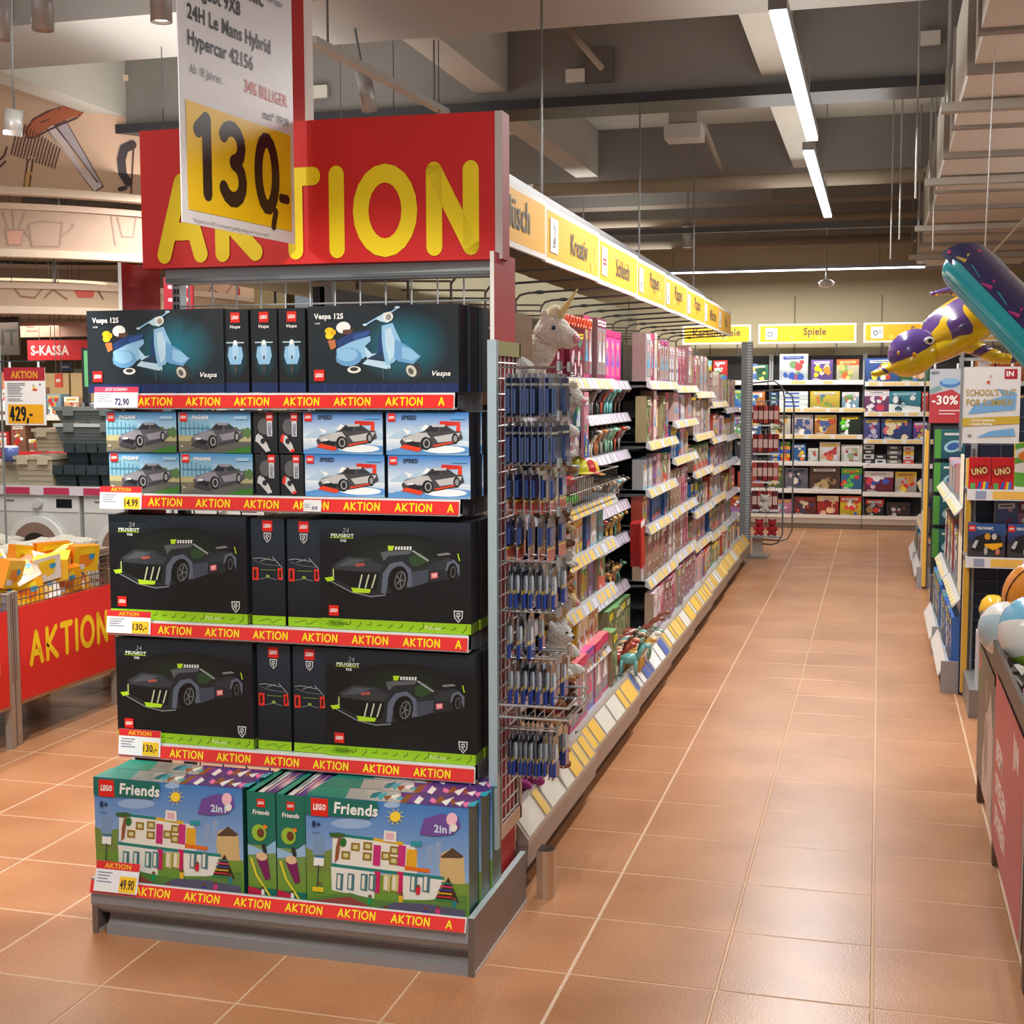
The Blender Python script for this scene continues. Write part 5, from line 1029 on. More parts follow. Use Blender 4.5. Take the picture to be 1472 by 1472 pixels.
for r in range(4):
    z = 1.47-.27*r
    b = M(); b.tube([(.03, -.03, z+.01), (.29, -.05, z+.03)], .005, (170, 174, 178), 5); b.box(.05, .3, -.12, .0, z-.215, z-.205, (206, 208, 210)); b.build('hanger', METAL, t)
    for k in range(5):
        b = M(); c = ((150, 40, 44), (120, 36, 34), (170, 70, 60), (90, 30, 34))[(r+k) % 4]; b.box(-.028, .028, -.012, .012, -.17, 0, c, side=(196, 180, 180)); b.box(-.02, .02, -.0125, -.012, -.13, -.05, (206, 170, 160)); b.tube([(0, 0, 0), (0, 0, .03)], .004, (220, 220, 220), 5)
        o = b.build('hanging_pack', FILM, loc=(px+.07+.048*k, py-.06, z-.02)); tag(o, 'dark red toy pack on the %s hanger of the slotted post' % NTH[r], 'toy pack', 'red packs on post hanger %d' % (r+1))
plush_animal('bear', (222, 214, 206), (px+.17, py-.08, .44), -PI/2, .7, 'white plush toy on the lower tray of the slotted post')
plush_animal('bear', (190, 40, 50), (px+.12, py-.08, .215), -PI/2, .65, 'red plush toy at the bottom left of the slotted post'); plush_animal('bear', (176, 36, 46), (px+.24, py-.08, .215), -PI/2, .65, 'red plush toy at the bottom right of the slotted post')
b = M(); b.box(.04, .31, -.16, .0, .43, .438, (150, 152, 156)); b.box(.04, .31, -.16, .0, .2, .212, (150, 152, 156)); b.build('tray', METAL, t)
# ================================================================== BACK WALL OF GAMES
BYF = 15.78
def cz(u, v): return at(1060+u*.19701, 480+v*.19701, y=BYF)
bx = [-2.32, -1.245, -.17, .90, 1.97, 3.04]
bz = {0: [1.70, 1.385, 1.08, .77, .455], 1: [1.70, 1.385, 1.08, .77, .455], 2: [1.68, 1.34, 1.03, .755, .43], 3: [1.68, 1.34, 1.03, .755, .43], 4: [1.68, 1.34, 1.03, .75, .43]}
bn = ['behind the slotted post', 'left of centre', 'right of centre', 'behind the turtle', 'at far right']
for i in range(5):
    x0, x1 = bx[i]+.003, bx[i+1]-.003
    t = thing('shelf_unit', 'white-shelved board game unit on the back wall %s' % bn[i], 'shelf unit', (x0, BYF, 0)); L = x1-x0
    b = M(); b.box(0, L, .48, .5, .0, 2.0, (44, 42, 42)); b.build('back_panel', METAL, t)
    b = M(); b.box(0, L, .02, .5, .135, .15, (210, 206, 200)); b.box(0, L, 0, .02, .06, .15, (190, 176, 160)); b.box(0, L, .04, .06, 0, .06, (150, 134, 118)); b.build('plinth', METAL, t)
    b = M(); b.box(0, L, -.004, .001, .125, .165, (236, 232, 222)); b.build('price_strip', CARD, t)
    
    for q in (0, L-.02): b = M(); b.box(q, q+.02, .44, .48, 0, 2.02, (170, 170, 166)); b.build('upright', METAL, t)
    for j, z in enumerate(bz[i]):
        b = M(); b.box(.004, L-.004, .0, .48, z-.03, z, (226, 224, 220)); s = b.build('shelf', METAL, t)
        yc = (246, 214, 140) if j < 3 else (240, 238, 234)
        b = M(); b.box(.004, L-.004, -.008, .0, z-.045, z+.008, (242, 240, 234)); b.build('price_rail', CARD, s)
        r = random.Random(i*7+j); x = .05
        while x < L-.15:
            w_ = r.choice([.1, .16, .24]); c_ = yc if r.random() < .8 else (245, 245, 245); link('price_label', label_mesh([(0, -.0095, -.035), (w_, -.0095, -.035), (w_, -.0095, -.002), (0, -.0095, -.002)], c_, ('w', w_, c_)), s, (x, 0, z)); x += w_+.05
GAMES = [
 (82, 140, 200, 325, (120, 150, 220), [(240, 180, 60), (240, 240, 240), (70, 90, 170)], 0), (150, 285, 220, 340, (70, 130, 96), [(210, 200, 110), (50, 90, 70), (150, 180, 120)], 0), (305, 515, 148, 345, (232, 236, 236), [(170, 180, 186), (120, 160, 110), (190, 80, 80), (60, 90, 170)], 2),
 (535, 697, 188, 342, (120, 90, 160), [(250, 206, 40), (240, 150, 50), (240, 220, 190), (250, 206, 40)], 0), (722, 888, 186, 342, (222, 214, 180), [(220, 110, 60), (140, 180, 90), (230, 150, 150), (240, 200, 120)], 1), (908, 1165, 165, 342, (70, 100, 170), [(226, 218, 60), (226, 218, 60), (214, 70, 70), (240, 240, 240), (190, 190, 60)], 0), (1180, 1400, 200, 340, (70, 130, 70), [(236, 190, 150), (220, 140, 100), (90, 130, 180), (236, 200, 170)], 0),
 (305, 515, 390, 515, (214, 226, 222), [(60, 100, 190), (240, 244, 240)], 9), (530, 748, 390, 515, (232, 206, 76), [(120, 160, 80), (220, 120, 80), (240, 236, 200), (90, 130, 160)], 0), (762, 888, 397, 515, (150, 200, 220), [(240, 240, 240), (214, 90, 80), (120, 170, 90)], 1), (912, 1095, 385, 550, (130, 70, 120), [(236, 226, 232), (210, 60, 90), (190, 130, 170), (240, 240, 240)], 1), (1105, 1340, 395, 550, (60, 140, 160), [(238, 242, 240), (238, 242, 240), (40, 90, 110), (180, 220, 225)], 2), (1345, 1395, 400, 550, (214, 60, 52), [(240, 230, 220)], 0), (235, 300, 392, 512, (50, 90, 80), [(180, 210, 200), (50, 70, 120)], 9),
 (240, 388, 562, 705, (230, 222, 200), [(230, 170, 50), (90, 60, 40), (240, 200, 90), (130, 150, 90)], 0), (398, 553, 560, 705, (206, 190, 190), [(190, 60, 50), (70, 90, 140), (240, 236, 230)], 0), (563, 725, 560, 705, (214, 140, 70), [(240, 220, 150), (70, 100, 160), (190, 80, 50)], 1), (738, 905, 562, 705, (30, 50, 34), [(100, 220, 40), (240, 250, 240), (70, 180, 40)], 0), (915, 1035, 592, 745, (80, 80, 150), [(220, 80, 80), (150, 150, 200), (200, 190, 210)], 0), (1048, 1275, 592, 745, (50, 70, 140), [(230, 216, 180), (230, 216, 180), (226, 110, 110), (230, 216, 180)], 0), (1280, 1400, 610, 745, (90, 70, 150), [(220, 80, 120), (230, 230, 240), (200, 170, 60)], 0),
 (245, 313, 760, 905, (40, 90, 190), [(240, 210, 50), (60, 110, 210)], 9), (316, 385, 760, 905, (226, 180, 60), [(220, 70, 50), (90, 170, 80), (60, 100, 190)], 9), (395, 500, 780, 908, (50, 110, 180), [(240, 206, 60), (240, 230, 210), (230, 120, 50)], 0), (515, 590, 815, 912, (226, 228, 214), [(130, 170, 100), (200, 90, 70)], 3), (598, 750, 773, 915, (234, 226, 214), [(220, 100, 60), (236, 150, 80), (190, 60, 60)], 3), (760, 915, 790, 915, (228, 222, 206), [(150, 60, 60), (150, 170, 130), (200, 190, 150)], 3), (920, 1000, 780, 920, (44, 46, 50), [(200, 200, 200)], 9), (1005, 1085, 850, 920, (40, 44, 52), [(210, 214, 214)], 9), (1092, 1200, 790, 925, (120, 116, 112), [(220, 216, 206), (50, 46, 44)], 9), (1210, 1290, 795, 925, (210, 214, 220), [(220, 70, 60), (60, 110, 200), (230, 200, 60)], 9),
 (215, 340, 955, 1115, (110, 130, 80), [(190, 150, 90), (70, 100, 50), (220, 190, 120)], 0), (345, 515, 965, 1115, (120, 116, 130), [(200, 180, 190), (60, 60, 80), (230, 220, 210), (50, 60, 110)], 0), (525, 750, 960, 1118, (92, 66, 52), [(150, 120, 80), (60, 42, 34), (190, 160, 110)], 0), (762, 915, 970, 1125, (60, 120, 170), [(90, 190, 80), (220, 60, 60), (240, 190, 120), (230, 120, 50)], 1), (925, 1140, 980, 1130, (130, 30, 60), [(240, 236, 240), (60, 90, 190), (220, 60, 80), (230, 190, 200), (240, 236, 240)], 1), (1150, 1310, 985, 1135, (214, 200, 190), [(240, 210, 60), (220, 60, 50), (250, 220, 90), (210, 150, 60)], 1),
 (250, 405, 1195, 1305, (206, 130, 170), [(80, 190, 190), (236, 200, 220), (160, 70, 130)], 0), (410, 575, 1180, 1310, (120, 46, 44), [(220, 200, 170), (70, 60, 90), (190, 70, 60)], 0), (580, 750, 1175, 1315, (190, 44, 42), [(240, 206, 150), (236, 180, 140), (150, 30, 36)], 1), (757, 925, 1180, 1320, (242, 206, 40), [(230, 70, 50), (50, 110, 190), (250, 240, 220)], 1), (935, 1070, 1198, 1320, (26, 26, 30), [(206, 50, 40), (170, 180, 190), (150, 120, 60)], 1), (1085, 1265, 1225, 1330, (36, 32, 34), [(110, 50, 40), (200, 190, 190), (70, 60, 60)], 0)]
rown = ['top', 'second', 'third', 'fourth', 'fifth', 'bottom']; cnt = {}
for gi, (a0, a1, b0, b1, base, cols, st) in enumerate(GAMES):
    p0, p1 = cz(a0, b1), cz(a1, b0); w_ = p1.x-p0.x; xc = (p0.x+p1.x)/2; bay = 1 if xc < -.17 else 2 if xc < .9 else 3
    if xc < -1.245: bay = 0
    zs = bz[bay]+[.151]; zmid = p0.z; si = min(range(6), key=lambda k: abs(zs[k]-zmid)); z = zs[si]+.001; h_ = max(.08, p1.z-p0.z)
    xc = min(max(xc, bx[bay]+w_/2+.006), bx[bay+1]-w_/2-.006)
    if st == 9:
        n = max(2, round(h_/.05)); hh = h_/n
        for k in range(n):
            c = base if (k+gi) % 2 else cols[k % len(cols)]; b = M(); b.box(-w_/2, w_/2, 0, .2, 0, hh-.003, c); b.box(-w_*.3, w_*.2, -.0012, 0, hh*.3, hh*.66, cols[0] if c != cols[0] else base)
            o = b.build('game_box', CARD, loc=(xc, BYF+.02, z+k*hh)); tag(o, '%s flat game box, %s up in the %s flat-box stack, %s back shelf' % (cname(c), NTH[k], NTH[{13: 0, 7: 1, 21: 0, 22: 1, 27: 2, 28: 3, 29: 4, 30: 5}.get(gi, 0)], rown[si]), 'game box', 'flat game boxes of stack %d' % gi)
        continue
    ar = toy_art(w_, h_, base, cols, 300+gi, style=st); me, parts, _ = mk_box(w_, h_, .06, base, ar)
    if gi == 11: parts.append(('printed_letter', Art().text('S', 0, h_*.4, h_*.3, (40, 44, 60), .04, center=True).mesh('printed_letter', CARD, place=lambda x, z_, l: (x-w_*.15, -.012, z_)), (0, 0, 0)))
    k = cnt[(bay, si)] = cnt.get((bay, si), 0)+1
    place(me, 'game_box', '%s game box %s on the %s shelf, back unit %s' % (cname(base), NTH[k-1], rown[si], bn[bay]), 'game box', (xc, BYF+.02, z), 0, None, [(n_, m_, l_) for n_, m_, l_ in parts])
rg2 = random.Random(31)
for bay in (0, 3, 4):
    for si in range(6):
        zs = bz[bay]+[.151]; x = bx[bay]+.04; lim = bx[bay+1]-.03; k = 0
        if bay == 3 and si < 5: x = bx[3]+(.12 if si == 0 else .04)
        while True:
            w_ = rg2.choice([.16, .2, .26, .3]); h_ = rg2.uniform(.18, .24) if si else .24
            if x+w_ > lim: break
            if bay == 0 and x+w_ > -1.49 and si in (0, ): break
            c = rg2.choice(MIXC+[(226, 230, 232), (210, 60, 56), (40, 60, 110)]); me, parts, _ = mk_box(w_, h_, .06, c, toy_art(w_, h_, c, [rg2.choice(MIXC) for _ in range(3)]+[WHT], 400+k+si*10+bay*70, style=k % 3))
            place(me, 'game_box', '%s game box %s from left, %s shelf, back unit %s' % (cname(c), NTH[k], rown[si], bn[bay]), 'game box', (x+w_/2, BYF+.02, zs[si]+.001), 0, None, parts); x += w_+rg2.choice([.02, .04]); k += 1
# beige panels and signs above
for i, (x0, x1, s_, pic, lb) in enumerate([(-2.28, -1.46, 'Kartenspiele', None, 'yellow sign reading Kartenspiele high on the back wall'), (-1.39, -.265, 'Spiele', 'coin', 'yellow sign reading Spiele fully visible on the back wall'), (-.20, .93, 'Spiele', 'coin', 'yellow sign reading Spiele partly behind the turtle'), (.99, 2.12, 'Spiele', 'coin', 'yellow sign on the back wall behind the surfboard')]):
    aisle_sign(x0, x1, 16.0, 2.135, 2.36, s_, lb, pic, 'y')
    for k in (.2, .8):
        b = M(); b.tube([(0, 0, 0), (0, 0, .14)], .008, (90, 88, 84), 5); b.tube([(0, 0, .05), (0, .28, .05)], .006, (90, 88, 84), 5); o = b.build('sign_support', METAL, loc=(x0+(x1-x0)*k, 16.02, 1.99)); tag(o, 'thin dark support under the back wall signs', 'bracket', 'supports under the back wall signs')
b = M()
for k in range(14): b.box(-7+k*1.0, -6.985+k*1.0, 16.415, 16.42, 1.9, 2.7, (120, 110, 90))
o = b.build('panel_joints', MATTE, wb)
# ================================================================== RIGHT SIDE OF THE AISLE
def rx(x, y): return x-.006*(y-7.26)
YEL2 = (226, 176, 60)
# narrow yellow-edged end panel + camera-facing end shelf
for (xx, yy, zt, lb) in ((.452, 7.24, 1.24, 'nearer'), (.372, 11.15, 1.27, 'farther')):
    t = thing('partition_board', 'tall narrow yellow panel on the right of the aisle, %s of two' % lb, 'panel', (xx, yy, 0))
    b = M(); b.box(-.014, .014, 0, .012, .02, zt, YEL2); b.box(-.0145, .0, .012, .5, .02, zt, (232, 224, 200)); b.build('board', MATTE, t); b = M(); b.box(.014, .026, 0, .5, 0, zt+.05, (84, 80, 78)); b.build('post', METAL, t)
et = thing('end_display', 'camera-facing end shelf with playing cards and building sets on the right', 'display shelf', (.43, 6.98, 0)); W = 1.1
b = M(); b.box(0, W, .30, .32, .0, 1.55, (34, 44, 66)); b.build('back_panel', METAL, et)
b = M()
for k in range(20): b.tube([(0, .292, .12+k*.07), (W, .292, .12+k*.07)], .0025, (90, 96, 110), 5)
for k in range(9): b.tube([(.05+k*.125, .295, .1), (.05+k*.125, .295, 1.5)], .0025, (90, 96, 110), 5)
b.build('wire_back', METAL, et)
b = M(); b.box(.03, .06, .27, .31, 0, 1.62, (150, 154, 156)); b.build('post', METAL, et)
b = M(); b.box(.02, W, -.22, .3, 0, .14, (140, 140, 140)); b.build('plinth', METAL, et)
for z in (1.095, .757):
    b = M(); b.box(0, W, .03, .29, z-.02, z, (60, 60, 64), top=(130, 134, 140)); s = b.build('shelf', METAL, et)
    b = M(); b.box(0, W, .02, .03, z-.05, z+.004, (226, 230, 234)); b.build('price_rail', CARD, s)
    
    for q0, q1, c_ in ((.12, .27, (242, 194, 90)), (.40, .8, (242, 194, 90)), (.04, .09, (150, 160, 190))): b = M(); b.box(q0, q1, .0185, .02, z-.043, z-.004, c_); b.build('price_label', CARD, s)
def art_cards(w, h):
    a = Art(w, h); a.rect(-w/2, 0, w/2, h, (208, 26, 34)); a.up().ell(0, h*.55, w*.5, h*.22, (176, 16, 26), 16, .2); a.up().text('UNO', 0, h*.46, h*.24, (20, 20, 20), .08, 0, .68, rot=.16, center=True); a.up().text('UNO', 0, h*.475, h*.21, (246, 226, 150), .03, 0, .72, rot=.16, center=True)
    a.up().rect(-w*.42, h*.02, -w*.2, h*.2, (90, 170, 90)); 
    for k, c in enumerate([(40, 90, 180), (214, 40, 40), (240, 200, 40), (60, 110, 200)]): a.up().poly([(-w*.12+k*w*.12, 0), (w*.08+k*w*.1, h*.02), (w*.12+k*w*.09, h*.24), (-w*.02+k*w*.1, h*.26)], c)
    return a
um, up_, _ = mk_box(.104, .16, .03, (190, 24, 32), art_cards(.104, .16))
for k in range(2): place(um, 'card_game', 'red card game pack, %s of two on the right end shelf' % ('left', 'right')[k], 'card game', (.43+.06+.108*k, 7.03, 1.096), 0, None, up_)
a = Art(.25, .235); a.rect(-.125, 0, .125, .235, (232, 234, 228)); a.up().poly([(-.125, .02), (.125, .0), (.125, .07), (-.125, .09)], (96, 170, 60)).poly([(-.125, .13), (.125, .18), (.125, .2), (-.125, .16)], (96, 170, 60)).poly([(-.125, .2), (0, .235), (-.125, .235)], (96, 170, 60)); a.up().text('FLOTTE', -.1, .165, .03, (226, 130, 40), .06, 0, .9, .1) if 0 else a.up().ell(-.06, .17, .05, .028, (226, 130, 40)).ell(-.03, .14, .045, .025, (214, 110, 36)).ell(.03, .05, .06, .02, (226, 130, 40)).poly([(.05, .1), (.12, .12), (.12, .16), (.06, .13)], (170, 40, 40))
me, p_, _ = mk_box(.25, .235, .05, (240, 210, 50), a); place(me, 'game_box', 'large white and green game box with orange lettering right of the red card packs', 'game box', (.43+.345, 7.02, 1.096), 0, None, p_)
def art_truck(w, h):
    a = Art(w, h); a.grad(-w/2, 0, w/2, h*.4, (60, 52, 56), (70, 62, 70)); a.grad(-w/2, h*.4, w/2, h, (48, 44, 60), (40, 84, 150)); flogo(a, -w*.4, h*.86, h*.18); a.up().text('TECHNIC', -w*.28, h*.82, h*.08, WHT, .03)
    a.up().poly([(-w*.42, h*.2), (-w*.3, h*.6), (0, h*.72), (w*.36, h*.66), (w*.44, h*.25), (0, h*.16)], (26, 28, 32)).up().poly([(-w*.06, h*.4), (w*.42, h*.44), (w*.42, h*.34), (w*.18, h*.22), (-w*.04, h*.32)], (240, 176, 30)).ell(w*.02, h*.62, w*.08, h*.1, (206, 150, 50)).ell(w*.2, h*.62, w*.07, h*.09, (190, 190, 186)).poly([(-w*.4, h*.3), (-w*.3, h*.26), (-w*.22, h*.5), (-w*.3, h*.5)], (190, 194, 196))
    a.up().ell(-w*.02, h*.2, w*.05, h*.13, (170, 172, 174)).ell(w*.3, h*.18, w*.06, h*.1, (200, 120, 90)); return a
lm, lp, _ = mk_box(.175, .17, .06, (40, 40, 56), art_truck(.175, .17))
for k in range(3): place(lm, 'building_set_carton', 'dark carton with a yellow truck, %s from the left on the right end shelf' % NTH[k], 'toy box', (.43+.10+.185*k, 7.02, .758), 0, None, lp)
for k in range(6): 
    me, p_, _ = MIX[7] if 0 else (TALLB[2][0], TALLB[2][1], 0); place(TALLB[(2, 5)[k % 2]][0], 'toy_box', 'dark purple toy box in the shade under the card game shelf', 'toy box', (.43+.2+.11*k, 7.14, .80), 0, 'boxes in the shade under the card shelf', TALLB[(2, 5)[k % 2]][1])
b = M(); b.lathe([(0, 0), (.055, 0), (.06, .09), (.062, .1)], 0, 0, (60, 120, 190), 20, [(60, 120, 190), (220, 224, 230), (220, 224, 230)]); t = thing('ice_cream_toy', 'small bucket toy with a yellow ice-cream lid at the foot of the end shelf', 'toy', (.43+.13, 6.9, .40)); b.build('bucket', GLOSS, t, True)
b = M(); b.lathe([(.064, .1), (.066, .12), (.055, .16), (.03, .185), (0, .19)], 0, 0, (240, 190, 60), 20); b.lathe([(.062, .15), (.058, .165), (.03, .19)], 0, 0, (210, 50, 40), 20) if 0 else None; b.build('lid', GLOSS, t, True)
b = M(); b.box(0, .5, -.1, .1, 0, .26, (190, 196, 204)); o = b.build('storage_carton', CARD, loc=(.49, 6.9, .14)); tag(o, 'pale carton on the plinth under the ice-cream bucket toy', 'carton')
# aisle-facing units on the right (front towards -X)
def rfill(y0, y1, z, x, protos, noun, wh, n0=0, dx=0):
    y = y1; k = 0
    while True:
        me, parts, w_ = protos[rg2.randrange(len(protos))]
        if y-w_ < y0: break
        yy = y-w_/2; c = cname(tuple(int(255*(v**(1/2.2))) for v in me.color_attributes[0].data[0].color[:3]))
        place(me, 'toy_box', '%s %s %s from far end, %s' % (c, noun, NTH[min(k, 19)], wh), 'toy box', (rx(x, yy)+.012+rg2.uniform(0, .006)+dx, yy, z), -PI/2, noun+' '+wh, parts); y -= w_+.006; k += 1
SIDE = [mk_box(.12+.02*i, .30, .06, c, toy_art(.12+.02*i, .30, c, [WHT, (60, 120, 190), (214, 190, 90)], 500+i, style=i % 4), side=c2) for i, (c, c2) in enumerate([((176, 60, 60), (176, 70, 70)), ((120, 40, 60), (120, 40, 66)), ((196, 150, 70), (190, 140, 100)), ((70, 140, 200), (80, 150, 206)), ((150, 130, 120), (166, 140, 120)), ((60, 110, 190), (70, 120, 200))])]
SIDE2 = [mk_box(.14, .26, .06, c, toy_art(.14, .26, c, [WHT, (60, 120, 190), (214, 190, 90)], 520+i, style=i % 4), side=c) for i, c in enumerate([(70, 140, 150), (90, 160, 200), (50, 120, 200), (110, 130, 150), (60, 110, 190)])]
for ui, (y0, y1) in enumerate(((7.30, 8.36), (8.37, 9.42), (9.43, 10.28), (11.2, 12.25), (12.26, 13.3))):
    if ui == 2: continue
    xm_ = rx(.375, (y0+y1)/2); nm = ['first', 'second', 'third', 'third', 'fourth'][ui]
    t = thing('shelf_unit', '%s aisle-facing toy shelf unit on the right behind the yellow panel' % nm, 'shelf unit', (xm_, y0, 0)); L = y1-y0
    b = M(); b.box(.52, .54, 0, L, 0, 1.4, (70, 74, 78)); b.build('back_panel', METAL, t)
    b = M(); b.box(0, .52, 0, L, .12, .14, (190, 192, 194)); b.box(.02, .05, 0, L, 0, .12, (120, 110, 104)); b.box(-.03, .1, -.004, .012, 0, .17, (160, 162, 166)); b.build('plinth', METAL, t)
    b = M(); b.prism([(-.045, .09), (-.04, .085), (.0, .16), (-.004, .165)], .015, L-.01, (228, 226, 222), 'y'); b.build('price_strip', CARD, t)
    for z in ((.50, .98) if ui < 2 else (.42, .75)):
        b = M(); b.box(.06, .52, 0, L, z-.02, z, (110, 114, 116)); s = b.build('shelf', METAL, t)
        b = M(); b.prism([(.02, z-.045), (.016, z-.04), (.056, z+.004), (.06, z)], 0, L, (226, 226, 224), 'y'); b.build('price_rail', GLOSS, s)
        for k in range(8): link('price_label', label_mesh([(.0165, 0, -.035), (.0525, 0, -.003), (.0525, .07, -.003), (.0165, .07, -.035)], (244, 206, 120), ('r',)), s, (0, .05+k*.12, z))
    wh = '%s unit right of aisle' % nm
    rfill(y0+.02, y1-.02, .142, .375, SIDE2 if ui < 2 else MIX, 'toy box', 'bottom row '+wh); rfill(y0+.02, y1-.02, .501 if ui < 2 else .421, .44, SIDE if ui < 2 else MIX, 'tall box' if ui < 2 else 'toy box', 'middle row '+wh)
    if ui < 2: rfill(y0+.02, y1-.4, .981, .44, DOLLS+MIX[:3], 'toy pack', 'top row '+wh)
# camera-facing football packs between the yellow panels
ft = thing('clip_display', 'narrow stand of teal football packs facing the camera between the yellow panels', 'display stand', (.50, 9.75, 0))
b = M(); b.box(-.13, .2, .06, .08, .3, 1.34, (60, 62, 66)); b.box(-.13, .2, -.06, .06, 0, .3, (110, 110, 112)); b.build('back_panel', METAL, ft)
def art_ball(w, h):
    a = Art(w, h); a.grad(-w/2, 0, w/2, h, (30, 70, 90), (36, 96, 100)); a.up().rect(-w/2, 0, -w*.3, h, (80, 150, 60)); a.up().ell(w*.08, h*.42, w*.3, h*.2, (150, 190, 200), 14, .3).up().ell(w*.08, h*.42, w*.2, h*.13, (50, 90, 150), 12, .3); a.up().rect(-w*.2, h*.8, w*.3, h*.88, (200, 206, 200)); return a
fm, fp, _ = mk_box(.21, .2, .04, (36, 84, 92), art_ball(.21, .2))
for k in range(4): place(fm, 'toy_pack', 'teal football toy pack, %s from the top of the narrow stand' % NTH[k], 'toy pack', (.50-.02, 9.70, 1.12-.23*k), 0, None, fp)
# bin on the right with balls
RB = thing('promo_bin', 'wood-posted promotion bin full of balls with red poster sides at the right edge', 'bin', (.40, 3.0, 0))
bx0, byr = 0, [(.0, .60), (.68, 1.62), (1.66, 2.39)]
for y in (.0, .64, 1.64, 2.36):
    b = M(); b.box(-.002, .028, y, y+.05, 0, .70, (108, 82, 64)); b.build('leg', WOOD, RB); b = M(); b.box(.72, .75, y, y+.05, 0, .70, (108, 82, 64)); b.build('leg', WOOD, RB)
b = M(); b.box(-.004, .0, 0, 2.41, .60, .735, (70, 62, 58)); b.box(.75, .754, 0, 2.41, .60, .735, (70, 62, 58)); b.box(0, .75, 2.405, 2.41, .3, .735, (90, 80, 74)); b.box(0, .75, 0, .005, .3, .735, (90, 80, 74)); b.box(-.008, .004, 0, 2.41, .728, .742, (84, 74, 68)); b.build('rim', METAL, RB)
b = M(); b.box(.0, .75, 0, 2.4, .30, .312, (120, 112, 104)); b.build('floor_panel', METAL, RB)
def side_poster(y0, y1, z0, z1, name, art, lab):
    t_ = link(name, None, RB); me = M(); me.box(-.0075, -.0045, y0, y1, z0, z1, (206, 196, 186)); t_.data; bpy.data.objects.remove(t_)
    o = me.build(name, CARD, RB); o['label'] = lab
    link('printed_front', art.mesh('printed_front', CARD, place=lambda x, z, l: (-.0082-l*.0004, (y0+y1)/2-x, z0+z)), o)
w1, h1 = .92, .56; a = Art(w1, h1); a.rect(-w1/2, 0, w1/2, h1, (188, 46, 62)); a.up().text('IN', w1*.22, h1*.76, h1*.14, WHT, .04); a.rect(w1*.18, h1*.72, w1*.2, h1*.92, WHT)
for k, s_ in enumerate(('BEIM', 'SPIELEN', 'SPAREN')): a.text(s_, -w1*.40, h1*(.52-.19*k), h1*.13, WHT, .03, 0, 1.0)
side_poster(.70, 1.64, .10, .60, 'side_poster', a, 'crimson poster with white lettering')
w2 = .70; a = Art(w2, .5); a.rect(-w2/2, 0, w2/2, .5, (70, 66, 50)); a.up().poly([(-w2*.1, 0), (w2*.5, 0), (w2*.5, .3), (w2*.3, .42), (w2*.1, .3), (-w2*.1, .14)], (206, 186, 176)).ell(w2*.1, .2, w2*.12, .12, (206, 190, 176)).ell(w2*.05, .38, w2*.07, .06, (150, 110, 80)).poly([(-w2/2, .3), (-w2*.2, .34), (-w2*.1, .5), (-w2/2, .5)], (70, 96, 56)); a.up().rect(-w2*.46, .40, -w2*.34, .47, (200, 60, 50))
side_poster(1.68, 2.38, .13, .60, 'side_poster', a, 'photo poster with people outdoors')
def beach_ball(loc, r, cols, label, rot):
    b = M(); b.ball((0, 0, 0), r, WHT, 24, 14, fcol=lambda i, k: cols[(k//4) % len(cols)] if 0 < i < 13 else WHT); o = b.build('beach_ball', GLOSS, smooth=True, loc=loc); o.rotation_euler = rot; tag(o, label, 'ball')
    return o
pb = at(1440, 905, y=4.35)
beach_ball(tuple(at(1491, 908, y=4.6)), .122, [(232, 60, 30), WHT, (120, 190, 226), WHT, (150, 210, 50), (246, 206, 60)], 'beach ball with red, blue and lime panels in the right bin', (1.25, .35, .5))
beach_ball(tuple(at(1448, 905, y=4.86)), .098, [WHT, (236, 150, 60), WHT, (190, 214, 226), WHT, (240, 120, 140)], 'mostly white beach ball behind the bright one in the right bin', (1.0, .4, .1))
beach_ball((.60, 3.95, .68), .10, [(120, 180, 210), WHT, (60, 130, 190), (220, 226, 230)], 'pale blue beach ball at the near end of the right bin', (.4, .2, .6))
beach_ball((.9, 5.0, .68), .11, [(240, 200, 40), WHT, (60, 170, 120), (232, 60, 30)], 'beach ball at the far right of the bin', (.3, .8, .3))
t = thing('basketball', 'orange basketball with black seams standing above the beach balls', 'ball', tuple(at(1497, 858, y=5.3))); b = M(); b.ball((0, 0, 0), .14, (236, 150, 50), 24, 16); b.build('skin', GLOSS, t, True)
b = M()
for ax in range(3): b.tube([((.1405*math.cos(q), .1405*math.sin(q), 0), (.1405*math.cos(q), 0, .1405*math.sin(q)), (0, .1405*math.cos(q), .1405*math.sin(q)))[ax] for q in [2*PI*i/28 for i in range(28)]], .003, (30, 24, 22), 5, True)
b.build('seam', MATTE, t); t.rotation_euler = (.3, -.35, .3)
a = Art(); a.text('22', 0, 0, .05, (30, 24, 22), .05); def_ = lambda x, z, l: Vector((x-.10, -math.sqrt(max(1e-6, .1415**2-(x-.10)**2-(z-.04)**2)), z-.04)); link('printed_number', a.mesh('printed_number', CARD, place=def_), t)
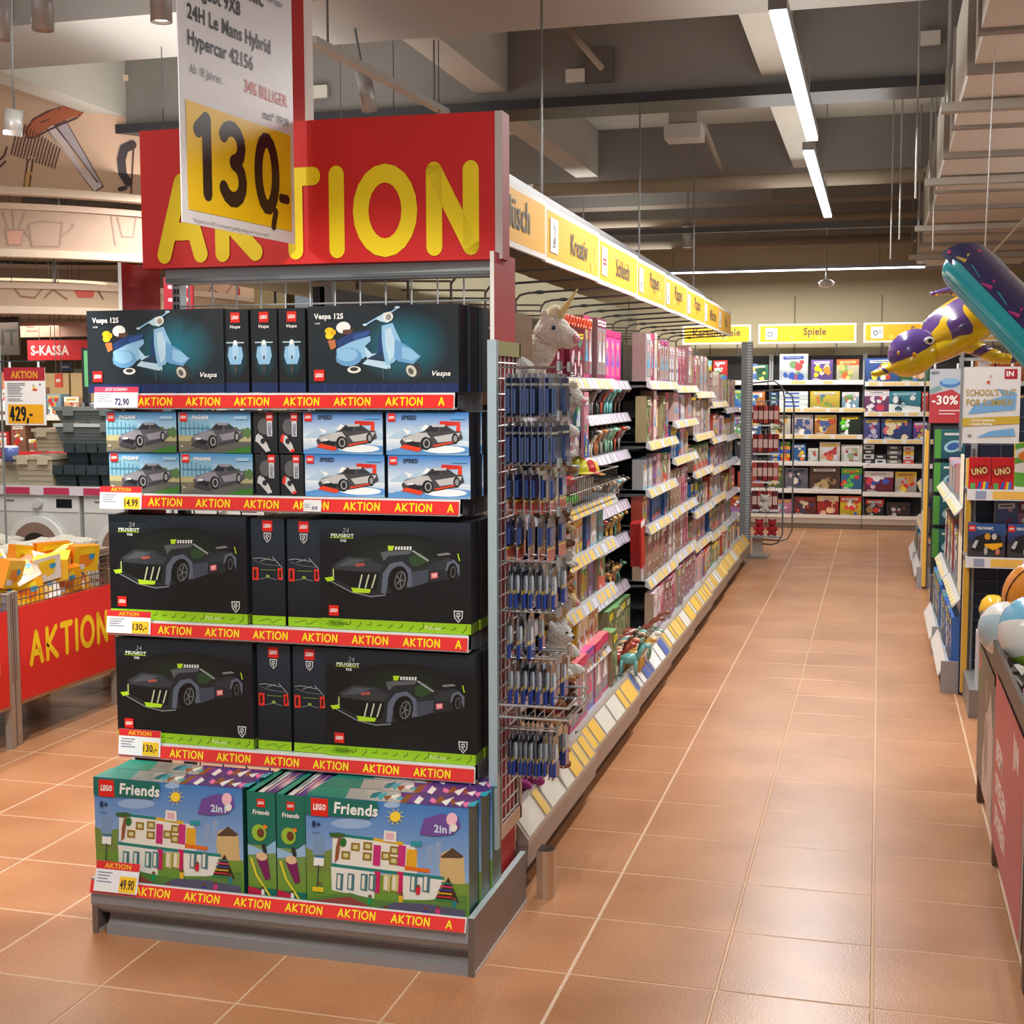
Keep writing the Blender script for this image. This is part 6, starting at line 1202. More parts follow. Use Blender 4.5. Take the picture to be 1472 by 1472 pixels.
for k, (x, y, z, c) in enumerate([(.60, 4.1, .62, (70, 150, 200)), (.58, 4.25, .60, (200, 206, 214)), (.62, 3.6, .64, (60, 140, 190)), (.85, 4.3, .66, (240, 200, 60)), (.60, 5.15, .60, (226, 226, 222)), (.8, 3.9, .62, (230, 230, 226)), (.9, 4.6, .64, (190, 214, 230)), (.58, 4.65, .58, (230, 180, 190)), (.60, 3.4, .60, (210, 220, 226)), (.7, 5.2, .62, (120, 190, 220))]):
    b = M(); r_ = random.Random(k); pts = []
    for i in range(7): pts.append([Vector((-.1+.033*i, -.07+.028*j, .02*math.sin(i*1.3+k)+.018*math.cos(j*1.9+k)+.05*math.exp(-((i-3)**2+(j-3)**2)/6))) for j in range(6)])
    for i in range(6):
        for j in range(5): b.add([pts[i][j], pts[i+1][j], pts[i+1][j+1], pts[i][j+1]], [(0, 1, 2, 3)], c if (i+j) % 3 else WHT); b.add([pts[i][j]-Vector((0, 0, .04)), pts[i][j+1]-Vector((0, 0, .04)), pts[i+1][j+1]-Vector((0, 0, .04)), pts[i+1][j]-Vector((0, 0, .04))], [(0, 1, 2, 3)], c)
    o = b.build('folded_inflatable', FILM, loc=(x, y, z-.02)); o.rotation_euler = (0, 0, k*.9); tag(o, '%s folded inflatable in a clear bag, %s in the right bin' % (cname(c), NTH[k]), 'inflatable')
# hanging posters on the right
def poster(u0, u1, v0, v1, y, label, art_fn, name='hanging_poster'):
    p0, p1 = at(u0, v1, y=y), at(u1, v0, y=y); w_, h_ = p1.x-p0.x, p1.z-p0.z
    t = thing(name, label, 'poster', ((p0.x+p1.x)/2, y, p0.z)); b = M(); b.box(-w_/2, w_/2, 0, .003, 0, h_, (226, 226, 226)); b.build('sheet', CARD, t)
    link('printed_front', art_fn(w_, h_).mesh('printed_front', CARD), t)
    b = M()
    for k in (-1, 1): b.tube([(k*w_*.35, .001, h_), (k*w_*.35, .001, h_+.03)], .006, (220, 224, 226), 6)
    b.build('clips', GLOSS, t); return t, w_, h_
def art_summer(w, h):
    a = Art(w, h); a.rect(-w/2, 0, w/2, h, (228, 228, 228)); a.up().rect(w*.22, h*.84, w*.44, h*.97, (176, 34, 52)).up().text('IN', w*.25, h*.875, h*.07, WHT, .04)
    BL = (120, 176, 226); a.up().poly([(-w*.40, h*.38), (w*.42, h*.44), (w*.44, h*.66), (w*.1, h*.72), (w*.2, h*.62), (-w*.3, h*.5)], BL); a.up().text("SCHOOL'S OUT", -w*.44, h*.62, h*.09, (176, 152, 70), .02, fit=w*.86); a.text('FOR SUMMER!', -w*.43, h*.49, h*.09, (176, 152, 70), .02, fit=w*.82)
    a.up().poly([(-w*.5, h*.22), (w*.5, h*.26), (w*.5, h*.36), (-w*.5, h*.33)], (206, 176, 62)); a.up().text('Easti Sonnencreme', -w*.3, h*.29, h*.035, WHT, .03, 0, .9) if 0 else a.text('- Coole Sommer-', -w*.38, h*.285, h*.04, WHT, .03, 0, .85).text('- Coole Farben', -w*.38, h*.235, h*.04, WHT, .03, 0, .85)
    a.up().poly([(-w*.25, h*.08), (w*.44, h*.1), (w*.4, h*.2), (0, h*.16)], BL).ell(-w*.36, h*.1, w*.04, h*.02, (150, 150, 150)).ell(-w*.06, h*.8, w*.03, h*.02, (200, 80, 60)).ell(-w*.02, h*.88, w*.025, h*.015, (220, 190, 160)); return a
def art_sale(w, h):
    a = Art(w, h); a.rect(-w/2, 0, w/2, h, (176, 180, 186)); a.up().poly([(-w/2, 0), (w/2, 0), (w/2, h*.5), (w*.2, h*.62), (-w/2, h*.52)], (178, 56, 62)); a.up().ell(w*.12, h*.74, w*.32, h*.09, (74, 120, 176)).up().ell(w*.12, h*.77, w*.28, h*.06, (130, 170, 206)).poly([(-w*.5, h*.54), (-w*.1, h*.62), (-w*.2, h*.7), (-w*.5, h*.62)], (120, 150, 150))
    a.up().text('-30%', -w*.42, h*.34, h*.17, WHT, .02, fit=w*.8); a.text('BEST', -w*.45, h*.9, h*.05, (60, 66, 90), .03); a.rect(-w*.2, h*.22, w*.44, h*.24, (230, 200, 200)).rect(-w*.2, h*.16, w*.3, h*.18, (230, 200, 200)); return a
t, w_, h_ = poster(1382, 1468, 527, 637, 6.9, 'white and blue summer poster with a mustard band on the right end shelf', art_summer); b = M(); b.box(-w_/2-.012, -w_/2, -.004, .006, -.04, h_+.1, (150, 154, 158)); b.build('pole', METAL, t)
b = M(); b.box(-w_/2-.02, .9, .003, .02, h_+.03, h_+.045, (170, 172, 174)); b.build('hanging_rail', METAL, t)
t, w_, h_ = poster(1335, 1384, 530, 608, 8.0, 'grey and red poster announcing 30 percent off beside the summer poster', art_sale)
b = M(); b.box(-w_/2-.03, -w_/2-.02, -.004, .006, -.5, h_+.15, (110, 112, 116)); b.build('pole', METAL, t)
# ------------------------------------------------------------------ inflatables hanging over the right side
TC = at(1366, 476, y=5.7); t = thing('inflatable_turtle', 'yellow and purple inflatable sea turtle hanging above the right side of the aisle', 'inflatable', TC, .35); t.scale = (1.3, 1.3, 1.3)
def ob(name, b, mat, par=t): return b.build(name, mat, par, True)
Rb = Matrix.Rotation(-.55, 3, 'Y')
b = M(); b.ball((.04, 0, .03), (.165, .14, .075), WHT, 20, 12, Rb); ob('shell', b, VINYL_TURTLE)
b = M(); b.ball((.03, .0, -.005), (.175, .13, .055), (236, 200, 20), 20, 12, Rb); ob('belly', b, GLOSS)
b = M(); b.ball((-.135, -.04, -.06), (.078, .06, .062), (100, 74, 150), 18, 12, Matrix.Rotation(-.5, 3, 'Y')); hd_ = ob('head', b, GLOSS)
b = M(); b.ball((-.125, -.045, -.083), (.082, .058, .05), (238, 202, 20), 18, 12, Matrix.Rotation(-.5, 3, 'Y')); b.build('chin', GLOSS, hd_, True)
b = M(); b.ball((-.105, -.098, -.033), (.017, .006, .012), WHT, 10, 8); b.ball((-.105, -.103, -.033), (.008, .004, .007), BLK, 8, 6); b.ball((-.15, -.097, -.075), (.007, .004, .008), (240, 160, 40), 8, 6); b.ball((-.19, -.075, -.07), (.006, .006, .008), (240, 160, 40), 8, 6); b.build('eye', GLOSS, hd_, True)
for nm_, pts, r0 in (('front_flipper', [(-.12, .02, -.08), (-.19, .0, -.115), (-.235, -.01, -.13)], .034), ('front_flipper', [(.02, -.06, -.04), (.11, -.1, -.085), (.19, -.12, -.09)], .042), ('rear_flipper', [(.1, .05, .11), (.03, .08, .13), (-.02, .08, .12)], .03), ('rear_flipper', [(.16, 0, .06), (.21, .0, .03), (.25, 0, .01)], .03)):
    b = M(); n = len(pts)
    for i in range(9):
        f = i/8*(n-1); k = min(int(f), n-2); q = Vector(pts[k]).lerp(Vector(pts[k+1]), f-k); b.ball(q, (r0*(1-.45*i/8),)*2+(r0*.55*(1-.5*i/8),), WHT, 10, 6)
    ob(nm_, b, VINYL_TURTLE if nm_ == 'rear_flipper' else GLOSS) if nm_ == 'rear_flipper' else None
    if nm_ == 'front_flipper':
        for i in range(len(b.c)): b.c[i] = (238, 204, 24) if (i//60) % 4 != 2 else (96, 66, 130)
        ob(nm_, b, GLOSS)
b = M(); b.tube([(.1, 0, .1), (.12, 0, 1.0)], .002, (200, 200, 200), 4); ob('string', b, MATTE)
SC = at(1405, 398, y=4.9); SE = at(1600, 600, y=4.3)
t = thing('inflatable_board', 'turquoise and navy inflatable board hanging at an angle at the right edge', 'inflatable', SC); d = SE-SC; L = d.length
q_ = d.to_track_quat('X', 'Z'); t.rotation_mode = 'QUATERNION'; t.rotation_quaternion = q_
b = M(); 
def board(zs, fac, col, zoff, flat):
    n = 24; prof = []
    for i in range(n+1):
        s_ = -.12+(L+.12)*i/n; e = min(1, math.sqrt(max(0, 1-((.10-(s_+.12))/.10)**2))) if s_+.12 < .10 else 1
        prof.append((s_, e))
    rings = [[Vector((s_, .115*e*fac*math.cos(t_), zoff+.075*e*math.sin(t_)*flat)) for t_ in [2*PI*k/20 for k in range(20)]] for s_, e in prof]
    for i in range(n):
        for k in range(20): b.add([rings[i][k], rings[i+1][k], rings[i+1][(k+1) % 20], rings[i][(k+1) % 20]], [(0, 1, 2, 3)], col)
board(0, 1, (20, 160, 176), -.0, 1); b.build('tube', GLOSS, t, True)
def art_deck():
    a = Art(); a.rect(-.10, -.12, L, .12, (34, 36, 92)); r = random.Random(2)
    for k in range(7):
        x = -.06+k*.09; s_ = 1 if k % 2 else -1; a.up().poly([(x, -.08*s_), (x+.08, -.09*s_), (x+.06, .02*s_)], r.choice([(20, 150, 190), (24, 110, 200), (40, 170, 190)])); a.up().poly([(x+.03, .05*s_), (x+.07, .09*s_), (x+.02, .10*s_)], r.choice([(206, 180, 80), (226, 90, 60), (190, 50, 130)]))
    a.up().stroke([(-.08, -.1), (-.04, 0), (-.06, .1)], .02, (200, 50, 120)); return a
def dk(x, z, l): return (x, z*.85, .076*math.sqrt(max(.05, 1-(z/.13)**2))+.002+l*.0006)
a = art_deck()
# finely divided deck so that it follows the rounded board
b = M()
for i in range(30):
    for j in range(10):
        x0, x1 = -.10+(L+.1)*i/30, -.10+(L+.1)*(i+1)/30; z0, z1 = -.12+.024*j, -.12+.024*(j+1); b.add([dk(x0, z0, 0), dk(x1, z0, 0), dk(x1, z1, 0), dk(x0, z1, 0)], [(0, 1, 2, 3)], (34, 36, 92))
b.build('deck_sheet', GLOSS, t, True)
a.p = a.p[1:]; link('deck_print', a.mesh('deck_print', GLOSS, place=lambda x, z, l: dk(x, z, l+2)), t)
b = M(); b.tube([(0, 0, 0), (.5, .35, 1.2)], .004, (200, 180, 150), 6); r_ = b.build('rope', MATTE, loc=at(1425, 366, y=4.75)); p2 = at(1500, 285, y=4.75)
me = M(); pr_ = at(1425, 366, y=4.75); me.tube([(0, 0, 0), tuple(p2-pr_), tuple(p2-pr_+Vector((.6, .1, .75)))], .004, (200, 180, 150), 6); r_.data = me.mesh('rope', MATTE); tag(r_, 'beige rope running up from the inflatable board', 'rope')
# ================================================================== LEFT BACKGROUND
# promotion bins
def promo_bin(y0, y1, x, depth, label, text=True):
    t = thing('promo_bin', label, 'bin', (x, y0, 0)); L = y1-y0
    for yy in (0, L-.035):
        for xx in (0, -depth):
            b = M(); b.box(xx-.03, xx, yy, yy+.035, 0, .70, (172, 158, 148)); b.build('leg', METAL, t)
    b = M(); b.box(-.006, .002, .04, L-.04, .20, .625, (222, 40, 30)); p = b.build('side_panel', MATTE, t)
    a = Art(); w_ = L-.08; a.glyphs('AKTION', 0, 0, .16, (250, 206, 30), .22, sx=1, gap=.36, n=8)
    xs = [q[0] for pp in a.p for q in pp[0]]; k = w_*.84/(max(xs)-min(xs))
    link('printed_lettering', a.mesh('printed_lettering', CARD, place=lambda q, z, l: (.0032+l*.0015, .04+w_*.08+(q-min(xs))*k, .355+z*.85)), p)
    b = M(); b.box(-.01, .004, .03, L-.03, .185, .2, (176, 150, 134)); b.build('lower_rail', STEEL, t)
    b = M()
    for z in (.63, .66, .695): b.tube([(-.005, .0, z), (-.005, L, z)], .003, (150, 140, 130), 5); b.tube([(-depth, .0, z), (-depth, L, z)], .003, (150, 140, 130), 5)
    for k_ in range(26): b.tube([(-.005, k_*L/25, .62), (-.005, k_*L/25, .698)], .0022, (150, 140, 130), 5)
    for yy in (.01, L-.01):
        for z in (.63, .695): b.tube([(0, yy, z), (-depth, yy, z)], .003, (150, 140, 130), 5)
        for k_ in range(20): b.tube([(-k_*depth/19, yy, .3), (-k_*depth/19, yy, .698)], .0022, (150, 140, 130), 5)
    b.build('wire_rim', STEEL, t); b = M(); b.box(-depth, -.01, .02, L-.02, .28, .29, (90, 70, 60)); b.build('floor_panel', METAL, t); return t
promo_bin(5.13, 5.98, -3.715, .9, 'red promotion bin of orange packets at the left, reading AKTION')
promo_bin(4.25, 5.10, -3.70, .9, 'red promotion bin cut by the left picture edge')
promo_bin(6.02, 6.9, -3.73, .45, 'red promotion bin mostly hidden behind the display')
rp = random.Random(8)
def packet(w, h, d, c1, c2, seed):
    r = random.Random(seed); b = M()
    b.box(-w/2, w/2, -d/2, d/2, 0, h, c1, side=c2, top=c2); a = Art(w, h); a.ell(0, h*.5, w*.3, h*.32, c2); a.up().rect(-w*.4, h*.1, -w*.05, h*.3, WHT).ell(w*.2, h*.6, w*.12, h*.14, (60, 160, 210)); a.up().poly([(-w*.3, h*.66), (w*.3, h*.7), (w*.28, h*.88), (-w*.3, h*.84)], r.choice([(250, 220, 40), WHT, (236, 90, 30)]))
    return b.mesh('packet', GLOSS), [('printed_front', a.mesh('printed_front', GLOSS), (0, -d/2, 0))]
PKS = [packet(.17, .12, .05, (246, 176, 30), (240, 120, 30), 1), packet(.16, .13, .05, (250, 206, 40), (244, 150, 40), 2), packet(.18, .11, .06, (240, 120, 30), (250, 200, 50), 3), packet(.15, .12, .04, (236, 236, 230), (250, 206, 60), 4)]
k = 0
for layer, (z, n) in enumerate(((.50, 12), (.60, 14), (.69, 12), (.76, 5))):
    for i in range(n):
        me, parts = PKS[rp.randrange(4)]; x = -3.715-(.12+.68*rp.random())*(1 if layer < 3 else .6)-(0.12 if layer == 3 else 0); y = 5.2+.66*rp.random()-(.0 if layer < 3 else -.0)
        if layer == 3: y = 5.2+.3*rp.random()
        if i < 5 and layer < 3: x = -3.715-.1; y = 5.22+.15*i
        o = place(me, 'packet', 'orange and yellow glossy packet in the left promotion bin', 'packet', (x, y, z+.02*rp.random()), PI/2+rp.uniform(-.5, .5), 'orange packets in the left bin', parts); o.rotation_euler = (rp.uniform(-.5, .3), rp.uniform(-.3, .3), o.rotation_euler.z); k += 1
me, parts = PKS[0]
o = place(me, 'packet', 'upright yellow and orange packet at the back of the pile in the left bin', 'packet', (-4.0, 5.85, .72), PI/2-.6, None, parts)
pp = at(38, 815, x=-3.78); a = Art(.16, .1); b = M(); b.box(-.08, .08, 0, .002, 0, .1, (236, 236, 236)); me = b.mesh('price_card', CARD); a.rect(.0, .01, .07, .06, (246, 190, 40)); a.up().rect(-.07, .05, -.01, .055, (120, 120, 120)).rect(-.07, .07, .02, .075, (120, 120, 120))
o = place(me, 'price_card', 'white price card lying on the orange packets', 'price card', (-3.80, 5.30, .755), PI/2, None, [('printed_front', a.mesh('printed_front'), (0, 0, 0))]); o.rotation_euler = (-1.1, .1, PI/2)
for k in range(12):
    b = M(); b.ball((0, 0, 0), (.07, .05, .035), ((40, 80, 180), (60, 110, 210), (30, 50, 120))[k % 3], 8, 6); o = b.build('blue_packet', GLOSS, smooth=True, loc=(-3.78-.12*(k % 3), 4.6+.11*(k//3)+.02*k, .56+.03*(k % 2))); tag(o, 'small shiny blue packet in the bin at the left picture edge', 'packet', 'blue packets in the leftmost bin')
# wicker-like table of folded clothes behind the bin
cl = thing('display_table', 'low table heaped with folded clothes behind the orange packets', 'table', (-5.0, 6.0, 0))
b = M(); b.box(-.8, .75, 0, .8, .66, .70, (150, 130, 110)); b.build('tabletop', MATTE, cl)
for xx in (-.78, .70):
    for yy in (.02, .74): b = M(); b.box(xx, xx+.05, yy, yy+.05, 0, .66, (120, 100, 90)); b.build('leg', METAL, cl)
cc = [(70, 86, 110), (90, 104, 124), (60, 70, 96), (140, 150, 150), (190, 186, 170), (206, 200, 184), (110, 116, 120), (170, 170, 160)]
def cloth(w, d, h, c, seed):
    b = M(); r = random.Random(seed); n, m_ = 9, 7
    P = [[Vector((-w/2+w*i/(n-1), -d/2+d*j/(m_-1), h*(.6+.4*math.sin(i*.9+seed)*math.cos(j*1.1+seed*2))*(.35 if i in (0, n-1) or j in (0, m_-1) else 1)+r.uniform(-.004, .004))) for j in range(m_)] for i in range(n)]
    for i in range(n-1):
        for j in range(m_-1): b.add([P[i][j], P[i+1][j], P[i+1][j+1], P[i][j+1]], [(0, 1, 2, 3)], c)
    rim = [P[i][0] for i in range(n)]+[P[n-1][j] for j in range(1, m_)]+[P[i][m_-1] for i in range(n-2, -1, -1)]+[P[0][j] for j in range(m_-2, 0, -1)]
    for q0, q1 in zip(rim, rim[1:]+rim[:1]): b.add([q1, q0, Vector((q0.x, q0.y, -.005)), Vector((q1.x, q1.y, -.005))], [(0, 1, 2, 3)], c)
    return b.mesh('folded_garment', PLUSH, True)
for k in range(18):
    c = cc[(k*3) % 8] if k % 6 < 3 else (196, 190, 176); x = -5.62+.24*(k % 6); o = link('folded_garment', cloth(.27, .24, .05, c, k), None, (x, 6.15+.22*(k//6), .705+.035*(k % 2))); o.rotation_euler.z = .3*math.sin(k*2.1); tag(o, '%s folded garment, %s from the left in the %s row on the clothes table' % (cname(c), NTH[k % 6], ('front', 'middle', 'rear')[k//6]), 'garment')
for k in range(6):
    o = link('folded_garment', cloth(.26, .22, .05, cc[k % 3], 40+k), None, (-5.35+.03*math.sin(k*2), 6.45, .78+.045*k)); tag(o, 'dark blue folded garment stacked high on the clothes table', 'garment', 'stack of dark blue garments')
# washing machines under a shelf of storage crates
for k, x in enumerate((-5.72, -5.05, -4.42, -3.8)):
    t = thing('washing_machine', 'white front-loading washing machine, %s from the left under the crate shelf' % NTH[k], 'washing machine', (x, 7.25, 0)); w_ = .6
    b = M(); b.box(-w_/2, w_/2, 0, .55, 0, .965, (216, 218, 214)); b.build('body', GLOSS, t)
    b = M(); b.box(-w_/2+.004, w_/2-.004, -.006, 0, .85, .96, (226, 228, 226)); b.box(.14, .25, -.008, -.006, .875, .93, (26, 28, 30)); b.box(-.22, -.16, -.008, -.006, .91, .92, (110, 112, 114)); b.build('control_panel', GLOSS, t)
    b = M(); b.tube([(.02, -.006, .905), (.02, -.04, .905)], .032, (206, 208, 206), 16); b.build('dial', GLOSS, t)
    b = M(); b.tube([(0, -.005, .62), (0, -.03, .62)], .205, (232, 234, 232), 28); d_ = b.build('door', GLOSS, t); b = M(); b.tube([(0, -.028, .62), (0, -.034, .62)], .165, (150, 124, 112), 26); b.tube([(0, -.033, .62), (0, -.037, .62)], .10, (50, 44, 44), 20); b.build('door_glass', GLOSS, d_)
t = thing('crate_shelf', 'white shelf with pink price rail above the washing machines', 'shelf', (-6.2, 7.2, .98))
b = M(); b.box(0, 3.4, .03, .55, .0, .022, (216, 214, 210)); b.build('board', METAL, t); b = M(); b.box(0, 3.4, .02, .03, -.025, .032, (222, 214, 220)); 
for k in range(12): b.box(.1+.28*k, .28+.28*k, .017, .02, -.02, .022, (196, 60, 96))
b.build('price_rail', CARD, t)
for xx in (.05, 3.3): b = M(); b.box(xx, xx+.04, .5, .54, -.98, .8, (150, 150, 148)); b.build('upright', METAL, t)
def crate(w, d, h, c, loc, label, lid=None):
    t = thing('storage_crate', label, 'crate', loc); b = M(); k = .88
    v = [(-w/2*k, -d/2*k, 0), (w/2*k, -d/2*k, 0), (w/2*k, d/2*k, 0), (-w/2*k, d/2*k, 0), (-w/2, -d/2, h), (w/2, -d/2, h), (w/2, d/2, h), (-w/2, d/2, h)]
    b.add(v, [(3, 2, 1, 0), (0, 1, 5, 4), (1, 2, 6, 5), (2, 3, 7, 6), (3, 0, 4, 7)], c); b.build('body', GLOSS, t)
    b = M()
    for z in (h*.2, h*.4, h*.6): b.box(-w/2*.9, w/2*.9, -d/2*(k+(1-k)*z/h)-.003, -d/2*(k+(1-k)*z/h)+.002, z, z+h*.03, tuple(int(q*.85) for q in c))
    b.build('ribs', GLOSS, t)
    c2 = lid or tuple(min(255, int(q*1.08)) for q in c); b = M(); b.box(-w/2-.01, w/2+.01, -d/2-.01, d/2+.01, h, h+.022, c2); b.build('lid', GLOSS, t)
    for s_ in (-1, 1): b = M(); b.box(s_*w*.28-.035, s_*w*.28+.035, -d/2-.018, -d/2-.008, h-.03, h+.028, tuple(min(255, int(q*1.1)) for q in c)); b.build('clip', GLOSS, t)
    return t
BG, GY, DG = (184, 174, 152), (104, 112, 112), (44, 56, 60)
crate(.26, .36, .17, BG, (-5.06, 7.42, 1.003), 'beige storage crate with a clip lid, front one on the crate shelf'); crate(.26, .36, .13, BG, (-5.42, 7.42, 1.003), 'beige storage crate at the left end of the crate shelf')
crate(.30, .3, .12, (170, 160, 136), (-4.98, 7.5, 1.22), 'beige crate stacked on the front beige crate')
for k in range(4): crate(.15, .3, .11, DG, (-4.86+.16*k, 7.42, 1.003), 'small dark grey open-fronted bin, %s from the left in the lower row' % NTH[k])
for k in range(3): crate(.15, .3, .11, DG, (-4.78+.16*k, 7.43, 1.138), 'small dark grey bin, %s from the left in the upper row' % NTH[k])
crate(.46, .34, .10, GY, (-4.70, 7.46, 1.275), 'grey storage crate stacked above the small dark bins', (196, 206, 206)); crate(.46, .34, .07, GY, (-4.70, 7.46, 1.405), 'topmost grey storage crate above the small dark bins', (130, 138, 138))
crate(.3, .34, .2, GY, (-5.75, 7.42, 1.003), 'grey storage crate beyond the beige ones at far left')
b = M(); b.lathe([(0, 0), (.05, 0), (.055, .09), (.04, .1), (0, .1)], 0, 0, (226, 226, 224), 16, [(226, 226, 224), (90, 110, 170), (226, 226, 224), (226, 226, 224)]); o = b.build('white_tub', GLOSS, smooth=True, loc=(-5.27, 7.30, 1.155)); tag(o, 'white round tub with a blue band beside the beige crates', 'tub')
# price stand 429
def art_stand(w, h):
    a = Art(w, h); a.rect(-w/2, h*.77, w/2, h, (160, 36, 52)); a.up().text('AKTION', 0, h*.81, h*.13, (206, 150, 40), .03, 0, .8, center=True); a.rect(-w*.42, h*.03, w*.44, h*.36, (226, 164, 30)); a.up()
    a.glyphs('429,-', -w*.36, h*.09, h*.22, (30, 26, 30), .2, sx=.62*w/.22*.9, gap=.32, n=8)
    for k, q in enumerate((.72, .69, .66, .63, .60, .57, .54, .50, .45, .42)): a.rect(-w*.42, h*q, -w*(-.02 if k < 2 else .05+.03*(k % 3)), h*(q+.012), (110, 112, 118))
    a.up().rect(w*.2, h*.68, w*.24, h*.7, (90, 150, 70)).rect(w*.2, h*.64, w*.27, h*.665, (240, 200, 40)).rect(w*.2, h*.6, w*.31, h*.63, (220, 60, 40)).rect(w*.36, h*.69, w*.4, h*.72, (80, 80, 100)); return a
t, w_, h_ = poster(8, 64, 528, 611, 6.2, 'hanging price poster reading 429 under a crimson heading at the left', art_stand, 'price_poster')
b = M(); b.box(-w_/2-.03, -w_/2-.022, .004, .012, -.9, h_+.12, (140, 144, 148)); b.build('pole', METAL, t); b = M(); b.box(-w_/2-.03, w_/2, .004, .01, h_+.03, h_+.036, (70, 70, 72)); b.build('hanging_rail', METAL, t)
# checkout sign, dark sign and background shelving
def p_base(t): return t.location.z
def flat_sign(u0, u1, v0, v1, y, base, label, art_fn=None, name='sign', cat='sign', th=.02):
    p0, p1 = at(u0, v1, y=y), at(u1, v0, y=y); w_, h_ = p1.x-p0.x, p1.z-p0.z; t = thing(name, label, cat, ((p0.x+p1.x)/2, y, p0.z)); b = M(); b.box(-w_/2, w_/2, 0, th, 0, h_, base); b.build('board', MATTE, t)
    for q in ((-w_*.4, w_*.4) if cat == 'sign' else ()): b = M(); b.tube([(q, th/2, h_), (q, th/2, 3.86-p0.z)], .003, (90, 88, 86), 5); b.build('wire', METAL, t)
    if art_fn: link('printed_front', art_fn(w_, h_).mesh('printed_front', MATTE), t)
    return t, w_, h_
t, w_, h_ = flat_sign(40, 205, 487, 518, 9.0, (206, 26, 36), 'red hanging checkout sign with white lettering at the left', lambda w, h: Art(w, h).text('S-KASSA', -w*.5+.03, h*.24, h*.5, (236, 214, 214), .03, 0, .85))
b = M(); b.tube([(-w_*.3, .01, h_), (-w_*.3, .01, 1.9)], .004, (90, 90, 90), 5); b.tube([(w_*.3, .01, h_), (w_*.3, .01, 1.9)], .004, (90, 90, 90), 5); b.build('wires', METAL, t)
def art_service(w, h):
    a = Art(w, h); a.ell(w*.12, h*.55, h*.62, h*.6, (170, 20, 40), 22); a.up().stroke([(w*.02, h*.8), (w*.2, h*.75), (w*.08, h*.4), (w*.24, h*.45)], h*.06, (230, 190, 190)); a.text('Allgemeine', -w*.42, h*.62, h*.14, (90, 40, 40), .02); a.text('Information', -w*.42, h*.36, h*.14, (90, 40, 40), .02); return a
flat_sign(24, 205, 461, 485, 9.1, (176, 140, 122), 'brown-pink service sign with a red disc above the checkout sign', art_service)
flat_sign(-60, 26, 455, 511, 8.6, (64, 52, 46), 'dark brown sign board cut by the left picture edge', lambda w, h: Art(w, h).text('IT', w*.22, h*.25, h*.42, (16, 14, 14), .02))
SX = random.Random(19)
for r, (y, x0, x1, n) in enumerate(((9.6, -7.6, -4.6, 3), (12.2, -9.6, -4.6, 4))):
    for k in range(n):
        xa = x0+(x1-x0)*k/n; L = (x1-x0)/n-.02; t = thing('shelf_unit', '%s background shop shelf in the %s row at the left' % (NTH[k], ('nearer', 'farther')[r]), 'shelf unit', (xa, y, 0))
        b = M(); b.box(0, L, .4, .42, 0, 1.75, (190, 164, 120)); b.build('back_panel', MATTE, t)
        for z in (.3, .7, 1.1, 1.4): b = M(); b.box(0, L, 0, .4, z-.02, z, (200, 196, 190)); s = b.build('shelf', METAL, t); b = M(); b.box(0, L, -.008, 0, z-.04, z+.005, SX.choice([(200, 50, 60), (226, 220, 214)])); b.build('price_rail', CARD, s)
        for zi, z in enumerate((.7, 1.1, 1.4)):
            for q in range(6):
                w_ = L/6-.03; h_ = SX.uniform(.1, .26); c = SX.choice([(214, 170, 140), (190, 60, 60), (230, 224, 214), (90, 80, 80), (120, 150, 170), (226, 190, 120), (150, 110, 90), (206, 200, 190)])
                me, parts, _ = mk_box(w_, h_, .12, c, toy_art(w_, h_, c, [WHT, (190, 50, 50), (226, 180, 80)], 700+q+zi*7, style=q % 4)); place(me, 'carton', '%s carton %s from left, %s board of %s shelf, %s row at left' % (cname(c), NTH[q], ('lower', 'middle', 'upper')[zi], NTH[k], ('nearer', 'farther')[r]), 'carton', (xa+L/6*(q+.5), y+.03, z+.001), 0, None, parts)
for k, (u0, u1, v0, v1, y, c) in enumerate([(86, 102, 522, 533, 11, (90, 110, 150)), (106, 118, 530, 547, 11, (140, 150, 140)), (79, 88, 537, 557, 8.8, (226, 90, 70)), (4, 12, 535, 560, 8.8, (230, 120, 90))]):
    flat_sign(u0, u1, v0, v1, y, c, ['small blue hanging sign right of the 429 poster', 'small grey-green hanging sign beside the blue one', 'small red flag sign under the checkout sign', 'small orange flag sign left of the 429 poster'][k], lambda w, h: Art(w, h).rect(-w*.3, h*.4, w*.3, h*.6, WHT))
t, w_, h_ = flat_sign(119, 125, 500, 580, 7.9, (60, 62, 64), 'dark post with a green lit strip beside the scooter carton', None, 'post', 'post', .03); b = M(); b.box(-.012, .012, .005, .025, -p_base(t), 0, (60, 62, 64)); b.build('pole', METAL, t); b = M(); b.box(-.0, w_/2, -.006, 0, h_*.3, h_*.95, (130, 220, 150)); b.build('light_strip', MATTE, t)
# things seen through the wire grid under the header
flat_sign(236, 276, 398, 445, 6.5, (170, 24, 44), 'crimson hanging board seen through the wire grid', lambda w, h: Art(w, h).stroke([(-w*.3, h*.7), (w*.3, h*.7)], h*.12, (222, 180, 186)).stroke([(-w*.3, h*.3), (w*.3, h*.3)], h*.12, (222, 180, 186)))
flat_sign(278, 364, 380, 460, 10.5, (196, 164, 136), 'beige printed board seen through the wire grid', lambda w, h: Art(w, h).stroke([(-w*.3, h*.3), (-w*.2, h*.6), (0, h*.4), (w*.2, h*.7)], h*.02, (120, 70, 60)).ell(w*.25, h*.5, w*.03, h*.1, (170, 60, 50)))
flat_sign(366, 408, 380, 460, 9.5, (96, 80, 44), 'olive brown board seen through the wire grid')
flat_sign(424, 500, 390, 450, 8.0, (96, 104, 112), 'grey-blue box board on the far side of the gondola')
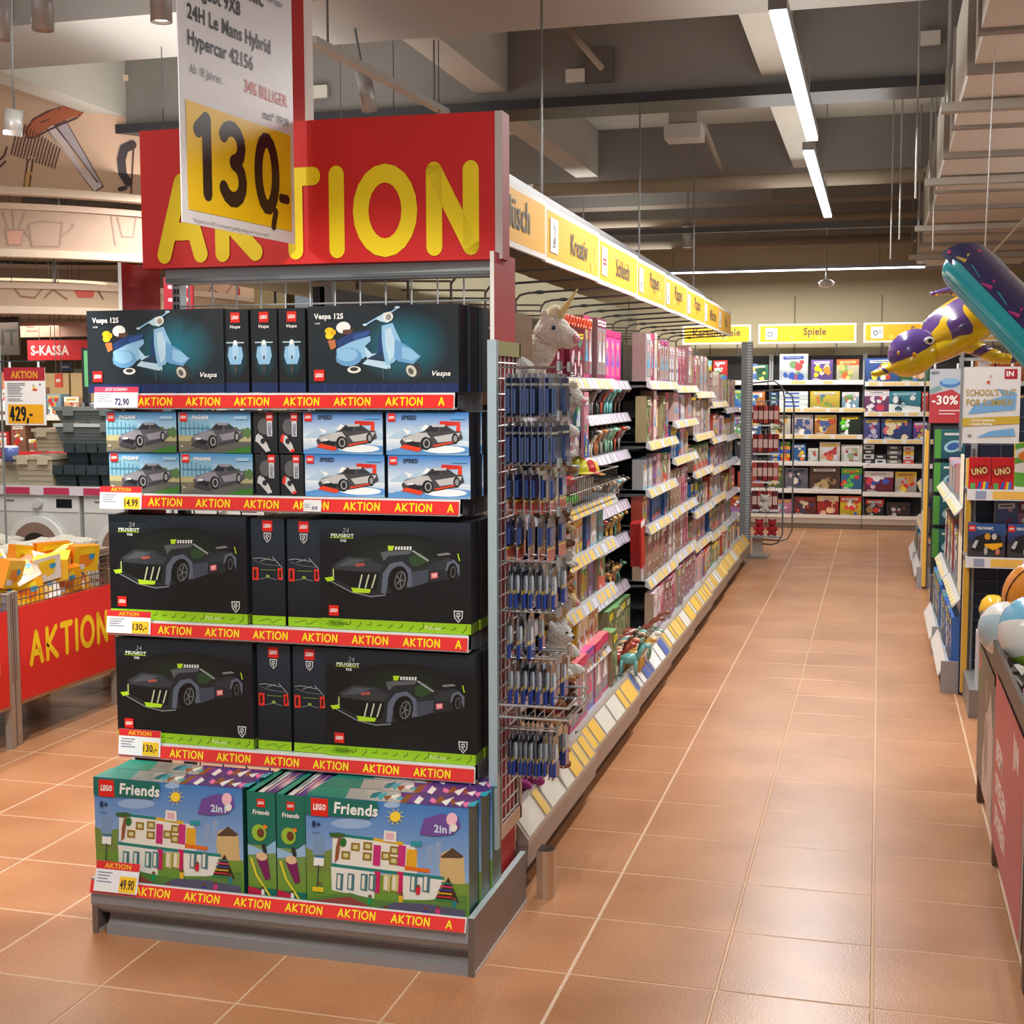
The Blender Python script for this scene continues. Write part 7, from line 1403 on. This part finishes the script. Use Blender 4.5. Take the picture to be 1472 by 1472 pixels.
flat_sign(560, 640, 418, 450, 7.0, (40, 86, 44), 'dark green box on the far side of the gondola')
# printed ring canopies
def canopy(cx, cy, R, z0, z1, col, label, art=None, lip=.05):
    t = thing('ring_canopy', label, 'canopy', (cx, cy, z0)); H = z1-z0; b = M(); n = 96
    for i in range(n):
        a0, a1 = 2*PI*i/n, 2*PI*(i+1)/n
        for rr_, c in ((R, col), (R-.03, tuple(int(x*.9) for x in col))):
            P = [(rr_*math.cos(a0), rr_*math.sin(a0), 0), (rr_*math.cos(a1), rr_*math.sin(a1), 0), (rr_*math.cos(a1), rr_*math.sin(a1), H), (rr_*math.cos(a0), rr_*math.sin(a0), H)]; b.face(P if rr_ == R else P[::-1], c)
    b.build('shade', MATTE, t, True)
    b = M(); b.lathe([(R-.06, -lip), (R+.03, -lip), (R+.03, 0), (R-.06, 0), (R-.06, -lip)], 0, 0, (222, 200, 176), 96); b.build('lower_rim', MATTE, t)
    b = M(); b.lathe([(R-.04, H-.01), (R+.02, H-.01), (R+.02, H+.03), (R-.04, H+.03), (R-.04, H-.01)], 0, 0, (214, 186, 164), 96); b.build('upper_rim', MATTE, t)
    b = M()
    for k in range(6): q = k*PI/3+.2; b.tube([((R-.02)*math.cos(q), (R-.02)*math.sin(q), H), ((R-.02)*math.cos(q), (R-.02)*math.sin(q), 3.86-z0)], .008, (80, 76, 74), 5)
    b.build('suspension', METAL, t)
    if art:
        def onc(x, z, l): th = -PI/2+x/R; rr_ = R+.004+l*.0015; return (rr_*math.cos(th), rr_*math.sin(th), z)
        link('printed_drawing', art.mesh('printed_drawing', MATTE, place=onc), t)
    return t
CX, CY, R1 = -6.9, 9.8, 2.4
def cpt(u, v, R=R1, z0=0):     # pixel -> arc length and height on the near side of the ring
    d = BR*((u-736)/F_PX)-BU*((v-736)/F_PX)+BF; o = Vector((-CX, -CY, CAM_H)); A = d.x**2+d.y**2; B = 2*(o.x*d.x+o.y*d.y); Cc = o.x**2+o.y**2-R*R; D = max(0, B*B-4*A*Cc); t_ = (-B-math.sqrt(D))/(2*A); q = o+d*t_
    return ((math.atan2(q.y, q.x)+PI/2)*R, q.z-z0)
LN = (88, 52, 50)
def dense(pts, n=4): return [(p[0]+(q[0]-p[0])*i/n, p[1]+(q[1]-p[1])*i/n) for p, q in zip(pts, pts[1:]) for i in range(n)]+[pts[-1]]
def line(a, pts, w=.012, c=LN): F, a.F = a.F, None; a.stroke([cpt(u, v, a.R, a.z0) for u, v in pts], w, c, n=6); a.F = F
def area_(a, pts, c): F, a.F = a.F, None; a.raw([cpt(u, v, a.R, a.z0) for u, v in pts], c); a.F = F
z0_ = cpt(0, 268)[1]; z1_ = cpt(0, 96)[1]
a = Art(); a.R, a.z0 = R1, z0_
saus = [(37, 188), (48, 172), (70, 160), (100, 152), (116, 152), (118, 162), (110, 170), (90, 178), (68, 188), (50, 198), (40, 198)]
line(a, dense([(44, 190), (56, 180), (78, 168), (100, 160), (110, 159)], 3), .085, (176, 96, 62)); a.up(); line(a, dense(saus+saus[:1], 2))
grill = [(28, 174), (16, 222), (77, 242), (86, 210)]
for k in range(15): f = k/14; line(a, [(28+58*f, 174+40*f), (16+62*f, 222+20*f)], .008)
line(a, [(44, 230), (36, 272)], .05, (206, 180, 150)); line(a, [(42, 250), (38, 270)], .04, (206, 160, 90)); line(a, [(47, 230), (42, 272)]); line(a, [(40, 230), (34, 270)])
a.up(); area_(a, [(60, 176), (70, 172), (148, 268), (136, 276), (84, 210)], (206, 192, 190)); area_(a, [(80, 180), (94, 174), (148, 268), (136, 256)], (176, 166, 172)); a.up()
for P in ([(60, 176), (70, 172), (148, 268), (136, 276), (60, 176)], [(80, 180), (94, 174), (148, 268)], [(80, 180), (140, 262)]): line(a, P, .01)
line(a, [(172, 272), (180, 270)], .03, (60, 54, 56)); line(a, [(190, 208), (178, 214), (174, 230), (176, 250), (184, 262)], .06, (60, 54, 56)); line(a, [(192, 205), (188, 280), (206, 282)])
ch = [(226, 176), (224, 166), (215, 162), (216, 152), (226, 152), (232, 148), (242, 152), (248, 160), (246, 168), (238, 170), (238, 176)]; line(a, ch)
line(a, [(0, 230), (6, 224), (10, 212)]); line(a, [(0, 240), (8, 232)])
canopy(CX, CY, R1, z0_, z1_, (206, 172, 146), 'upper printed ring canopy with sausage, tongs and kettle drawings at top left', a)
R2_ = 2.28; za, zb = cpt(0, 358, R2_)[1], cpt(0, 298, R2_)[1]; a = Art(); a.R, a.z0 = R2_, za; G2 = (168, 136, 122)
for P in ([(8, 330), (12, 352), (30, 352), (34, 330), (8, 330)], [(12, 328), (4, 306)], [(20, 328), (18, 304)], [(28, 328), (36, 306)], [(42, 322), (46, 354), (86, 354), (90, 320), (60, 318), (42, 322)], [(88, 340), (106, 326), (104, 322)], [(42, 326), (36, 334), (44, 344)], [(160, 310), (166, 352)], [(168, 308), (196, 312), (192, 340), (176, 340), (168, 308)]): line(a, P, .01, G2)
area_(a, [(8, 332), (12, 352), (30, 352), (34, 332)], (206, 150, 130))
canopy(CX, CY, R2_, za, zb, (186, 156, 134), 'middle printed ring canopy with faint plant pot drawings at the left', a)
R3_ = 2.0; za, zb = cpt(0, 440, R3_)[1], cpt(0, 412, R3_)[1]; a = Art(); a.R, a.z0 = R3_, za
for P in ([(20, 414), (30, 426), (50, 428), (60, 416)], [(64, 428), (76, 416), (96, 430)]): line(a, P, .012, (150, 100, 80))
area_(a, [(106, 418), (120, 414), (136, 418), (134, 428), (112, 428)], (190, 80, 66)); line(a, [(138, 414), (148, 430)], .01)
canopy(CX, CY, R3_, za, zb, (190, 162, 134), 'lowest printed ring canopy with a red drawing at the left', a)
b = M(); b.lathe([(0, .12), (1.2, .12), (1.2, .08), (0, .08)], 0, 0, (226, 206, 180), 48); t = thing('ceiling_disc', 'round beige ceiling disc inside the lowest ring canopy', 'canopy', (CX, CY, 2.32)); b.build('disc', MATTE, t)
area('canopy_glow', (CX, CY, 2.42), 2.2, 2.2, 60, (1, .93, .78), (PI, 0, 0)); area('canopy_down', (CX+.2, CY-1, 2.1), 1.2, 1.2, 50, (1, .93, .8))
